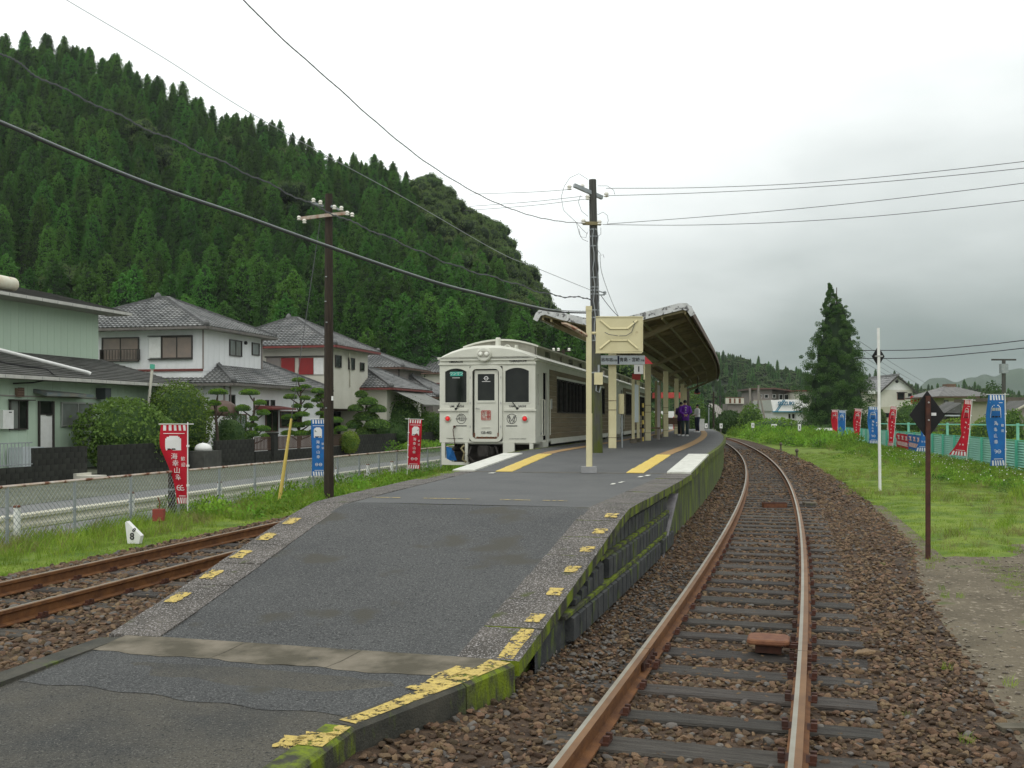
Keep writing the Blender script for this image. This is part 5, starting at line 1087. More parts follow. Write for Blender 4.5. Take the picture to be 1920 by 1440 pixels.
for k_, (a, b) in enumerate((((1612, 640), (1735, 718)), ((1612, 652), (1725, 722)), ((1612, 664), (1715, 724)), ((1612, 674), (1700, 722)))):
    wire('overhead_wire', (38, 110, 0), (60, 150, 0), [a, ((a[0]+b[0])/2, (a[1]+b[1])/2+2), b], .022, WIREG, ('highest', 'second highest', 'third', 'lowest')[k_]+' of the thin wires slanting from the conifer to the gabled house', grp='slanting wires behind the tall white post')

# ================================================================== signs right of the track
p = atz(1740, 1045, -.17); t = thing('diamond_sign', p, 'black diamond sign seen from behind on a rusty brown post in the grass', 'sign'); Ys = p.y
mb = MB(); mb.box(-.028, .028, -.02, .02, -.2, pyZ(742, Ys)-p.z); mb.build('post', RUSTD, t)
mb = MB(); cz = pyZ(778, Ys)-p.z; hd = 33.5/F*Ys; mb.prism([(-hd, cz), (0, cz+hd*1.36), (hd, cz), (0, cz-hd*1.36)], .025, .032, 'y'); mb.build('diamond_plate', BLACKS, t)
for zz in (.17, -.07): mb = MB(); mb.lathe([(.012, -.02), (.012, -.032), (0, -.034)], (0, 0, cz+zz), 8, axis='y'); mb.build('bolt', ALU, t)
mb = MB(); mb.box(.055, .12, .018, .0248, cz-.01, cz+.03); mb.build('label_plate', NWHT, t)
p = atz(1650, 917, -.12); t = thing('diamond_sign', p, 'tall white post with a small black diamond plate near its top', 'sign'); Ys = p.y
mb = MB(); mb.tube([(0, 0, -.2), (pxX(1647, Ys)-p.x, 0, pyZ(615, Ys)-p.z)], .038, 10); mb.build('post', WHITE, t)
mb = MB(); cz = pyZ(668, Ys)-p.z; hd = 19.5/F*Ys; ox = -.03; mb.prism([(ox-hd*.62-.0, cz), (ox, cz+hd*1.0), (ox+hd*.62, cz), (ox, cz-hd)], .05, .058, 'y')
mb.build('diamond_plate', BLACKS, t); mb = MB(); mb.box(ox-.09, ox+.09, -.045, .05, cz-.015, cz+.02); mb.build('clamp', ALU, t)
# teal louvred fence
def tf(Y, o=0.): return Vector((8.84+.215*Y+o, Y, 0))
t = thing('louvred_fence', tf(40), 'low teal fence of horizontal louvre slats along the grass field', 'fence'); M = inv(t)
pm = MB(); pm.box(-.04, .04, -.03, .03, -.15, 1.07); pmesh = pm.mesh('post', TEALP); Y = 26.8
while Y < 84:
    o = link('post', pmesh, t); o.matrix_local = M @ Matrix.Translation(tf(Y, -.05)) @ Matrix.Rotation(-.21, 4, 'Z'); Y2 = Y+2.15
    if Y < 56:
        for k in range(12):
            z = .08+.080*k; mb = MB(M); a, b = tf(Y, 0), tf(Y2-.02, 0); v = []
            for p in (a, b): v += [p+Vector((-.02, 0, z)), p+Vector((.015, 0, z+.05)), p+Vector((.015, 0, z+.060)), p+Vector((-.025, 0, z+.010))]
            mb.loft([v[:4], v[4:]]); mb.build('slat', TEALF, t)
        mb = MB(M); mb.bar(tf(Y)+Vector((.03, 0, .54)), tf(Y2)+Vector((.03, 0, .54)), .01, .94); mb.build('back_sheet', TEALF, t)
    else:
        mb = MB(M)
        a, b = tf(Y, 0), tf(Y2-.02, 0)
        for k in range(12):
            z = .08+.08*k; v = []
            for p in (a, b): v += [p+Vector((-.02, 0, z)), p+Vector((.015, 0, z+.05)), p+Vector((.015, 0, z+.060)), p+Vector((-.025, 0, z+.010))]
            mb.loft([v[:4], v[4:]])
        mb.bar(a+Vector((.03, 0, .54)), b+Vector((.03, 0, .54)), .01, .94); mb.build('slat_panel', TEALF, t, kind='stuff')
    mb = MB(M); mb.bar(tf(Y)+Vector((0, 0, 1.05)), tf(Y2)+Vector((0, 0, 1.05)), .05, .03); mb.build('top_rail', TEALP, t)
    Y = Y2
# rear fence, further back
t = thing('rail_fence', Vector((17.5, 38, 0)), 'second teal rail fence farther back behind the louvred one', 'fence'); M = inv(t)
Yf = 44.; a, b = Vector((pxX(1640, 62), 62, 0)), Vector((pxX(1960, 46), 46, 0)); 
for i in range(9):
    p = a.lerp(b, i/8); mb = MB(M); mb.box(p.x-.05, p.x+.05, p.y-.05, p.y+.05, -.1, 1.5); mb.build('post', TEALF, t)
    if i < 8: mb = MB(M); q_ = a.lerp(b, (i+1)/8); mb.bar(p+Vector((0, 0, 1.42)), q_+Vector((0, 0, 1.42)), .05, .06); mb.build('rail', TEALF, t)
# crumpled banners hung on the fence
for (px0, px1, m, lb) in ((1685, 1709, NRED, 'crumpled red banner hung sideways over the teal fence'), (1707, 1732, NBLUE, 'crumpled blue banner hung sideways over the teal fence')):
    def fp(px, z): Y = 16796/(px-1368.5); return Vector((8.84+.215*Y-.09, Y, z))
    p0 = fp(px0, 0); t = thing('banner', p0, lb, 'banner', GR); M = inv(t); nu, nv = 10, 8; mb = MB(M)
    g = lambda i, j: fp(px0+(px1-px0)*i/nu, .98-.80*j/nv-.05*(i/nu)) + Vector((-.05*abs(math.sin(i*1.1+j*.9)), .05*math.sin(i*2+j), 0))
    mb.add([g(i, j) for j in range(nv+1) for i in range(nu+1)], [(j*(nu+1)+i, j*(nu+1)+i+1, (j+1)*(nu+1)+i+1, (j+1)*(nu+1)+i) for j in range(nv) for i in range(nu)]); cl = mb.build('cloth', m, t, smooth=True)
    off = Vector((-.012, -.012, 0)); mb = MB(M)
    for (i0, i1, j0, j1) in ((1, 9, 4, 6), (1, 3, 1, 3), (4, 6, 1, 3), (7, 9, 1, 3)):
        for i in range(i0, i1):
            for j in range(j0, j1): mb.add([g(i, j)+off, g(i+1, j)+off, g(i+1, j+1)+off, g(i, j+1)+off], [(0, 1, 2, 3)])
    mb.build('printed_panel', mat('faded_print', (.50, .42, .40), (.45, .20, .20) if m is NRED else (.2, .3, .45), scale=9, rough=.8), cl)
# small white markers in the weeds
for k, (px, py, h_, Y, lb) in enumerate(((1324, 803, 9, 95, 'nearest the white cabinet'), (1352, 803, 9, 100, 'second from the cabinet'), (1411.5, 802, 9, 92, 'in front of the weedy mound'), (1449, 803, 8, 92, 'left of the two close together'), (1454, 803, 8, 92, 'right of the two close together'), (1499, 808, 13, 76, 'largest, in front of the white showroom'), (1509.5, 798, 9, 110, 'small one beside the conifer'))):
    z = pyZ(py, Y); t = thing('track_marker', (pxX(px, Y), Y, z-.5), 'short white marker post in the weeds, '+lb, 'marker', 'white markers in the weeds'); hh = h_/F*Y; mb = MB(); w2 = 2.6/F*Y; mb.box(-w2, w2, -.05, .05, .5, .5+hh); mb.build('plate', WHITE, t); mb = MB(); mb.box(-.03, .03, .05, .09, -.8, .5+hh*.8); mb.build('stake', GREYW, t)
    mb = MB(); mb.box(-w2*.3, w2*.3, -.056, -.05, .5+hh*.3, .5+hh*.7); mb.build('digit', INK, t)
for (px, py, lb) in ((1464, 843, 'farther white knob on the grass edge by the track'), (1494, 858, 'nearer grey knob on the grass edge by the track')):
    p = atz(px, py, -.15); t = thing('ground_marker', p, lb, 'marker', 'knobs at the grass edge'); mb = MB(); mb.lathe([(.05, 0), (.05, .25), (.09, .30), (.09, .36), (.05, .42), (0, .44)], n=10); mb.build('knob', CONC, t); mb = MB(); mb.box(-.07, .07, -.07, .07, -.05, .04); mb.build('base', CONC, t)
for (px, lb) in ((1760, 'dark stump left of the flared red banner'), (1811, 'dark stump under the flared red banner'), (1889, 'dark stump under the nearest blue banner')):
    p = bpt(px+2, 0); t = thing('wooden_stump', p, lb, 'stump', 'short dark stumps along the teal fence'); mb = MB(); mb.lathe([(.10, -.2), (.095, .22), (.08, .26), (0, .26)], n=8); mb.build('stump', POLEW, t)
# ================================================================== houses
def tile_plane(mb, A, B, C, D, pitch=.27, course=.26, slate=False, hgt=.055):
    A, B, C, D = map(Vector, (A, B, C, D)); e = (B-A).normalized(); up = ((C+D)/2-(A+B)/2); n = e.cross(up).normalized()
    if n.z < 0: n = -n
    H = (D-A)-e*(D-A).dot(e); H = H.length; nv = max(2, int(H/course))
    hv = ((D-A)-e*(D-A).dot(e)).normalized()
    sub = 1 if slate else 4; ds = pitch/sub
    for j in range(nv):
        v0, v1 = j/nv, (j+1)/nv; rows = []
        sl0, sr0 = (D-A).dot(e)*v0, (B-A).dot(e)+((C-B).dot(e))*v0
        sl1, sr1 = (D-A).dot(e)*v1, (B-A).dot(e)+((C-B).dot(e))*v1
        S = [sl0]; s = math.ceil(sl0/ds+.01)*ds+(pitch/2 if slate and j % 2 else 0)
        while s < sr0-.02: S.append(s); s += ds
        S.append(sr0); lo = []; hi = []
        jz = [random.uniform(0, .012) for _ in range(len(S)+1)]
        for q, s in enumerate(S):
            c = 0 if slate else .045*abs(math.sin(math.pi*s/pitch))
            lo.append(A+e*s+hv*(H*v0)+n*(c+hgt*(1 if not slate else .5)+jz[q // max(1, sub)])); s2 = min(max(s, sl1), sr1); hi.append(A+e*s2+hv*(H*v1)+n*c)
        k = len(S); fr_ = [p-n*hgt*.9 for p in lo]
        mb.add(lo+hi+fr_, [(q, q+1, k+q+1, k+q) for q in range(k-1)]+[(2*k+q, 2*k+q+1, q+1, q) for q in range(k-1)])
def hip_roof(t, x0, x1, y0, y1, ze, zr, ridge, ov=.6, m=TILE, trim=BROWNT, soff=SOFFIT, name='roof', slate=False, caps=True, cut=None, east=True):
    """ridge = (xa, ya, xb, yb) top line"""
    X0, X1, Y0, Y1 = x0-ov, x1+ov, y0-ov, y1+ov; xa, ya, xb, yb = ridge
    P = {'sw': Vector((X0, Y0, ze)), 'se': Vector((X1, Y0, ze)), 'ne': Vector((X1, Y1, ze)), 'nw': Vector((X0, Y1, ze)), 'a': Vector((xa, ya, zr)), 'b': Vector((xb, yb, zr))}
    mb = MB(); ax = abs(xb-xa) > abs(yb-ya)
    a, b = P['a'], P['b']
    if ax:   # ridge runs along x : a west, b east
        tile_plane(mb, P['sw'], P['se'], b, a, slate=slate); tile_plane(mb, P['se'], P['ne'], b, b, slate=slate); tile_plane(mb, P['ne'], P['nw'], a, b, slate=slate); tile_plane(mb, P['nw'], P['sw'], a, a, slate=slate)
        hips = [(P['sw'], a), (P['nw'], a), (P['se'], b), (P['ne'], b)]
    else:    # ridge runs along y : a south, b north
        tile_plane(mb, P['sw'], P['se'], a, a, slate=slate); tile_plane(mb, P['se'], P['ne'], b, a, slate=slate); tile_plane(mb, P['ne'], P['nw'], b, b, slate=slate); tile_plane(mb, P['nw'], P['sw'], a, b, slate=slate)
        hips = [(P['sw'], a), (P['se'], a), (P['ne'], b), (P['nw'], b)]
    rf = mb.build(name, m, t)
    if caps:
        for p, q in hips+([(a, b)] if (a-b).length > .2 else []):
            mb = MB(); p2 = p.lerp(q, .02); L = (q-p2).length; n_ = max(2, int(L/.35))
            for i in range(n_):
                u = p2.lerp(q, i/n_); v = p2.lerp(q, (i+1.05)/n_); mb.bar(u+Vector((0, 0, .09)), v+Vector((0, 0, .075)), .20, .15)
            mb.lathe([(.0, -.02), (.15, .0), (.17, .10), (.10, .22), (0, .25)], tuple(p2+Vector((0, 0, .05))), 8); mb.build('ridge_cap', TILED, rf)
        mb = MB(); mb.lathe([(.22, -.1), (.20, .12), (.12, .25), (.0, .33)], tuple(a+Vector((0, 0, .05))), 8); mb.build('ridge_ornament', TILED, rf)
    mb = MB(); mb.box(X0+.03, X1-.03, Y0+.03, Y1-.03, ze-.10, ze-.03); mb.build('soffit', soff, t)
    for (p, q) in (('sw', 'se'), ('se', 'ne'), ('ne', 'nw'), ('nw', 'sw')):
        mb = MB(); u, v = P[p], P[q]; d = (v-u).normalized(); o = Vector((d.y, -d.x, 0)); mb.bar(u+o*.04+Vector((0, 0, -.06)), v+o*.04+Vector((0, 0, -.06)), .10, .13); mb.build('gutter', trim, t)
    return rf
def face_pt(face, pos, a, z, out=0.): return Vector((pos+out, a, z)) if face == 'E' else Vector((a, pos-out, z))
def fbox(mb, face, pos, a0, a1, z0, z1, o0, o1, k=None):
    if face == 'E': mb.box(pos+o0, pos+o1, a0, a1, z0, z1, k)
    else: mb.box(a0, a1, pos-o1, pos-o0, z0, z1, k)
def window(t, face, pos, a0, a1, z0, z1, glass=GLASSG, frame=ALU, nm=1, split=None, label=None):
    mb = MB(); w_ = .055
    fbox(mb, face, pos, a0-w_, a1+w_, z0-w_, z0, .015, .09); fbox(mb, face, pos, a0-w_, a1+w_, z1, z1+w_, .015, .09); fbox(mb, face, pos, a0-w_, a0, z0, z1, .015, .085); fbox(mb, face, pos, a1, a1+w_, z0, z1, .015, .085)
    for i in range(nm): c = a0+(a1-a0)*(i+1)/(nm+1); fbox(mb, face, pos, c-.025, c+.025, z0, z1, .02, .075)
    wn = mb.build('window', frame, t, label=label); gl = glass if isinstance(glass, (list, tuple)) else [glass]
    for i in range(nm+1):
        c0, c1 = a0+(a1-a0)*i/(nm+1), a0+(a1-a0)*(i+1)/(nm+1); m2 = MB(); fbox(m2, face, pos, c0+.02, c1-.02, z0, z1, .03, .045); m2.build('pane', gl[i % len(gl)], wn)
    return wn
def boards(t, face, pos, a0, a1, z0, z1, wd, m, name='siding_board', thick=.022):
    a = a0; me = MB(); fbox(me, face, 0, .004, wd-.006, 0, 1, 0, thick); mesh = me.mesh(name, m)
    while a < a1-.01:
        w2 = min(wd, a1-a); o = link(name, mesh, t); p = face_pt(face, pos, a, z0); o.location = p; o.scale = ((1, w2/wd, z1-z0) if face == 'E' else (w2/wd, 1, z1-z0)); a += wd
def house(px, c, label, z=-.25):
    Y = cY(px, c); return thing('house', cw(c, Y, z), label, 'house', rz=-TH)
def ly(px, c, t):   # local y on a plane parallel to the road at offset c, seen at px; and depth Y
    Y = cY(px, c); return (Y-t.location.y)/math.cos(TH)+0.0, Y
def lz(py, Y, t): return EYE+(HOR-py)/F*Y-t.location.z
# ---- mint green house
t = house(300, 27.0, 'mint green two storey house with slate roofs and white back door at left'); c = 27.0
EY = lambda px: ly(px, 27.0, t)[0]
def Ez(py, px): return lz(py, cY(px, 27.0), t)
mb = MB(); mb.box(-9, 0, -16, 0, -.1, 3.75); mb.build('wall', GREENW, t)
mb = MB(); mb.box(-11, -3.2, -16, .0, 3.7, 6.95); mb.build('upper_wall', GREENW, t)
boards(t, 'E', -3.2, -11, -.02, 3.8, 6.9, .44, GREENW); boards(t, 'E', 0, -11, -.02, 0, 3.6, .46, GREENW, thick=.015)
mb = MB(); tile_plane(mb, (.75, -16, 3.55), (.75, 1.0, 3.55), (-3.2, .2, 4.72), (-3.2, -16, 4.72), pitch=.3, course=.28, slate=True); tile_plane(mb, (.75, 1.0, 3.55), (-9, 1.0, 3.55), (-3.2, .2, 4.72), (-3.2, .2, 4.72), pitch=.3, course=.28, slate=True); mb.build('roof', SLATE, t)
mb = MB(); tile_plane(mb, (-2.2, -16, 6.95), (-2.2, .95, 6.95), (-6.6, .9, 8.0), (-6.6, -16, 8.0), pitch=.3, course=.28, slate=True); mb.build('roof', SLATE, t)
mb = MB(); mb.prism([(-2.3, 6.90), (-6.6, 7.95), (-10.9, 6.90)], -.0, .9, 'y'); mb.build('gable_end', GREENW, t)
for (x, z, y1, nm_) in ((.78, 3.5, 1.03, 0), (-2.17, 6.90, .98, 0)):
    mb = MB(); mb.box(x-.02, x+.08, -16, y1, z-.10, z+.03); g_ = mb.build('gutter', TRIMW, t)
    for q in range(14): mb = MB(); yy = y1-.5-.95*q; mb.box(x-.03, x+.09, yy, yy+.03, z-.11, z+.035); mb.build('gutter_bracket', ALU, g_)
mb = MB(); mb.box(0, .75, -16, 1.0, 3.40, 3.44); mb.box(-3.2, -2.2, -16, .9, 6.78, 6.82); mb.build('soffit', SOFFIT, t)
mb = MB(); mb.box(.016, .05, -16, 0, 2.78, 2.83); mb.build('trim_band', SOFFIT, t)
window(t, 'E', .015, EY(17), EY(47), Ez(803, 33), Ez(752, 33), [GLASSG, GLASS], ALUD, 1)
mb = MB(); mb.box(0.03, .30, EY(14), EY(54), Ez(751, 33), Ez(749, 33)); mb.build('window_hood', ALUD, t)
window(t, 'E', .015, EY(114), EY(171), Ez(797, 143), Ez(757, 143), [GLASSG, GLASSG], ALU, 1)
d0, d1 = EY(72), EY(95); mb = MB(); fbox(mb, 'E', .015, d0-.06, d0, 0, Ez(752, 84), .0, .08); fbox(mb, 'E', .015, d1, d1+.09, 0, Ez(752, 84), .0, .10); fbox(mb, 'E', .015, d0, d1, Ez(778, 84), Ez(776, 84), .0, .08); dr = mb.build('door', ALUD, t)
mb = MB(); fbox(mb, 'E', .015, d0, d1, .25, Ez(778, 84), .02, .05); mb.build('door_leaf', WHITE, dr); mb = MB(); fbox(mb, 'E', .015, d0, d1, Ez(776, 84), Ez(752, 84), .02, .03); mb.build('transom_pane', GLASS, dr); mb = MB(); fbox(mb, 'E', .015, d1-.35, d1-.08, Ez(779, 84), Ez(777, 84), .05, .10); mb.build('handle', BLACK, dr)
mb = MB(); za, zb_ = Ez(741, 100), Ez(733, 100); mb.add([(0.03, EY(61), zb_+.05), (0.03, EY(151), zb_-.05), (.62, EY(151), za+.06), (.62, EY(61), za+.06), (.62, EY(61), za-.06), (.62, EY(151), za-.05), (0.03, EY(61), zb_-.1), (0.03, EY(151), zb_-.15)], [(0, 1, 2, 3), (3, 2, 5, 4), (4, 5, 7, 6), (0, 3, 4, 6), (1, 7, 5, 2)]); mb.build('awning', mat('blue_grey_awning', (.12, .16, .17), (.2, .19, .16), scale=3, rough=.6), t)
mb = MB(); fbox(mb, 'E', .015, EY(27), EY(40), Ez(744, 33), Ez(728, 33), .0, .12); vv = mb.build('vent_grille', mat('vent_brown', (.20, .13, .09), rough=.7), t)
for q in range(4): mb = MB(); z = Ez(742, 33)+.09*q; fbox(mb, 'E', .015, EY(28), EY(39), z, z+.03, .12, .14); mb.build('louvre', BROWNT, vv)
mb = MB(); fbox(mb, 'E', .015, EY(179), EY(190), Ez(749, 186), Ez(728, 186), .0, .45); mb.build('exhaust_hood', mat('hood_dark', (.05, .06, .065), rough=.5), t)
mb = MB(); fbox(mb, 'E', .015, EY(-6), EY(14), Ez(804, 5), Ez(769, 5), .0, .25); wh = mb.build('water_heater', WHITE, t); mb = MB(); fbox(mb, 'E', .015, EY(5), EY(10), Ez(774, 8), Ez(772, 8), .25, .26); mb.build('grille', BLACK, wh)
mb = MB(); fbox(mb, 'E', .015, EY(144), EY(152), Ez(828, 148), Ez(812, 148), 0, .12); mb.tube([(.08, EY(146), Ez(812, 148)), (.10, EY(147), Ez(806, 148)), (.08, EY(150), Ez(812, 148))], .03, 6); mb.tube([(.06, EY(145), Ez(828, 148)), (.06, EY(145), 0)], .03, 6); mb.build('gas_meter', GALV, t)
mb = MB(); fbox(mb, 'E', .015, EY(9), EY(49), .2, Ez(838, 30), .15, .75); ac = mb.build('outdoor_unit', SIGNW, t)
for q in range(4): mb = MB(); fbox(mb, 'E', .015, EY(30), EY(46), Ez(846+4*q, 30)-.03, Ez(846+4*q, 30), .75, .77); mb.build('grille', GALV, ac)
mb = MB(); a = Vector((-1.9, EY(-30), 4.62)); b = Vector((.35, EY(151), 3.82)); mb.tube([Vector((-2.0, EY(0)-1.2, 5.05)), b, b+Vector((.08, .05, -.05))], .07, 8); mb.build('white_roof_pipe', WHITE, t)
mb = MB(); mb.tube([(-1.4, EY(10), 4.25), (-.6, EY(50), 4.0), (.2, EY(80), 3.85), (.8, EY(74), 3.5), (.5, EY(40), 3.3), (.1, EY(20), 3.25)], .03, 6); mb.build('roof_cable', BLACK, t)
mb = MB(); mb.lathe([(.0, -1.2), (.26, -1.15), (.29, 0), (.28, .9), (.2, 1.0), (0, 1.02)], (-2.75, -7.0, 7.38), 14, axis='y'); mb.build('roof_tank', mat('rusty_tank', (.70, .68, .56), (.62, .55, .42), scale=1.5, rough=.6, speck=((.45, .14, .04), 1.6, .42, 4)), t, smooth=True)
t2 = thing('vent_pipe', cpt(276, 26.2, -.2), 'leaning pale chimney pipe with a green cap above the bushes', 'pipe'); mb = MB(); zt_ = EYE+(HOR-683)/F*t2.location.y+.2; mb.tube([(0, 0, 0), (.06, 0, zt_*.6), (.22, 0, zt_-.2)], .06, 8); mb.build('pipe', CREAMW, t2); mb = MB(); mb.tube([(.22, 0, zt_-.2), (.23, 0, zt_)], .11, 8); mb.build('cap', TEALP, t2)
# ---- generic white/tiled houses
def tiled_house(px2, c2, W2, L2, ze2, zr2, pxg, cg, Wg, Lg, zeg, zrg, wm, label, trim=BROWNT, bd=.45, z=-.25, extras=None):
    t = house(px2, c2, label, z)
    # 2nd storey : corner at local (0,0), going -x by W2 and +y by L2
    mb = MB(); mb.box(-W2, 0, 0, L2, 2.6, ze2-.05); mb.build('upper_wall', wm, t)
    hip_roof(t, -W2, 0, 0, L2, ze2, zr2, (-W2/2-.3, L2/2, -W2/2+.3, L2/2), ov=.62, trim=trim)
    # ground floor corner in local coordinates
    Yg = cY(pxg, cg); g = inv(t) @ cw(cg, Yg, z); gx_, gy_ = g.x, g.y
    mb = MB(); mb.box(gx_-Wg, gx_, gy_, gy_+Lg, -.1, zeg-.05); mb.build('wall', wm, t)
    rr = Lg > Wg
    hip_roof(t, gx_-Wg, gx_, gy_, gy_+Lg, zeg, zrg, ((gx_-Wg/2, gy_+Wg/2, gx_-Wg/2, gy_+Lg-Wg/2) if rr else (gx_-Wg+Lg/2, gy_+Lg/2, gx_-Lg/2, gy_+Lg/2)), ov=.6, trim=trim)
    return t, gx_, gy_
t, gx_, gy_ = tiled_house(380, 28.0, 8.6, 6.4, 6.62, 8.55, 430, 26.5, 5.4, 11.0, 3.75, 5.35, WHITEW, 'white two storey house with grey tiled roofs behind the clipped pines', trim=mat('grey_gutter', (.12, .11, .10), (.17, .155, .14), scale=3, rough=.6))
boards(t, 'S', 0, -8.6, 0, 4.4, 6.45, .55, WHITEW, thick=.015); boards(t, 'E', 0, 0, 6.4, 4.4, 6.45, .55, WHITEW, thick=.015); boards(t, 'E', gx_, gy_, gy_+11, 0, 3.6, .6, WHITEW, thick=.015); boards(t, 'S', gy_, gx_-5.4, gx_, 0, 3.6, .6, WHITEW, thick=.015)
mb = MB(); mb.box(-11, gx_-5.4, gy_+.5, 6.2, -.1, 3.6); mb.build('wall', WHITEW, t); hip_roof(t, -11, gx_-5.3, gy_+.5, 6.2, 3.75, 4.95, (-8.5, 2.9, gx_-7.4, 2.9), ov=.6)
mb = MB(); mb.box(-8.63, .03, -.06, 0, 4.40, 4.52); mb.build('flashing', MAROON, t)
def Sx(px): # local x on the south face plane (y=0) at px
    a = (px-960)/F; o = t.location; u = Vector((-math.cos(TH), math.sin(TH))); s = (o.x-a*o.y)/(a*u.y-u.x); return -s, o.y+s*u.y
for (p0, p1, y0, y1, bal) in ((194, 260, 634, 676, 1), (305, 360, 632, 670, 0)):
    x0, Y0 = Sx(p0); x1, Y1 = Sx(p1); window(t, 'S', 0, x0, x1, lz(y1, Y1, t), lz(y0, Y1, t), GLASSC, ALUD, 1)
    if bal:
        mb = MB(); z0, z1 = lz(675, Y1, t), lz(655, Y1, t)
        fbox(mb, 'S', 0, x0-.05, x1+.1, z1-.03, z1, .22, .26); fbox(mb, 'S', 0, x0-.05, x1+.1, z0, z0+.03, .22, .26); fbox(mb, 'S', 0, x0-.05, x0, z0, z1, .0, .26); fbox(mb, 'S', 0, x1+.06, x1+.1, z0, z1, .0, .26); bl = mb.build('balcony_rail', ALUD, t)
        bm_ = MB(); bm_.box(-.012, .012, -.012, .012, 0, z1-z0); bme = bm_.mesh('baluster', ALUD)
        for q in range(13): o = link('baluster', bme, bl); o.location = (x0+(x1-x0)*q/12, -.24, z0)
    else:
        xa, Ya = Sx(281); mb = MB(); fbox(mb, 'S', 0, xa, x0-.06, lz(y1, Y1, t), lz(y0, Y1, t), .02, .10); mb.build('shutter_box', WHITE, t); mb = MB(); fbox(mb, 'S', 0, xa-.05, x1+.05, lz(y0, Y1, t)+.06, lz(y0, Y1, t)+.10, .02, .15); fbox(mb, 'S', 0, xa-.05, x1+.05, lz(y1, Y1, t)-.10, lz(y1, Y1, t)-.06, .02, .13); mb.build('shutter_track', ALUD, t)
def Ey(px, c): Y = cY(px, c); return (Y-t.location.y)/math.cos(TH), Y
for (p0, p1, y0, y1, c_) in ((430, 451, 638, 665, 28.0), (472, 484, 644, 664, 28.0)):
    a0, Ya = Ey(p0, c_); a1, _ = Ey(p1, c_); window(t, 'E', 0, a0, a1, lz(y1, Ya, t), lz(y0, Ya, t), GLASSG, ALUD, 1 if p1-p0 > 15 else 0)
for (p0, p1, y0, y1) in ((446, 465, 778, 815), (503, 524, 770, 808), (436, 444, 742, 758), (503, 507, 752, 760), (513, 518, 752, 760), (530, 568, 772, 800)):
    a0, Ya = Ey(p0, 26.5); a1, _ = Ey(p1, 26.5); window(t, 'E', gx_, a0, a1, lz(y1, Ya, t), lz(y0, Ya, t), GLASS if p0 != 446 else GLASSG, ALUD if p1-p0 < 10 else BROWNT, 1 if p1-p0 > 15 else 0)
a0, Ya = Ey(484, 26.5); a1, _ = Ey(530, 26.5); mb = MB(); mb.add([(gx_, a0, lz(760, Ya, t)), (gx_, a1, lz(760, Ya, t)), (gx_+1.0, a1, lz(765, Ya, t)), (gx_+1.0, a0, lz(765, Ya, t)), (gx_+1.0, a0, lz(768, Ya, t)), (gx_+1.0, a1, lz(768, Ya, t)), (gx_, a0, lz(768, Ya, t)), (gx_, a1, lz(768, Ya, t))], [(0, 1, 2, 3), (3, 2, 5, 4), (4, 5, 7, 6), (0, 3, 4, 6), (1, 7, 5, 2)]); mb.build('porch_roof', MAROON, t)
for (x, y, z0, z1) in ((.06, -.06, 4.5, 6.5), (.06, 6.3, 4.4, 6.5), (gx_+.07, gy_-.02, 0, 3.7), (gx_-.25, gy_-.07, 0, 3.7)): mb = MB(); mb.tube([(x, y, z0), (x, y, z1)], .045, 8); mb.build('downpipe', GREYW, t)
mb = MB(); mb.lathe([(0, -.5), (.4, -.45), (.5, .0), (.42, .5), (.0, .6)], (-6.0, 5.0, 8.2), 12, axis='x'); mb.build('roof_tank', SIGNW, t, smooth=True)
mb = MB(); mb.lathe([(.10, 0), (.10, .12), (0, .13)], (0, 4.4, 6.15), 10, axis='x'); mb.build('wall_vent', BLACK, t)
# ---- house 3
t, gx_, gy_ = tiled_house(620, 26.0, 8.0, 6.2, 6.45, 8.5, 725, 24.3, 4.6, 7.2, 4.0, 5.4, CREAMW, 'cream house with red shutters and grey tiled roofs behind the dark wooden pole', trim=MAROON)
for (p0, p1, m) in ((500, 526, GREYW), (528, 553, SHUTR), (561, 588, SHUTR), (589, 607, WHITE)):
    x0, Y0 = Sx(p0); x1, Y1 = Sx(p1); mb = MB(); fbox(mb, 'S', 0, x0, x1, lz(702, Y1, t), lz(671, Y1, t), .01, .07); mb.build('shutter', m, t)
x0, Y0 = Sx(498); x1, _ = Sx(609); mb = MB(); fbox(mb, 'S', 0, x0, x1, lz(670.5, Y0, t), lz(668.5, Y0, t), .0, .14); mb.build('shutter_track', ALUD, t)
for (p0, p1, y0, y1) in ((628, 638, 667, 687), (653, 663, 672, 691), (675, 681, 681, 694)):
    a0, Ya = Ey(p0, 26.0); a1, _ = Ey(p1, 26.0); window(t, 'E', 0, a0, a1, lz(y1, Ya, t), lz(y0, Ya, t), GLASS, ALUD, 0)
mb = MB(); mb.tube([(.06, 3.0, 4), (.06, 3.0, 5.6), (.3, 2.2, 6.2)], .05, 6); mb.build('downpipe', CREAMW, t)
mb = MB(); mb.box(gx_-4.5, gx_-2.5, gy_-.8, gy_, 2.5, 2.62); mb.build('porch_roof', BROWNT, t); window(t, 'S', gy_, gx_-4.3, gx_-3.3, .9, 2.4, GLASS, ALUD, 0)
mb = MB(); mb.add([(gx_+.3, gy_, 3.9), (gx_+.3, gy_+6, 3.9), (gx_+2.6, gy_+6, 2.9), (gx_+2.6, gy_, 2.9)], [(0, 1, 2, 3)]); mb.bar((gx_+2.6, gy_, 2.87), (gx_+2.6, gy_+6, 2.87), .08, .08); mb.build('lean_to_roof', mat('translucent_sheet', (.17, .17, .15), (.10, .10, .085), scale=2, rough=.5), t)
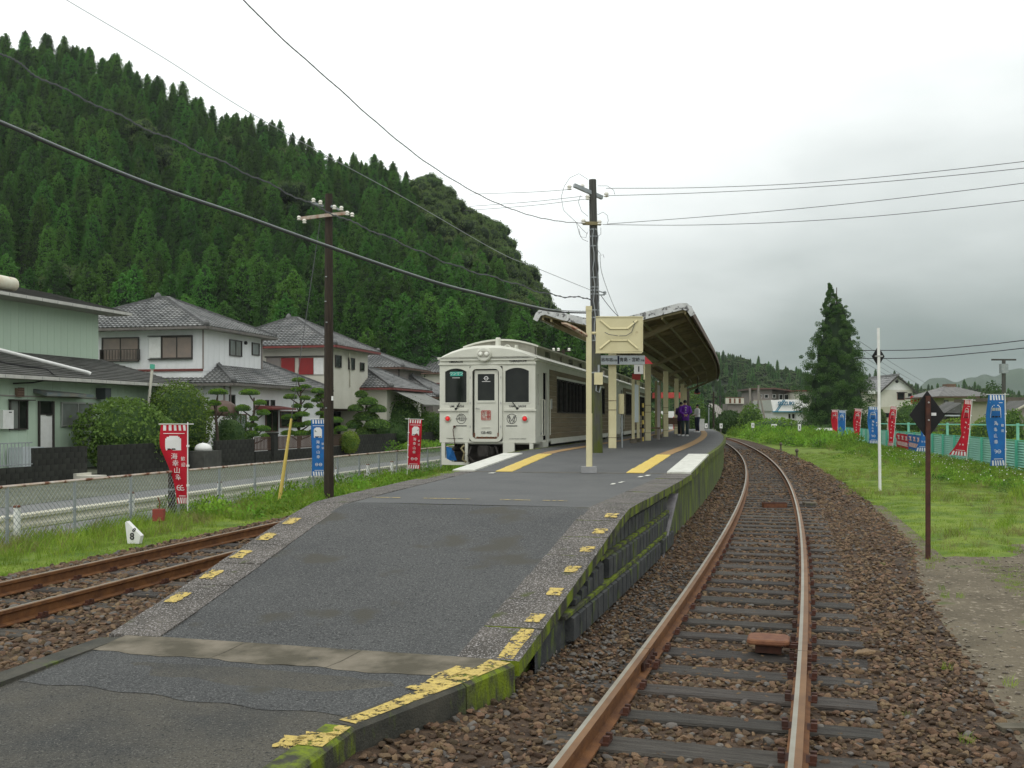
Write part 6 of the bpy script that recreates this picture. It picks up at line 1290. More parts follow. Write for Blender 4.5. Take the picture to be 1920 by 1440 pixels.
# ---- house 4, 5
t, gx_, gy_ = tiled_house(747, 27.0, 7.4, 5.4, 5.85, 7.4, 812, 24.2, 5.0, 7.0, 3.6, 5.2, GREYW, 'grey brown house with dark tiled roofs, third in the row')
mb = MB(); mb.tube([(.06, -.06, 3), (.06, -.06, 5.7)], .06, 6); mb.build('downpipe', ALUD, t)
t, gx_, gy_ = tiled_house(866, 27.0, 9.2, 7.2, 6.25, 8.1, 930, 24.5, 6.0, 8.0, 3.6, 5.2, CREAMW, 'cream house with brown shutters just left of the railcar')
for k in range(3): mb = MB(); fbox(mb, 'S', 0, -6.6+1.75*k, -5.4+1.75*k, 3.7, 5.2, .01, .07); mb.build('shutter', MAROON, t)
mb = MB(); fbox(mb, 'S', 0, -8.6, -.4, 5.22, 5.32, .0, .12); mb.build('shutter_track', MAROON, t)

# ---- garden walls (block by block), railings
CW = 23.3
def wY(px): return cY(px, CW)
bmesh_ = MB(); bmesh_.box(-.06, .06, .006, .39, .006, .19); BM = bmesh_.mesh('block', BWALL)
def block_wall(px0, px1, ncourse, label, thick=.0, cap=False, c=CW):
    Y0, Y1 = cY(px0, c), cY(px1, c); t = thing('garden_wall', cw(c, Y0, -.40), label, 'wall', rz=-TH); L = (Y1-Y0)/math.cos(TH)
    mb = MB(); mb.box(-.05, .05, 0, L, 0, .19*ncourse+.19*0); mb.build('mortar_core', BWALL, t)
    for r_ in range(ncourse):
        y = -.2*(r_ % 2)
        while y < L-.05:
            a = max(y, 0); b = min(y+.4, L)
            if b-a > .04:
                o = link('block', BM, t); o.location = (random.uniform(-.003, .003), a, .195*r_); o.scale = (1, (b-a)/.4, 1)
            y += .4
    return t, L
block_wall(-45, 61, 3, 'low dark block wall under the metal railing at the left edge')
block_wall(61, 161, 6, 'black stained block wall below the white door of the green house')
block_wall(185, 352, 6, 'dark block wall overgrown by the big round bushes')
t, L = block_wall(402, 475, 6, 'plain black block wall beside the first clipped pines')
block_wall(477, 645, 3, 'low dark wall carrying a brown picket railing before the white house')
block_wall(645, 830, 6, 'long dark wall between the yellow green shrub and the railcar')
for (a, b, mtl, lb) in ((-45, 60, GALV, 'thin metal railing in front of the outdoor unit at the left edge'), (477, 508, BROWNT, 'brown picket railing left of the gate post'), (514, 645, BROWNT, 'long brown picket railing before the clipped pines')):
    Y0, Y1 = wY(a), wY(b); t = thing('railing', cw(CW, Y0, .19), lb, 'railing', rz=-TH); L = (Y1-Y0)/math.cos(TH)
    hgt = .62 if a > 0 else .74
    for z in (.05, hgt): mb = MB(); mb.box(-.02, .02, 0, L, z, z+.035); mb.build('rail', mtl, t)
    sp = .16 if a < 0 else .14; bm_ = MB(); wd = .012 if a < 0 else .032; bm_.box(-.012, .012, -wd, wd, .0, hgt); bme = bm_.mesh('picket', mtl); y = .05
    while y < L: o = link('picket', bme, t); o.location = (0, y, .02); y += sp
t = thing('gate_post', cw(CW-.02, wY(511), -.38), 'dark gate post between the two brown railings', 'post', rz=-TH); mb = MB(); mb.box(-.17, .17, -.2, .2, 0, 1.35); mb.build('shaft', BWALL, t); mb = MB(); mb.box(-.2, .2, -.23, .23, 1.35, 1.42); mb.build('cap', BWALL, t)
t = thing('grey_bin_store', cpt(383, 23.0, -.38), 'dark concrete bin box with a white rounded lid by the wall', 'bin', rz=-TH); mb = MB(); mb.box(-.4, .4, -.7, .7, 0, .75); mb.build('box', mat('dark_conc', (.05, .05, .045), (.09, .09, .08), scale=3, rough=.8), t)
mb = MB(); mb.lathe([(.36, .0), (.35, .12), (.28, .23), (.15, .30), (0, .33)], (-.05, 0, .76), 14); mb.build('lid', WHITE, t, smooth=True)
t = thing('parked_car', cpt(425, 25.6, -.3), 'brown rounded roof of a car port dome between bush and pine', 'car port', rz=-TH); mb = MB(); mb.lathe([(.78, 0), (.76, .26), (.6, .54), (.35, .70), (0, .78)], (-.2, 0, 2.15), 16); mb.build('dome', mat('brown_sheet', (.085, .05, .038), (.13, .085, .065), scale=3, rough=.5), t, smooth=True); mb = MB(); mb.box(.5, .58, -.4, -.32, 0, 2.2); mb.box(-1.0, -.92, -.4, -.32, 0, 2.2); mb.build('post', ALUD, t)
t.name = 'car_port'
t = thing('concrete_step', cpt(172, 22.8, -.36), 'pale concrete step in the gap between the two dark walls', 'step', rz=-TH); mb = MB(); mb.box(-.3, .3, -.4, .4, 0, .12); mb.box(-.6, -.3, -.4, .4, 0, .2); mb.build('step', CREAMW, t)

# ================================================================== buildings at the right
def far_house(px0, px1, Y, zbase, zwall, label, wm, depth=9., roof='gable', zr=None, rm=TILE, cat='house', ov=.5, ridge='y'):
    xc = (pxX(px0, Y)+pxX(px1, Y))/2; W = pxX(px1, Y)-pxX(px0, Y); t = thing('house', (xc, Y, zbase), label, cat); h = zwall-zbase
    mb = MB(); mb.box(-W/2, W/2, 0, depth, 0, h); mb.build('wall', wm, t)
    if roof == 'gable':
        zz = zr-zbase
        mb = MB(); mb.prism([(-W/2, h), (W/2, h), (0, zz-.15)], .01, depth-.01, 'y'); mb.build('gable_wall', WHITE, t)
        mb = MB(); k = (zz-h)/(W/2)
        tile_plane(mb, (-W/2-ov, depth+.4, h-k*ov), (-W/2-ov, -.5, h-k*ov), (0, -.5, zz), (0, depth+.4, zz), pitch=.5, course=.5); tile_plane(mb, (W/2+ov, -.5, h-k*ov), (W/2+ov, depth+.4, h-k*ov), (0, depth+.4, zz), (0, -.5, zz), pitch=.5, course=.5); rf = mb.build('roof', rm, t)
        for s in (-1, 1): mb = MB(); mb.bar((s*(W/2+ov), -.5, h-k*ov-.08), (0, -.5, zz-.08), .1, .22); mb.build('bargeboard', ALUD, t)
        mb = MB(); mb.box(-.2, .2, -.6, depth+.4, zz-.05, zz+.25); mb.build('ridge_cap', rm, rf)
    elif roof == 'hip':
        hip_roof(t, -W/2, W/2, 0, depth, h, zr-zbase, (-.3, depth/2, .3, depth/2), ov=ov, m=rm, caps=False)
    else:
        mb = MB(); mb.box(-W/2-ov, W/2+ov, -ov, depth+ov, h, h+.3); mb.build('roof', rm, t)
    return t
Yg = 150.
t = far_house(1652, 1711, Yg, -.6, pyZ(731, Yg), 'white gabled house with grey tiled roof right of the big conifer', CREAMW, depth=14, zr=pyZ(704, Yg))
def fw(t, px0, px1, py0, py1, Y, glass=GLASS, frame=ALUD, nm=0, pos=0.): return window(t, 'S', pos, pxX(px0, Y)-t.location.x, pxX(px1, Y)-t.location.x, pyZ(py1, Y)-t.location.z, pyZ(py0, Y)-t.location.z, glass, frame, nm)
fw(t, 1683, 1695, 737, 749, Yg, GLASS, MAROON); fw(t, 1703, 1709, 738, 745, Yg); mb = MB(); mb.lathe([(.25, -.05), (.25, -.1), (0, -.12)], (0, 0, pyZ(715, Yg)-t.location.z), 12, axis='y'); mb.build('gable_vent', BLACK, t)
mb = MB(); mb.box(pxX(1681, Yg)-t.location.x, pxX(1697, Yg)-t.location.x, -.9, 0, pyZ(736.5, Yg)+.6, pyZ(735, Yg)+.6); mb.build('window_hood', ALUD, t)
Y2 = 152.; t = far_house(1590, 1650, Y2, -.6, pyZ(735, Y2), 'side wing with long grey roof slope left of the white gabled house', CREAMW, depth=8, roof='hip', zr=pyZ(706, Y2))
mb = MB(); mb.box(pxX(1625, Y2)-t.location.x, pxX(1652, Y2)-t.location.x, -1.2, -.1, pyZ(735, Y2)+.3, pyZ(733, Y2)+.6); mb.build('canopy', WHITE, t)
t = thing('garden_wall', (pxX(1668, 140), 140, -.5), 'pale wall of the lower annex below the gabled house', 'wall'); mb = MB(); mb.box(pxX(1650, 140)-t.location.x, pxX(1695, 140)-t.location.x, 0, .4, 0, pyZ(763, 140)+.5); mb.build('wall', BEIGEW, t); fw(t, 1657, 1668, 775, 782, 140)
Y3 = 118.; t = far_house(1770, 1843, Y3, -.4, pyZ(744, Y3), 'beige house with broad weathered grey hip roof behind the flared banner', BEIGEW, depth=8, roof='hip', zr=pyZ(722, Y3), rm=mat('weathered_metal_roof', (.25, .25, .245), (.36, .35, .34), scale=1.2, rough=.6, vec_scale=(3, .3, 1)), ov=1.)
fw(t, 1771, 1777, 751, 761, Y3, GLASSG); mb = MB(); mb.box(-.5, .6, 3.4, 4.6, pyZ(725, Y3)+.4, pyZ(718, Y3)+.4); mb.build('roof_vent', BENCH, t)
Y4 = 100.; t = thing('shed', (pxX(1795, Y4), Y4, -.3), 'dark lean-to roof and white awning in front of the beige house', 'shed'); X_ = lambda p: pxX(p, Y4)-t.location.x; Z_ = lambda p: pyZ(p, Y4)+.3
mb = MB(); mb.box(X_(1775), X_(1815), .1, 4, 0, Z_(776)); mb.build('wall', ALUD, t); mb = MB(); mb.prism([(X_(1770), Z_(774)), (X_(1808), Z_(752)), (X_(1822), Z_(752)), (X_(1822), Z_(776))], -.2, 4.2, 'y'); mb.build('roof', SLATE, t); mb = MB(); mb.box(X_(1772), X_(1812), -1.0, .1, Z_(780.5), Z_(778)); mb.build('awning', SIGNW, t); mb = MB(); mb.box(X_(1777), X_(1806), .05, .1, Z_(796), Z_(790)); mb.build('pale_panel', GREYW, t)
Y5 = 84.; t = far_house(1884, 1990, Y5, -.2, pyZ(752, Y5), 'dark roofed long house at the right edge behind the fence', BEIGEW, depth=8, roof='flat', rm=mat('dark_roof', (.09, .075, .06), (.13, .11, .09), scale=2, rough=.7))
t = thing('shed', (pxX(1905, 78), 78, -.2), 'shed with slanting pale edged roof at the far right', 'shed'); X_ = lambda p: pxX(p, 78)-t.location.x; Z_ = lambda p: pyZ(p, 78)+.2
mb = MB(); mb.prism([(X_(1893), 0), (X_(1893), Z_(776)), (X_(1940), Z_(750)), (X_(1940), 0)], 0, 4, 'y'); mb.build('wall', GREYW, t); mb = MB(); mb.bar((X_(1888), -.2, Z_(777)), (X_(1940), -.2, Z_(749)), .2, .12); mb.build('roof_edge', BEIGEW, t); mb = MB(); mb.add([(X_(1888), -.2, Z_(778)), (X_(1940), -.2, Z_(750)), (X_(1940), 4, Z_(750)), (X_(1888), 4, Z_(778))], [(0, 1, 2, 3)]); mb.build('roof', SLATE, t)
# white showroom with blue lettering
Y6 = 165.; t = thing('showroom', (pxX(1476, Y6), Y6, -.3), 'white flat roofed showroom with a large blue letter sign on its parapet', 'showroom'); X_ = lambda p: pxX(p, Y6)-t.location.x; Z_ = lambda p: pyZ(p, Y6)+.3
mb = MB(); mb.box(X_(1449), X_(1478), 0, 12, 0, Z_(771)); mb.box(X_(1493), X_(1506), .0, 12, 0, Z_(771)); mb.box(X_(1478), X_(1493), 1.0, 12, 0, Z_(771)); mb.build('wall', WHITE, t)
mb = MB(); mb.loft([[(X_(1444), -.5, Z_(750)), (X_(1447), -.8, Z_(771)), (X_(1447), 12, Z_(771)), (X_(1444), 12, Z_(750))], [(X_(1514), -.5, Z_(749)), (X_(1511), -.8, Z_(771)), (X_(1511), 12, Z_(771)), (X_(1514), 12, Z_(749))]]); pr = mb.build('parapet', WHITE, t)
ptxt('SUZUKI', .82, FR(X_(1471), -.98, Z_(757)) , mat('blue_letters', (.02, .13, .22), rough=.5), parent=pr, bold=.03, xs=.95, extrude=.03)
BLU = mat('blue_stripe', (.03, .20, .30), rough=.5)
for (a, b, m) in ((1451, 1466, BLU), (1454, 1469, BLU)): mb = MB(); mb.add([(X_(a), -.86, Z_(771)), (X_(a+1.8), -.86, Z_(771)), (X_(b+1.8), -.62, Z_(749.8)), (X_(b), -.62, Z_(749.8))], [(0, 1, 2, 3)]); mb.build('stripe', m, pr)
mb = MB(); mb.box(X_(1446), X_(1512), -.85, -.6, Z_(773), Z_(771)); mb.build('sign_edge', BLU, pr)
mb = MB(); mb.box(X_(1478), X_(1493), .6, .7, .2, Z_(774)); mb.build('glazing', GLASS, t); mb = MB()
for p in (1478, 1485, 1492.5): mb.box(X_(p)-.12, X_(p)+.12, .3, .6, 0, Z_(773))
for p in (775, 786): mb.box(X_(1478), X_(1493), .35, .6, Z_(p)-.1, Z_(p)+.1)
mb.build('door_frame', WHITE, t)
Y7 = 190.; t = thing('apartment_building', (pxX(1450, Y7), Y7, -.3), 'grey flat roofed two storey building with red roof edge behind the showroom', 'building'); X_ = lambda p: pxX(p, Y7)-t.location.x; Z_ = lambda p: pyZ(p, Y7)+.3
mb = MB(); mb.box(X_(1413), X_(1448), 0, 10, Z_(750), Z_(731)); mb.box(X_(1448), X_(1488), 2, 10, 0, Z_(733)); mb.box(X_(1410), X_(1450), 1, 10, 0, Z_(750)); mb.build('wall', GREYW, t)
mb = MB(); mb.loft([[(X_(1407), -1, Z_(728)), (X_(1407), -1, Z_(731)), (X_(1407), 11, Z_(731)), (X_(1407), 11, Z_(728))], [(X_(1450), -1, Z_(727)), (X_(1450), -1, Z_(730)), (X_(1450), 11, Z_(730)), (X_(1450), 11, Z_(727))], [(X_(1492), -1, Z_(733)), (X_(1492), -1, Z_(735)), (X_(1492), 11, Z_(735)), (X_(1492), 11, Z_(733))]]); mb.build('roof', BROWNT, t)
for (a, b, c_, d_) in ((1434, 1440, 740, 746), (1449, 1454, 740, 746), (1461, 1467, 740, 749), (1471, 1478, 740, 749), (1422, 1428, 740, 746)): fw(t, a, b, c_, d_, Y7, GLASS, WHITE)
mb = MB(); mb.box(X_(1412), X_(1448), -.5, -.4, Z_(757), Z_(750)); mb.build('balcony', BEIGEW, t); mb = MB(); mb.box(X_(1418), X_(1445), -.6, -.55, Z_(769), Z_(764)); mb.build('white_sign', WHITE, t)
t = thing('apartment_building', (pxX(1500, 185), 185, -.3), 'second cream building with red brown roof edge half hidden by the conifer', 'building'); X_ = lambda p: pxX(p, 185)-t.location.x; Z_ = lambda p: pyZ(p, 185)+.3
mb = MB(); mb.box(X_(1493), X_(1522), 0, 8, 0, Z_(734)); mb.build('wall', CREAMW, t); mb = MB(); mb.box(X_(1491), X_(1524), -.6, 8.6, Z_(734), Z_(731.5)); mb.build('roof', MAROON, t); fw(t, 1500, 1506, 741, 748, 185)
t = thing('billboard', (pxX(1378, 175), 175, -.3), 'rusty streaked white billboard panel on a low shed', 'billboard'); X_ = lambda p: pxX(p, 175)-t.location.x; Z_ = lambda p: pyZ(p, 175)+.3
mb = MB(); mb.box(X_(1361), X_(1395), 0, .5, Z_(757), Z_(746)); mb.build('panel', CREAMW, t); mb = MB()
for (a, b) in ((1367, 1371), (1376, 1379), (1385, 1389)): mb.box(X_(a), X_(b), -.03, 0, Z_(756), Z_(747)); 
mb.box(X_(1361), X_(1395), -.05, .5, Z_(746), Z_(745)); mb.build('rust_streak', RUST, t); mb = MB(); mb.box(X_(1366), X_(1395), .5, 5, 0, Z_(757)); mb.build('shed_wall', GREYW, t)
t = thing('storage_dome', (pxX(1341, 150), 150, -.3), 'long pale rounded storage tent behind the bushes', 'dome'); X_ = lambda p: pxX(p, 150)-t.location.x; Z_ = lambda p: pyZ(p, 150)+.3
rings = []
for i in range(17):
    f = i/16; x = X_(1309)+(X_(1372)-X_(1309))*f; s = max(.02, (1-abs(2*f-1)**2.6))**.5; r_ = Z_(756)*s; rings.append([(x, 4-4*s*math.cos(R(a)), r_*math.sin(R(a))) for a in range(0, 181, 15)])
mb = MB(); mb.loft(rings, closed=False, cap=False); mb.build('shell', DOMEM, t, smooth=False)
mb = MB()
for q in range(1, 16): mb.tube([(p[0], p[1], p[2]+.02) for p in rings[q]], .06, 4, cap=False)
mb.build('rib', GREYW, t, kind='stuff')
# far poles
def far_pole(px, py0, py1, Y, r_, m, label, px1=None, arm=True):
    z = pyZ(py1, Y); t = thing('utility_pole', (pxX(px, Y), Y, z), label, 'utility pole'); mb = MB(); mb.tube([(0, 0, 0), (pxX(px1 or px, Y)-pxX(px, Y), 0, pyZ(py0, Y)-z)], [r_, r_*.8], 8); mb.build('pole', m, t)
    if arm: mb = MB(); zz = pyZ(py0+3, Y)-z; mb.box(-.9, .9, -.06, .06, zz, zz+.12); mb.build('cross_arm', m, t)
    return t
t = far_pole(1882, 673, 790, 75, .17, POLEG, 'dark pole with short cross arm above the nearest blue banner')
mb = MB(); z_ = pyZ(700, 75)-t.location.z; mb.box(-.25, .25, -.2, .2, z_, z_+.7); mb.build('transformer', GALV, t)
far_pole(1406, 728, 795, 140, .17, GREYW, 'left of the two pale poles beside the grey building', arm=False)
far_pole(1422, 722, 795, 140, .17, GREYW, 'right of the two pale poles beside the grey building', arm=False); far_pole(1436, 738, 795, 139, .13, GREYW, 'leaning brace pole next to the pale poles', px1=1424, arm=False)
far_pole(1338, 735, 802, 105, .11, POLEW, 'thin dark pole in front of the storage tent', arm=False)
far_pole(1289, 728, 806, 80, .20, POLEW, 'dark pole behind the people at the end of the platform', arm=False)
far_pole(1350, 742, 770, 240, .2, POLEW, 'faint distant pole left of the billboard')
t = thing('signal_post', (pxX(1329, 100), 100, -.3), 'small black signal board on a thin post beyond the platform', 'signal'); mb = MB(); mb.tube([(0, 0, 0), (0, 0, pyZ(759, 100)+.3)], .05, 6); mb.build('post', GALV, t); mb = MB(); mb.box(-.15, .15, -.1, .1, pyZ(764, 100)+.3, pyZ(758, 100)+.3); mb.build('board', BLACK, t); mb = MB(); mb.box(-.02, .04, -.12, -.1, pyZ(763, 100)+.3, pyZ(759, 100)+.3); mb.build('lamp', WHITE, t)
# small cross-armed pole behind the train roof
t = thing('telegraph_pole', (pxX(1056, 60), 60, -.3), 'telegraph cross arm with three white insulators just above the railcar roof', 'pole'); mb = MB(); mb.tube([(0, 0, 0), (0, 0, pyZ(655, 60)+.3)], .1, 8); mb.build('pole', POLEW, t); mb = MB(); z_ = pyZ(660, 60)+.3; mb.box(pxX(1036, 60)-pxX(1056, 60), pxX(1070, 60)-pxX(1056, 60), -.05, .05, z_, z_+.07); mb.build('cross_arm', POLEW, t)
for p in (1038, 1047, 1067): mb = MB(); insul(mb, (pxX(p, 60)-pxX(1056, 60), 0, z_+.15), 1.7); mb.build('insulator', PORC, t)
t = thing('prohibition_sign', (pxX(1715, 125), 125, -.2), 'red prohibition sign behind the gabled house bushes', 'sign'); mb = MB(); zz = pyZ(748, 125)+.2; mb.box(-.5, .5, -.03, .03, zz-.55, zz+.35); mb.build('plate', REDL, t); mb = MB(); mb.box(-.4, .4, -.05, -.03, zz-.08, zz+.08); mb.build('white_bar', WHITE, t); mb = MB(); mb.tube([(0, .05, 0), (0, .05, zz)], .05, 6); mb.build('post', GALV, t)
t = thing('white_kerb', (pxX(1540, 100), 100, -.2), 'long low white kerb in front of the big conifer', 'kerb'); mb = MB(); mb.box(pxX(1521, 100)-t.location.x, pxX(1572, 100)-t.location.x, 0, .3, .75, 1.0); mb.build('kerb', WHITE, t); mb = MB(); mb.box(pxX(1521, 100)-t.location.x, pxX(1572, 100)-t.location.x, .3, .5, 0, .9); mb.build('base', BWALL, t)
for s in (-1, 1):  pass
# ================================================================== vegetation
def leaf_quads(mb_v, mb_f, centres, sizes, r, up=.3):
    n = len(centres); d1 = r.normal(size=(n, 3)); d1 /= np.linalg.norm(d1, axis=1)[:, None]; d2 = r.normal(size=(n, 3)); d2 -= d1*(d1*d2).sum(1)[:, None]; d2 /= np.linalg.norm(d2, axis=1)[:, None]
    s = sizes[:, None]; a = centres+d1*s; b = centres+d2*s*.55; c = centres-d1*s; d = centres-d2*s*.55
    return np.stack([a, b, c, d], 1).reshape(-1, 3)
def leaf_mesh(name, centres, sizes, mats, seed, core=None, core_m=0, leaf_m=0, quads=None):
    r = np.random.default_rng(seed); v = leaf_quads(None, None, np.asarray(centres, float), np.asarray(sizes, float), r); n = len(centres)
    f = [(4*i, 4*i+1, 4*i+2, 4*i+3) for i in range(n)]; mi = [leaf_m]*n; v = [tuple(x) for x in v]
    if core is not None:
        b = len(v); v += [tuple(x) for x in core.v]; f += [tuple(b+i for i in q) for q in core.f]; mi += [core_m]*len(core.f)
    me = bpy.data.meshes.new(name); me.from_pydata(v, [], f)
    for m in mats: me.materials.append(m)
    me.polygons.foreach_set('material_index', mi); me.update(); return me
def blob_core(rx, ry, rz, c=(0, 0, 0), seed=0, n=10, amp=.12):
    mb = MB(); r = random.Random(seed); ph = [r.uniform(0, 6) for _ in range(4)]
    prof = []; rings = []
    for i in range(n+1):
        th = math.pi*i/n; ring = []
        for j in range(12):
            a = 2*math.pi*j/12; k = 1+amp*(math.sin(3*a+ph[0]+th*2)+math.sin(2*th*2+ph[1]+a)); ring.append((c[0]+rx*k*math.sin(th)*math.cos(a), c[1]+ry*k*math.sin(th)*math.sin(a), c[2]-rz*math.cos(th)))
        rings.append(ring)
    mb.loft(rings, cap=False); return mb
# ---- cedar variants: a spire of drooping tufts
def cedar_mesh(seed, H=1., Rr=.155, n=170, per=64):
    r = np.random.default_rng(seed); C = []; S = []
    for i in range(n):
        f = (i+.5)/n; z = (1-f**.85); rad = Rr*(1-z)**.50*(1+.15*r.normal()) if z < .97 else .01
        rad = max(.008, min(rad, Rr*1.25)); a = i*2.39996+r.uniform(-.3, .3); cx, cy = rad*.72*math.cos(a), rad*.72*math.sin(a); zz = z-.035*r.random()
        q = per; t_ = r.normal(size=(q, 3)); t_ /= np.linalg.norm(t_, axis=1)[:, None]; t_ *= r.uniform(.5, 1.05, (q, 1))*np.array([rad*.26+.012, rad*.26+.012, .024+.012*r.random()]); p = np.array([cx, cy, zz])+t_
        C.append(p); S.append(np.full(q, .0085)*r.uniform(.6, 1.4, q))
    C = np.concatenate(C); S = np.concatenate(S)
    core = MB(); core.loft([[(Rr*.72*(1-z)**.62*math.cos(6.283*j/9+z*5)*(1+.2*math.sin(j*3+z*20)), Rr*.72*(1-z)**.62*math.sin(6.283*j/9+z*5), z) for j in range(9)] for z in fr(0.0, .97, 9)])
    return leaf_mesh('cedar_tree', C*H, S*H, [CEDAR, CORESHADE], seed, core, 1, 0)
CED = [cedar_mesh(100+i, n=150+8*i, Rr=.195+.018*(i % 3)) for i in range(6)]
def puff_tree_mesh(seed, n=52, per=150, leaf=.016, flat=.8, mats=(BROAD, CORESHADE), trunk=True, squash=1.):
    """unit-height broadleaf crown made of billows"""
    r = np.random.default_rng(seed); C = []; S = []
    core = MB()
    for i in range(n):
        d = r.normal(size=3); d /= np.linalg.norm(d); rr = r.uniform(.45, 1.)**.6; c = np.array([d[0]*.36*rr, d[1]*.36*rr, .56+d[2]*.36*rr*flat]); b = r.uniform(.08, .14)
        u = r.normal(size=(per, 3)); u /= np.linalg.norm(u, axis=1)[:, None]; u[:, 2] = np.where(u[:, 2] < -.3, -u[:, 2], u[:, 2]); C.append(c+u*b*r.uniform(.75, 1.08, (per, 1))); S.append(np.full(per, leaf)*r.uniform(.6, 1.2, per))
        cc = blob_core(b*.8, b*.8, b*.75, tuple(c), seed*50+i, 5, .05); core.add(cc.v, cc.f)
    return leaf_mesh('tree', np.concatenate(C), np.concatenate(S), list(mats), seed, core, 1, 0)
PUF = [puff_tree_mesh(200+i) for i in range(4)]
# ---- the hill on the left: crest heights by bearing
HPX = [-900, -400, 0, 100, 200, 300, 400, 515, 600, 700, 800, 850, 900, 940, 960, 1010, 1045, 1075, 1110, 1300]
HPY = [-10, 12, 48, 60, 97, 150, 190, 220, 268, 302, 338, 376, 412, 460, 492, 552, 606, 650, 695, 720]
CRY = 200.
def crest(a):   # a = X/Y bearing
    px = 960+a*F; py = interp(px, HPX, HPY); return EYE+(HOR-py)/F*CRY
BASEY = 96.
def hill_z(x, y):
    a = x/y; zc = crest(a)-7.9*(1 if a < -.02 else .8); f = (y-BASEY)/(CRY-BASEY)
    if f <= 0: return -.6
    s = f if f < 1 else 1-.55*(f-1)
    s = max(0, s); k = s**1.02 if f < 1 else s
    return -.5+max(0, zc+.5)*k*(1 if f < 1 else 1)+1.2*math.sin(x*.11)*math.sin(y*.09)*min(1, f*3)
rows = []
for i in range(34):
    y = BASEY-4+i*5.2; rows.append([Vector((a*y, y, hill_z(a*y, y))) for a in fr(-1.0, .13, 60)])
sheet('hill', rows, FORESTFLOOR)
pts = []; y = BASEY+1
while y < CRY+6:
    x = -.62*y; step = 3.7 if y < 130 else 3.45
    while x < .115*y:
        jx, jy = x+random.uniform(-1.1, 1.1), y+random.uniform(-1.1, 1.1); a = jx/jy
        if crest(a) > 4: pts.append((jx, jy))
        x += step
    y += step*1.05
def in_view(x, y): px = 960+F*x/y; return -40 < px < 1130
def is_broad(px, y, rnd):
    if px > 960: return rnd < .5
    if px > 790 and y > CRY-34: return rnd < .85
    if 250 < px < 330 and CRY-40 < y < CRY-22: return rnd < .35
    if px > 900: return rnd < .10
    return rnd < .012
cands = [p for p in pts if in_view(*p)]; rest = [p for p in pts if not in_view(*p)]
# largest in the photograph: the nearest ones, all along the foot and up
cands.sort(key=lambda p: p[1])
near, far = cands[:290], cands[290:]
bn = 0
brlab = ['pale green round topped broadleaf tree on the hillside behind the canopy', 'bushy tree on the wooded slope']
for i, (x, y) in enumerate(near):
    px = 960+F*x/y; z = hill_z(x, y)-.6; rz = random.uniform(0, 6.28)
    if is_broad(px, y, random.random()):
        H = random.uniform(7.5, 10.5); o = link('broadleaf_tree', PUF[i % 4], None, (x, y, z), rz, label='round billowing broadleaf tree at the right foot of the wooded hill', cat='tree', group='broadleaf trees on the wooded hill'); o.scale = (H*.85, H*.85, H)
    else:
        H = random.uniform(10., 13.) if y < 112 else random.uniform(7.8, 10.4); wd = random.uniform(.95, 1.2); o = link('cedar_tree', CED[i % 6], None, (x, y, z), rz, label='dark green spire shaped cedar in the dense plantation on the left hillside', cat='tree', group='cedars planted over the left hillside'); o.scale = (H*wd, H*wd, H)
P, Rr_, S, I = [], [], [], []
for (x, y) in far+rest:
    px = 960+F*x/y; z = hill_z(x, y)-.6
    if is_broad(px, y, random.random()): H = random.uniform(8, 11.5); I.append(6+random.randrange(4)); S.append((H*.85, H*.85, H))
    else: H = random.uniform(7.4, 10.2); wd = random.uniform(.95, 1.25); I.append(random.randrange(6)); S.append((H*wd, H*wd, H))
    P.append((x, y, z)); Rr_.append((0, 0, random.uniform(0, 6.28)))
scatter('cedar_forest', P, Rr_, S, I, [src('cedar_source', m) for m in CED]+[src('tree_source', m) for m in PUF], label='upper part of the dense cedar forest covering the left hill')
# ---- far wooded hill and distant ridge at the right
FX = [980, 1100, 1250, 1340, 1380, 1420, 1450, 1490, 1520, 1560, 1620, 1680, 1720, 1760, 1820, 1900, 2000, 2400]
FYv = [640, 645, 650, 662, 668, 672, 684, 690, 694, 706, 700, 706, 724, 728, 726, 738, 742, 748]
def far_z(x, y):
    px = 960+F*x/y; zc = EYE+(HOR-interp(px, FX, FYv))/F*420-3.4; f = (y-300)/120.
    if f < 0: return -1
    return -.8+(zc+.8)*(min(1, f)**1.1 if f < 1 else max(0, 1-.4*(f-1)))+1.0*math.sin(x*.05+y*.04)*min(1, f*2)
rows = []
for i in range(22):
    y = 290+i*11.; rows.append([Vector((a*y, y, far_z(a*y, y))) for a in fr(-.05, .75, 60)])
sheet('hill', rows, FORESTFLOOR)
P, Rr_, S, I = [], [], [], []
y = 300
while y < 432:
    x = -.02*y
    while x < .62*y:
        jx, jy = x+random.uniform(-2, 2), y+random.uniform(-2, 2); px = 960+F*jx/jy
        if random.random() < .92:
            br = random.random() < (.62 if 1380 < px < 1500 or px > 1650 else .3)
            H = random.uniform(4.0, 6.5) if br else random.uniform(4.0, 6.2)*(1.3 if random.random() < .1 else 1); I.append(6+random.randrange(4) if br else random.randrange(6)); S.append((H*.9, H*.9, H*(.75 if br else 1))); P.append((jx, jy, far_z(jx, jy)-1)); Rr_.append((0, 0, random.uniform(0, 6.28)))
        x += 3.3
    y += 3.6
scatter('far_forest', P, Rr_, S, I, [src('cedar_source', m) for m in CED]+[src('tree_source', m) for m in PUF], label='hazy wooded hills beyond the houses at the right')
RX = [900, 1400, 1640, 1700, 1740, 1770, 1800, 1830, 1850, 1880, 1920, 1980, 2100, 2400]; RY = [770, 765, 752, 735, 716, 709, 708, 712, 705, 698, 692, 675, 660, 640]
rows = []
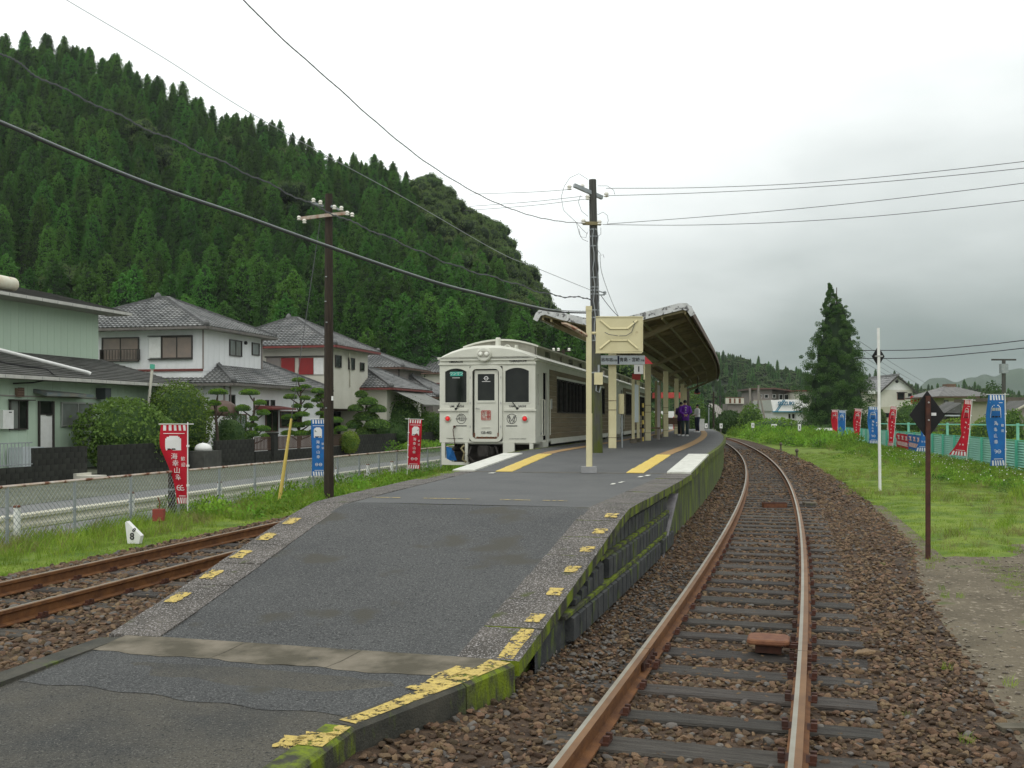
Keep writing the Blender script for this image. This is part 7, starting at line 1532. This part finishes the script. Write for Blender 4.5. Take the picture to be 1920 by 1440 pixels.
for i in range(16):
    y = 1150+i*35.; f = i/15
    rows.append([Vector((a*y, y, -2+(EYE+(HOR-interp(960+F*a, RX, RY)-2.5*math.sin(a*90)-1.2*math.sin(a*333))/F*1500+2)*min(1, (f/.66))**1.0*(1 if f < .67 else 1-.5*(f-.67))*(1+.06*math.sin(a*160+i)))) for a in fr(.2, .78, 260)])
sheet('mountain', rows, HILLM)
# ---- big conifer
t = thing('conifer_tree', (pxX(1567, 108), 108, -.3), 'big dense cone shaped conifer standing alone left of the white post', 'tree')
ZT = pyZ(532, 108)+.3; ZB = pyZ(808, 108)+.3
prof = [(1.0, .0), (.96, .06), (.91, .15), (.85, .30), (.78, .42), (.68, .54), (.57, .68), (.46, .80), (.34, .94), (.22, 1.06), (.12, 1.10), (.05, 1.06), (.0, .95)]   # (height fraction, radius fraction)
RM = 3.75; r = np.random.default_rng(5); C = []; S = []; core = MB()
def prad(h): return RM*float(np.interp(h, [p[0] for p in prof][::-1], [p[1] for p in prof][::-1]))
for i in range(520):
    h = r.random()**1.05; rad = prad(h)*(.80+.13*r.normal()); a = r.uniform(0, 6.283); b = (.15+.55*(1-h))*r.uniform(.6, 1.45)
    c = np.array([rad*math.cos(a)+.10*math.sin(h*9)-.75*max(0, h-.72)/.28, rad*math.sin(a), ZB+(ZT-ZB)*h]); q = int(200*b/.5)
    u = r.normal(size=(q, 3)); u /= np.linalg.norm(u, axis=1)[:, None]; C.append(c+u*b*r.uniform(.45, 1.05, (q, 1))*np.array([1, 1, .8])); S.append(np.full(q, .075)*r.uniform(.5, 1.2, q))
core.loft([[(prad(h)*.64*math.cos(6.283*j/14)*(1+.1*math.sin(j*5+h*30)), prad(h)*.64*math.sin(6.283*j/14), ZB+(ZT-ZB)*h) for j in range(14)] for h in fr(0.0, .86, 16)])
link('crown', leaf_mesh('crown', np.concatenate(C), np.concatenate(S), [leafm('conifer_needles', (.022, .068, .014), (.085, .165, .035), 0, 1.1, .15), CORESHADE], 5, core, 1, 0), t)
mb = MB(); mb.tube([(0, 0, -.1), (0, 0, ZT*.6), (.1, 0, ZT-.4)], [.35, .18, .04], 9); mb.build('trunk', BARK, t)
# ---- shrubs: name, position, radii, leaf size, material
def shrub(name, loc, rx, ry, rz, leaf, n, mats, label, seed, cz=None, trunk=False, group=None, lumps=9):
    t = thing(name, loc, label, 'bush' if 'tree' not in name else 'tree', group); r = np.random.default_rng(seed); C = []; S = []; core = MB(); cz = rz if cz is None else cz
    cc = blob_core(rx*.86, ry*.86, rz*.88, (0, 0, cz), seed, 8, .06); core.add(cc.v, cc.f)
    lump = []
    for i in range(lumps): d = r.normal(size=3); d /= np.linalg.norm(d); lump.append((d, r.uniform(.04, .16)))
    u = r.normal(size=(n, 3)); u /= np.linalg.norm(u, axis=1)[:, None]; k = np.ones(n)*.93
    for d, a in lump: k += a*np.clip((u@d-.55)/.45, 0, 1)
    k *= 1+.07*r.normal(size=n)*.9
    C = u*k[:, None]*np.array([rx, ry, rz])+np.array([0, 0, cz]); C[:, 2] = np.maximum(C[:, 2], .02)
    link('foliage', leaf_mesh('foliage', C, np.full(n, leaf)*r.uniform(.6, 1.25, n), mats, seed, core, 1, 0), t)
    mb = MB(); mb.tube([(0, 0, -.1), (.03, 0, cz*.6), (0, .02, cz)], [.09, .07, .03], 7); mb.build('stem', BARK, t)
    return t
g = lambda px, c, z=-.25: cpt(px, c, z)
shrub('bush', g(238, 24.9), 1.62, 1.5, 1.42, .085, 5200, [SHRUB, SHRUBD], 'large glossy dark green bush hanging over the black wall', 11, cz=1.28)
shrub('bush', g(283, 24.6), 1.25, 1.2, 1.20, .085, 3000, [SHRUB, SHRUBD], 'lower bush merging into the big glossy one behind the red banner', 12, cz=.95)
shrub('bush', g(333, 25.2), 1.50, 1.4, 1.75, .060, 6500, [leafm('clipped_yellow', (.075, .15, .02), (.15, .22, .035), .2, 3), SHRUBD], 'tall clipped yellow green dome shaped bush left of the pines', 13, cz=1.75, lumps=4)
shrub('bush', g(432, 24.5), .85, .8, 1.15, .05, 2600, [SHRUBD, SHRUBD], 'dark rounded shrub between the first two clipped pines', 14, cz=.95)
shrub('bush', g(655, 22.9), .52, .5, .62, .045, 1800, [SHRUBY, SHRUB], 'small bright yellow green shrub by the dark wall', 15, cz=.62)
shrub('bush', g(752, 24.0), 1.7, 1.5, 1.55, .07, 4200, [SHRUB, SHRUBD], 'loose green shrub in front of the third house', 16, cz=1.75)
shrub('bush', g(805, 23.9), 1.6, 1.5, 1.15, .07, 3400, [leafm('hedge_leaf', (.07, .15, .02), (.12, .2, .03), .2, 2), SHRUBD], 'bushy hedge just left of the railcar', 17, cz=1.35)
shrub('bush', g(735, 23.9), 1.3, 1.2, .95, .07, 2400, [SHRUBD, SHRUBD], 'dark shrub low behind the wall near the small banner', 18, cz=.9)
# pine with layered loose crown at 690
def layered(px, c, pads, label, name='clipped_pine', trunkr=.07, m=PINE, seed=3, leaf=.035):
    Y = cY(px, c); base = cw(c, Y, -.25); t = thing(name, base, label, 'pine tree', 'clipped garden pines before the white house' if name == 'clipped_pine' else None); r = np.random.default_rng(seed)
    xs = [pxX(p[0], Y)-base.x for p in pads]; zs = [pyZ(p[1], Y)-base.z for p in pads]
    top = max(zs); pts = [(0, 0, -.1)]; 
    mx = sum(xs)/len(xs)
    for f in (.25, .5, .75, .97): pts.append((mx*f+.06*math.sin(f*9+px), .0, (top-.1)*f))
    mb = MB(); mb.tube(pts, [trunkr*1.4, trunkr*1.2, trunkr, trunkr*.8, trunkr*.5], 8); tr = mb.build('trunk', BARK, t)
    for k, (p, x, z) in enumerate(zip(pads, xs, zs)):
        rx = p[2]/F*Y; rz_ = p[3]/F*Y; n = int(420*(rx/.4)**1.6)+120; yy = r.uniform(-.2, .2)
        a = r.uniform(0, 6.283, n); q = np.sqrt(r.random(n)); h = np.sqrt(np.clip(1-q**2, 0, 1)); sgn = np.where(r.random(n) < .8, 1., -.25)
        C = np.stack([x+rx*q*np.cos(a)*1.03, yy+rx*.9*q*np.sin(a), z+rz_*(h*sgn)], 1)+r.normal(size=(n, 3))*.012
        core = blob_core(rx*.93, rx*.84, rz_*.85, (x, yy, z), seed+k, 5, .03)
        core.v = [(a_, b_, max(c_, z-rz_*.3)) for a_, b_, c_ in core.v]
        link('foliage_pad', leaf_mesh('foliage_pad', C, np.full(n, leaf)*r.uniform(.7, 1.3, n), [m, SHRUBD], seed+k, core, 1, 0), t)
        tz = z-rz_*.2; sz = max(.2, tz-.35); i_ = min(3, int(sz/top*4)); mb = MB(); mb.tube([(mx*sz/top, 0, sz), (x*.6+mx*.3, yy*.5, tz-.15), (x, yy, tz)], [trunkr*.6, trunkr*.5, trunkr*.35], 5); mb.build('limb', BARK, t)
    return t
layered(407, 24.5, [(407, 737, 18, 8), (400, 758, 13, 8), (421, 770, 9, 7), (395, 775, 8, 6)], 'clipped pine with a flat green cap beside the yellow green dome', seed=31)
layered(466, 24.5, [(466, 738, 19, 8), (489, 757, 12, 7), (455, 768, 15, 9), (494, 776, 13, 8), (476, 787, 9, 7), (470, 799, 12, 7), (490, 806, 16, 8), (474, 816, 14, 8), (500, 820, 11, 7), (460, 822, 12, 7)], 'clipped pine with two stacked caps in front of the window', seed=41)
layered(560, 24.4, [(558, 714, 13, 6), (573, 726, 10, 5), (556, 732, 11, 6), (546, 746, 13, 7), (573, 748, 11, 6), (557, 763, 10, 6), (577, 763, 10, 7), (545, 784, 17, 7), (568, 779, 14, 7), (556, 799, 17, 8), (580, 796, 14, 7), (540, 814, 15, 7), (566, 815, 17, 8), (588, 812, 12, 7)], 'tallest many layered clipped pine left of the dark pole', seed=51)
layered(596, 24.2, [(596, 735, 13, 7), (600, 745, 11, 6), (592, 752, 9, 5), (603, 762, 11, 6), (601, 777, 10, 6), (612, 787, 14, 7), (600, 800, 13, 7), (630, 790, 14, 8), (640, 806, 13, 8), (618, 812, 15, 8)], 'many layered clipped pine partly hidden by the dark pole', seed=61)
layered(690, 24.0, [(678, 742, 12, 9), (690, 756, 19, 11), (668, 768, 15, 9), (706, 770, 19, 11), (686, 785, 24, 13), (664, 800, 16, 12), (708, 800, 24, 14), (685, 812, 20, 12)], 'loosely layered dark green pine in front of the third house', name='garden_pine', m=SHRUB, seed=71, leaf=.055)
# right side bushes
for k, (px, py0, py1, hw_, Y, m, lb) in enumerate(((1705, 757, 806, 32, 118, SHRUB, 'broad green bush below the white gabled house'), (1762, 765, 806, 16, 105, SHRUBY, 'yellow green bush right of the black diamond sign'), (1650, 770, 802, 12, 118, BROAD, 'thin leaved garden tree before the gabled house'), (1825, 748, 806, 22, 92, SHRUB, 'green bush behind the flared red banner'), (1865, 726, 800, 26, 92, SHRUBD, 'tall dark bush beside the dark utility pole'), (1900, 770, 806, 20, 70, SHRUB, 'leafy bush at the right edge behind the fence'), (1845, 788, 812, 26, 66, SHRUBY, 'low light green scrub behind the teal fence'), (1790, 792, 808, 26, 75, SHRUBY, 'low scrub before the lean-to shed'),
    (1368, 770, 800, 27, 122, SHRUBD, 'dark round bush before the storage tent'), (1408, 764, 800, 22, 120, SHRUB, 'green bush with the pale poles behind it'), (1322, 762, 800, 20, 128, SHRUBD, 'dark bush behind the man in the white shirt'), (1300, 745, 800, 22, 118, SHRUB, 'green tree behind the people on the platform'), (1250, 780, 812, 30, 95, SHRUBY, 'light green bush seen between the canopy columns'), (1225, 775, 812, 26, 90, SHRUB, 'green bush behind the second canopy column'), (1452, 786, 806, 52, 112, GRASSW, 'wide weedy mound in front of the white showroom'), (1540, 796, 812, 45, 104, SHRUBD, 'dark undergrowth at the foot of the big conifer'), (1600, 780, 812, 22, 106, SHRUBD, 'dark undergrowth right of the big conifer'))):
    zt_, zb2 = pyZ(py0, Y), -.4; H = zt_-zb2; shrub('bush', (pxX(px, Y), Y, zb2), hw_/F*Y, hw_/F*Y*.8, H*.55, .05*Y/40, 1500, [m, SHRUBD], lb, 300+k, cz=H*.48)
# ---- weed and grass tufts
def tuft(seed, n, hgt, spread, wd, m, droop=.5):
    r = np.random.default_rng(seed); v = []; f = []
    for i in range(n):
        a = r.uniform(0, 6.283); d = spread*math.sqrt(r.random()); b = np.array([d*math.cos(a), d*math.sin(a), -.02]); ln = r.uniform(-1, 1, 2)*hgt*droop; h = hgt*r.uniform(.45, 1.1); w_ = wd*r.uniform(.6, 1.2); s = r.uniform(0, 3.14); sx_ = np.array([math.cos(s), math.sin(s), 0])*w_
        m1 = b+np.array([ln[0]*.35, ln[1]*.35, h*.6]); tp = b+np.array([ln[0], ln[1], h*r.uniform(.75, 1.0)]); k = len(v)
        v += [tuple(b-sx_), tuple(b+sx_), tuple(m1+sx_*.8), tuple(m1-sx_*.8), tuple(tp)]; f += [(k, k+1, k+2, k+3), (k+3, k+2, k+4)]
    me = bpy.data.meshes.new('tuft'); me.from_pydata(v, [], f); me.materials.append(m); return me
def weed(seed, n, hgt, spread, leaf, m):
    r = np.random.default_rng(seed); u = r.normal(size=(n, 3)); u /= np.linalg.norm(u, axis=1)[:, None]; u[:, 2] = abs(u[:, 2]); k = r.uniform(.5, 1.05, (n, 1)); return leaf_mesh('weed', u*k*np.array([spread, spread, hgt]), np.full(n, leaf)*r.uniform(.5, 1.3, n), [m], seed)
gt_ = [src('tuft_source', tuft(i, 34, .10, .16, .0035, GRASS)) for i in range(3)]+[src('tuft_source', tuft(10+i, 26, .30, .15, .005, GRASS, .6)) for i in range(3)]+[src('tuft_source', tuft(20, 22, .34, .14, .004, GRASSD, .6))]+[src('weed_source', weed(30+i, 130, .42, .40, .045, GRASSW)) for i in range(3)]+[src('weed_source', weed(40, 120, .30, .45, .05, SHRUB))]
P, Rr_, S, I = [], [], [], []
def tput(x, y, z, s, i, sz=None): P.append((x, y, z)); Rr_.append((0, 0, random.uniform(0, 6.28))); S.append((s, s, sz or s)); I.append(i)
# left verge
for _ in range(5200):
    Y = 8+random.random()**1.3*40; c = random.uniform(9.25, 12.4)+.15*math.sin(Y*2.3); p = cw(c, Y, -.28); tall = c > 9.9 and random.random() < interp(Y, [10, 18, 26], [.30, .45, .8])
    if c < 9.6 and random.random() < .4: continue
    if c > 12.0 and random.random() < .5: continue
    tput(p.x, p.y, p.z, random.uniform(.7, 1.3) if not tall else random.uniform(.6, 1.15), random.choice([0, 1, 2]) if not tall else random.choice([3, 4, 5, 5, 6]))
for _ in range(160):
    Y = random.uniform(20, 45); c = random.uniform(9.6, 12.0); p = cw(c, Y, -.28); tput(p.x, p.y, p.z, random.uniform(.6, 1.1), random.choice([7, 8, 9]))
# weeds against the left platform edge between ramp and white block
for _ in range(420):
    Yc = random.uniform(12.5, 26); p = pPt(Yc, 0); tput(p.x-random.uniform(.08, .5), p.y, -.2, random.uniform(.8, 1.3), random.choice([3, 4, 5]))
for _ in range(60):
    Yc = random.uniform(15.5, 18); p = pPt(Yc, random.uniform(0.0, .03)); tput(p.x, p.y, p.z, random.uniform(.3, .6), random.choice([0, 1, 2]))
# field right
for _ in range(19000):
    y = 13.3+random.random()**1.25*42; d = random.uniform(1.85, 12+y*.16); p = tP(y, d)
    if p.x > 8.84+.215*p.y+1.5: continue
    if d < 2.2 and random.random() < .35: continue
    if is_lot(p.x, p.y):
        if random.random() > .02: continue
    if p.y < 20 and random.random() < .2: continue
    s = random.uniform(.5, .95) if d < 5+y*.05 else random.uniform(.7, 1.2)
    tput(p.x, p.y, fz(p.x, p.y)-.0, s, random.choice([0, 1, 2]) if math.sin(p.x*.8+1.3*math.sin(p.y*.5))+random.gauss(0, .6) < 1.1 else random.choice([6, 3, 0]), s*random.uniform(.6, 1.2))
# weeds along the fence foot and verge
for _ in range(2600):
    y = 22+random.random()*62; o = -abs(random.gauss(0, 1.1))-.1; x = 8.84+.215*y+o
    if random.random() < .45: tput(x, y, -.02, random.uniform(.5, 1.0), random.choice([7, 8, 9, 10]), random.uniform(.35, .8))
    else: tput(x, y, -.02, random.uniform(.8, 1.4), random.choice([3, 4, 5, 6]))
# tall weeds beyond, on the inside of the bend
for _ in range(3600):
    y = random.uniform(50, 108); d = random.uniform(2.6, 24); p = tP(y, d)
    lim = interp(y, [50, 62, 72, 100], [.0, .25, 1., 1.]) if d > interp(y, [50, 62, 75], [9, 5, 2.6]) else 0
    if random.random() > lim or p.x > 8.84+.215*p.y-1.: continue
    s = random.uniform(1.0, 2.1); tput(p.x, p.y, -.1, s, random.choice([7, 8, 9, 7, 8, 9, 10]), s*random.uniform(.7, 1.5))
for _ in range(1600):      # meadow beyond the fence
    y = random.uniform(40, 110); x = 8.84+.215*y+random.uniform(.5, 26); s = random.uniform(1, 2); tput(x, y, 0, s, random.choice([7, 8, 9, 5, 5]), s*.6)
for _ in range(900):       # left of the far platform
    y = random.uniform(60, 110); x = lX(y)-random.uniform(2.5, 14); s = random.uniform(1, 2); tput(x, y, -.3, s, random.choice([7, 8, 9, 10]), s*.9)
# a few sprigs in the ballast and gravel
for (px, py, s) in ((1812, 1392, .30), (1775, 1255, .28), (1772, 1120, .35), (1765, 1105, .3), (1240, 1015, .3), (1700, 1345, .2), (1895, 1285, .35), (1745, 1065, .4), (1800, 1120, .3), (1655, 1060, .22)):
    p = atz(px, py, -.16); tput(p.x, p.y, -.16, s, 3)
for _ in range(700):
    x, y = random.gauss(6.2, 1.2), random.gauss(12.2, .9)
    if y > 13.4 or (x-tX(y))*.955 < 2.7: continue
    tput(x, y, -.2, random.uniform(.25, .5), random.choice([0, 1, 2]))
scatter('grass', P, Rr_, S, I, gt_, label='bright green grass and weeds beside the tracks and fences')
# white clover flowers by the fence
fm = bpy.data.meshes.new('flower'); mb = MB(); mb.lathe([(.0, 0), (.012, .005), (.016, .018), (.0, .03)], n=6); fm = mb.mesh('flower', WHITE)
P, Rr_, S, I = [], [], [], []
for _ in range(300):
    y = random.uniform(24, 46); o = -abs(random.gauss(0, 1.2))-.2; P.append((8.84+.215*y+o, y, random.uniform(.1, .35))); Rr_.append((0, 0, 0)); S.append(random.uniform(.5, 1.1)); I.append(0)
scatter('flowers', P, Rr_, S, I, [src('flower_source', fm)], label='small white clover flowers along the teal fence')

# ================================================================== people
def person(loc, rz, label, h, coat, legs, hair_m=HAIR, pose='clasp', skirt=.0, longcoat=True):
    t = thing('person', loc, label, 'person', rz=rz); k = h/1.68
    J = {}; V = []; E = []; Rd = []
    def jt(n, p, r_, par=None):
        J[n] = len(V); V.append((p[0]*k, p[1]*k, p[2]*k)); Rd.append(r_*k)
        if par: E.append((J[par], J[n]))
    jt('pelvis', (0, 0, .92), .13); jt('waist', (0, .0, 1.06), .115, 'pelvis'); jt('chest', (0, .01, 1.26), .135, 'waist'); jt('neck0', (0, .0, 1.40), .06, 'chest'); jt('neck', (0, -.01, 1.47), .045, 'neck0'); jt('head', (0, -.02, 1.56), .085, 'neck'); jt('crown', (0, -.02, 1.63), .06, 'head')
    for s, n in ((-1, 'l'), (1, 'r')):
        jt('hip'+n, (s*.09, 0, .86), .095, 'pelvis'); jt('knee'+n, (s*.10, -.02, .48), .060, 'hip'+n); jt('ank'+n, (s*.10, .02, .08), .038, 'knee'+n); jt('toe'+n, (s*.12, -.12, .04), .035, 'ank'+n)
        jt('sh'+n, (s*.18, 0, 1.36), .06, 'chest')
        if pose == 'clasp': jt('elb'+n, (s*.25, .10, 1.12), .042, 'sh'+n); jt('wr'+n, (s*.05, .20, .98), .026, 'elb'+n); jt('palm'+n, (s*-.01, .21, .96), .030, 'wr'+n); tip = (s*-.05, .0, -.04)
        else: jt('elb'+n, (s*.24, -.02, 1.10), .042, 'sh'+n); jt('wr'+n, (s*.20, -.22, 1.02), .026, 'elb'+n); jt('palm'+n, (s*.17, -.28, 1.02), .030, 'wr'+n); tip = (0, -.06, 0)
        pp = V[J['palm'+n]]
        for q in range(4):
            b = (pp[0]/k, pp[1]/k, pp[2]/k+.02-.014*q); jt('f%d%s' % (q, n), (b[0]+tip[0]*.6, b[1]+tip[1]*.6, b[2]+tip[2]*.6), .009, 'palm'+n); jt('g%d%s' % (q, n), (b[0]+tip[0]*(1.15-.1*q), b[1]+tip[1]*(1.15-.1*q), b[2]+tip[2]*1.2-.01), .007, 'f%d%s' % (q, n))
        jt('th'+n, (pp[0]/k+s*-.015, pp[1]/k+.02, pp[2]/k+.035), .010, 'palm'+n)
    me = bpy.data.meshes.new('body'); me.from_pydata(V, E, []); o = bpy.data.objects.new('b', me); COL.objects.link(o)
    md = o.modifiers.new('s', 'SKIN'); sv = me.skin_vertices[0].data
    for i, r_ in enumerate(Rd): sv[i].radius = (r_, r_*.85)
    sv[0].use_root = True
    o.modifiers.new('u', 'SUBSURF').levels = 1
    dg = bpy.context.evaluated_depsgraph_get(); bm_ = bpy.data.meshes.new_from_object(o.evaluated_get(dg)); bpy.data.objects.remove(o)
    bm_.materials.clear(); bm_.materials.append(SKIN); bm_.polygons.foreach_set('use_smooth', [True]*len(bm_.polygons)); link('body', bm_, t)
    def ring(c, rx, ry, n=12): return [(c[0]*k+rx*k*math.cos(6.283*i/n), c[1]*k+ry*k*math.sin(6.283*i/n), c[2]*k) for i in range(n)]
    mb = MB(); hem = .72 if longcoat else .90
    mb.loft([ring((0, .01, hem), .19, .15), ring((0, .01, .98), .18, .14), ring((0, .01, 1.12), .165, .13), ring((0, .01, 1.28), .20, .14), ring((0, .0, 1.38), .19, .12), ring((0, -.0, 1.44), .085, .075)])
    for s, n in ((-1, 'l'), (1, 'r')):
        a, b, c = [Vector(V[J[x+n]]) for x in ('sh', 'elb', 'wr')]; mb.tube([a, b, b.lerp(c, .8)], [.085*k, .075*k, .06*k] if longcoat else [.075*k, .055*k, .045*k], 9)
    mb.build('coat' if longcoat else 'shirt', coat, t, smooth=True)
    mb = MB()
    for s, n in ((-1, 'l'), (1, 'r')):
        a, b, c = [Vector(V[J[x+n]]) for x in ('hip', 'knee', 'ank')]; mb.tube([a+Vector((0, 0, .06)), a, b, c], [.10*k, .11*k, .08*k, .065*k], 10)
    mb.loft([ring((0, 0, .80), .17, .125), ring((0, 0, .98), .165, .13)]); mb.build('trousers', legs, t, smooth=True)
    for s, n in ((-1, 'l'), (1, 'r')):
        c = Vector(V[J['ank'+n]]); mb = MB(); mb.loft([[(c.x+x*k, c.y+y*k, z*k) for x, y in ((-.045, .07), (.045, .07), (.05, -.10), (.0, -.19), (-.05, -.10))] for z in (0., .035, .065)]); mb.build('shoe', WHITE, t)
    mb = MB(); hc = (0, 0, 1.60); n_ = 8
    mb.loft([[(.094*k*math.sin(th)*math.cos(6.283*j/12), (.0+.108*math.sin(th)*math.sin(6.283*j/12)+.012)*k, (1.585+.10*math.cos(th))*k) for j in range(12)] for th in fr(.02, 2.0, 7)]); mb.build('hair', hair_m, t, smooth=True)
    # face on the -y side
    mb = MB()
    for s in (-1, 1): mb.lathe([(.0, -.008), (.009, -.004), (.009, .004), (0, .006)], (s*.03*k, -.112*k, 1.565*k), 6, axis='y')
    mb.build('eyes', BLACK, t); mb = MB(); mb.prism([(-.012*k, 1.53*k), (.012*k, 1.53*k), (0, 1.565*k)], -.128*k, -.10*k, 'y'); mb.box(-.02*k, .02*k, -.112*k, -.10*k, 1.498*k, 1.506*k); mb.build('nose_and_mouth', SKIN, t)
    return t
yy = 46.5; p = person((pxX(1284.5, yy), yy, .92), math.pi*.0+R(180)+R(180), 'person in a purple festival coat seen from behind with hands clasped behind the back', 1.66, PURPLE, GREENT, pose='clasp')
p.rotation_euler = (0, 0, R(180)); 
for ch, z in (('海', 1.30), ('幸', 1.19), ('山', 1.09)): ptxt(ch, .085, Matrix.Translation((0, .158, z)) @ Matrix.Rotation(R(180), 4, 'Z') @ Matrix.Rotation(R(90), 4, 'X'), NWHT, parent=p, name='coat_print', extrude=.002)
yy = 48.2; p = person((pxX(1277, yy), yy, .92), R(150), 'person in dark clothes half hidden behind the purple coat', 1.60, mat('dark_purple_coat', (.06, .02, .12), rough=.8), DARKC, pose='front')
yy = 60.; p = person((pxX(1307.5, yy), yy, .92), R(-70), 'person in white shirt and navy trousers near the platform end', 1.66, SHIRT, NAVY, pose='front', longcoat=False)
# ================================================================== haze
mb = MB(); mb.box(-420, 1350, -30, 1720, -3, 175)
hz = mb.build('haze', [], None, kind='stuff'); hz['label'] = 'thin pale haze in the damp air over the whole valley'
hm = bpy.data.materials.new('haze'); hm.use_nodes = True; t_ = hm.node_tree; t_.nodes.clear(); o_ = t_.nodes.new('ShaderNodeOutputMaterial'); v_ = t_.nodes.new('ShaderNodeVolumePrincipled')
v_.inputs['Color'].default_value = (.90, .95, .95, 1); v_.inputs['Density'].default_value = .00015; v_.inputs['Anisotropy'].default_value = .2; t_.links.new(v_.outputs[0], o_.inputs['Volume']); hz.data.materials.append(hm)
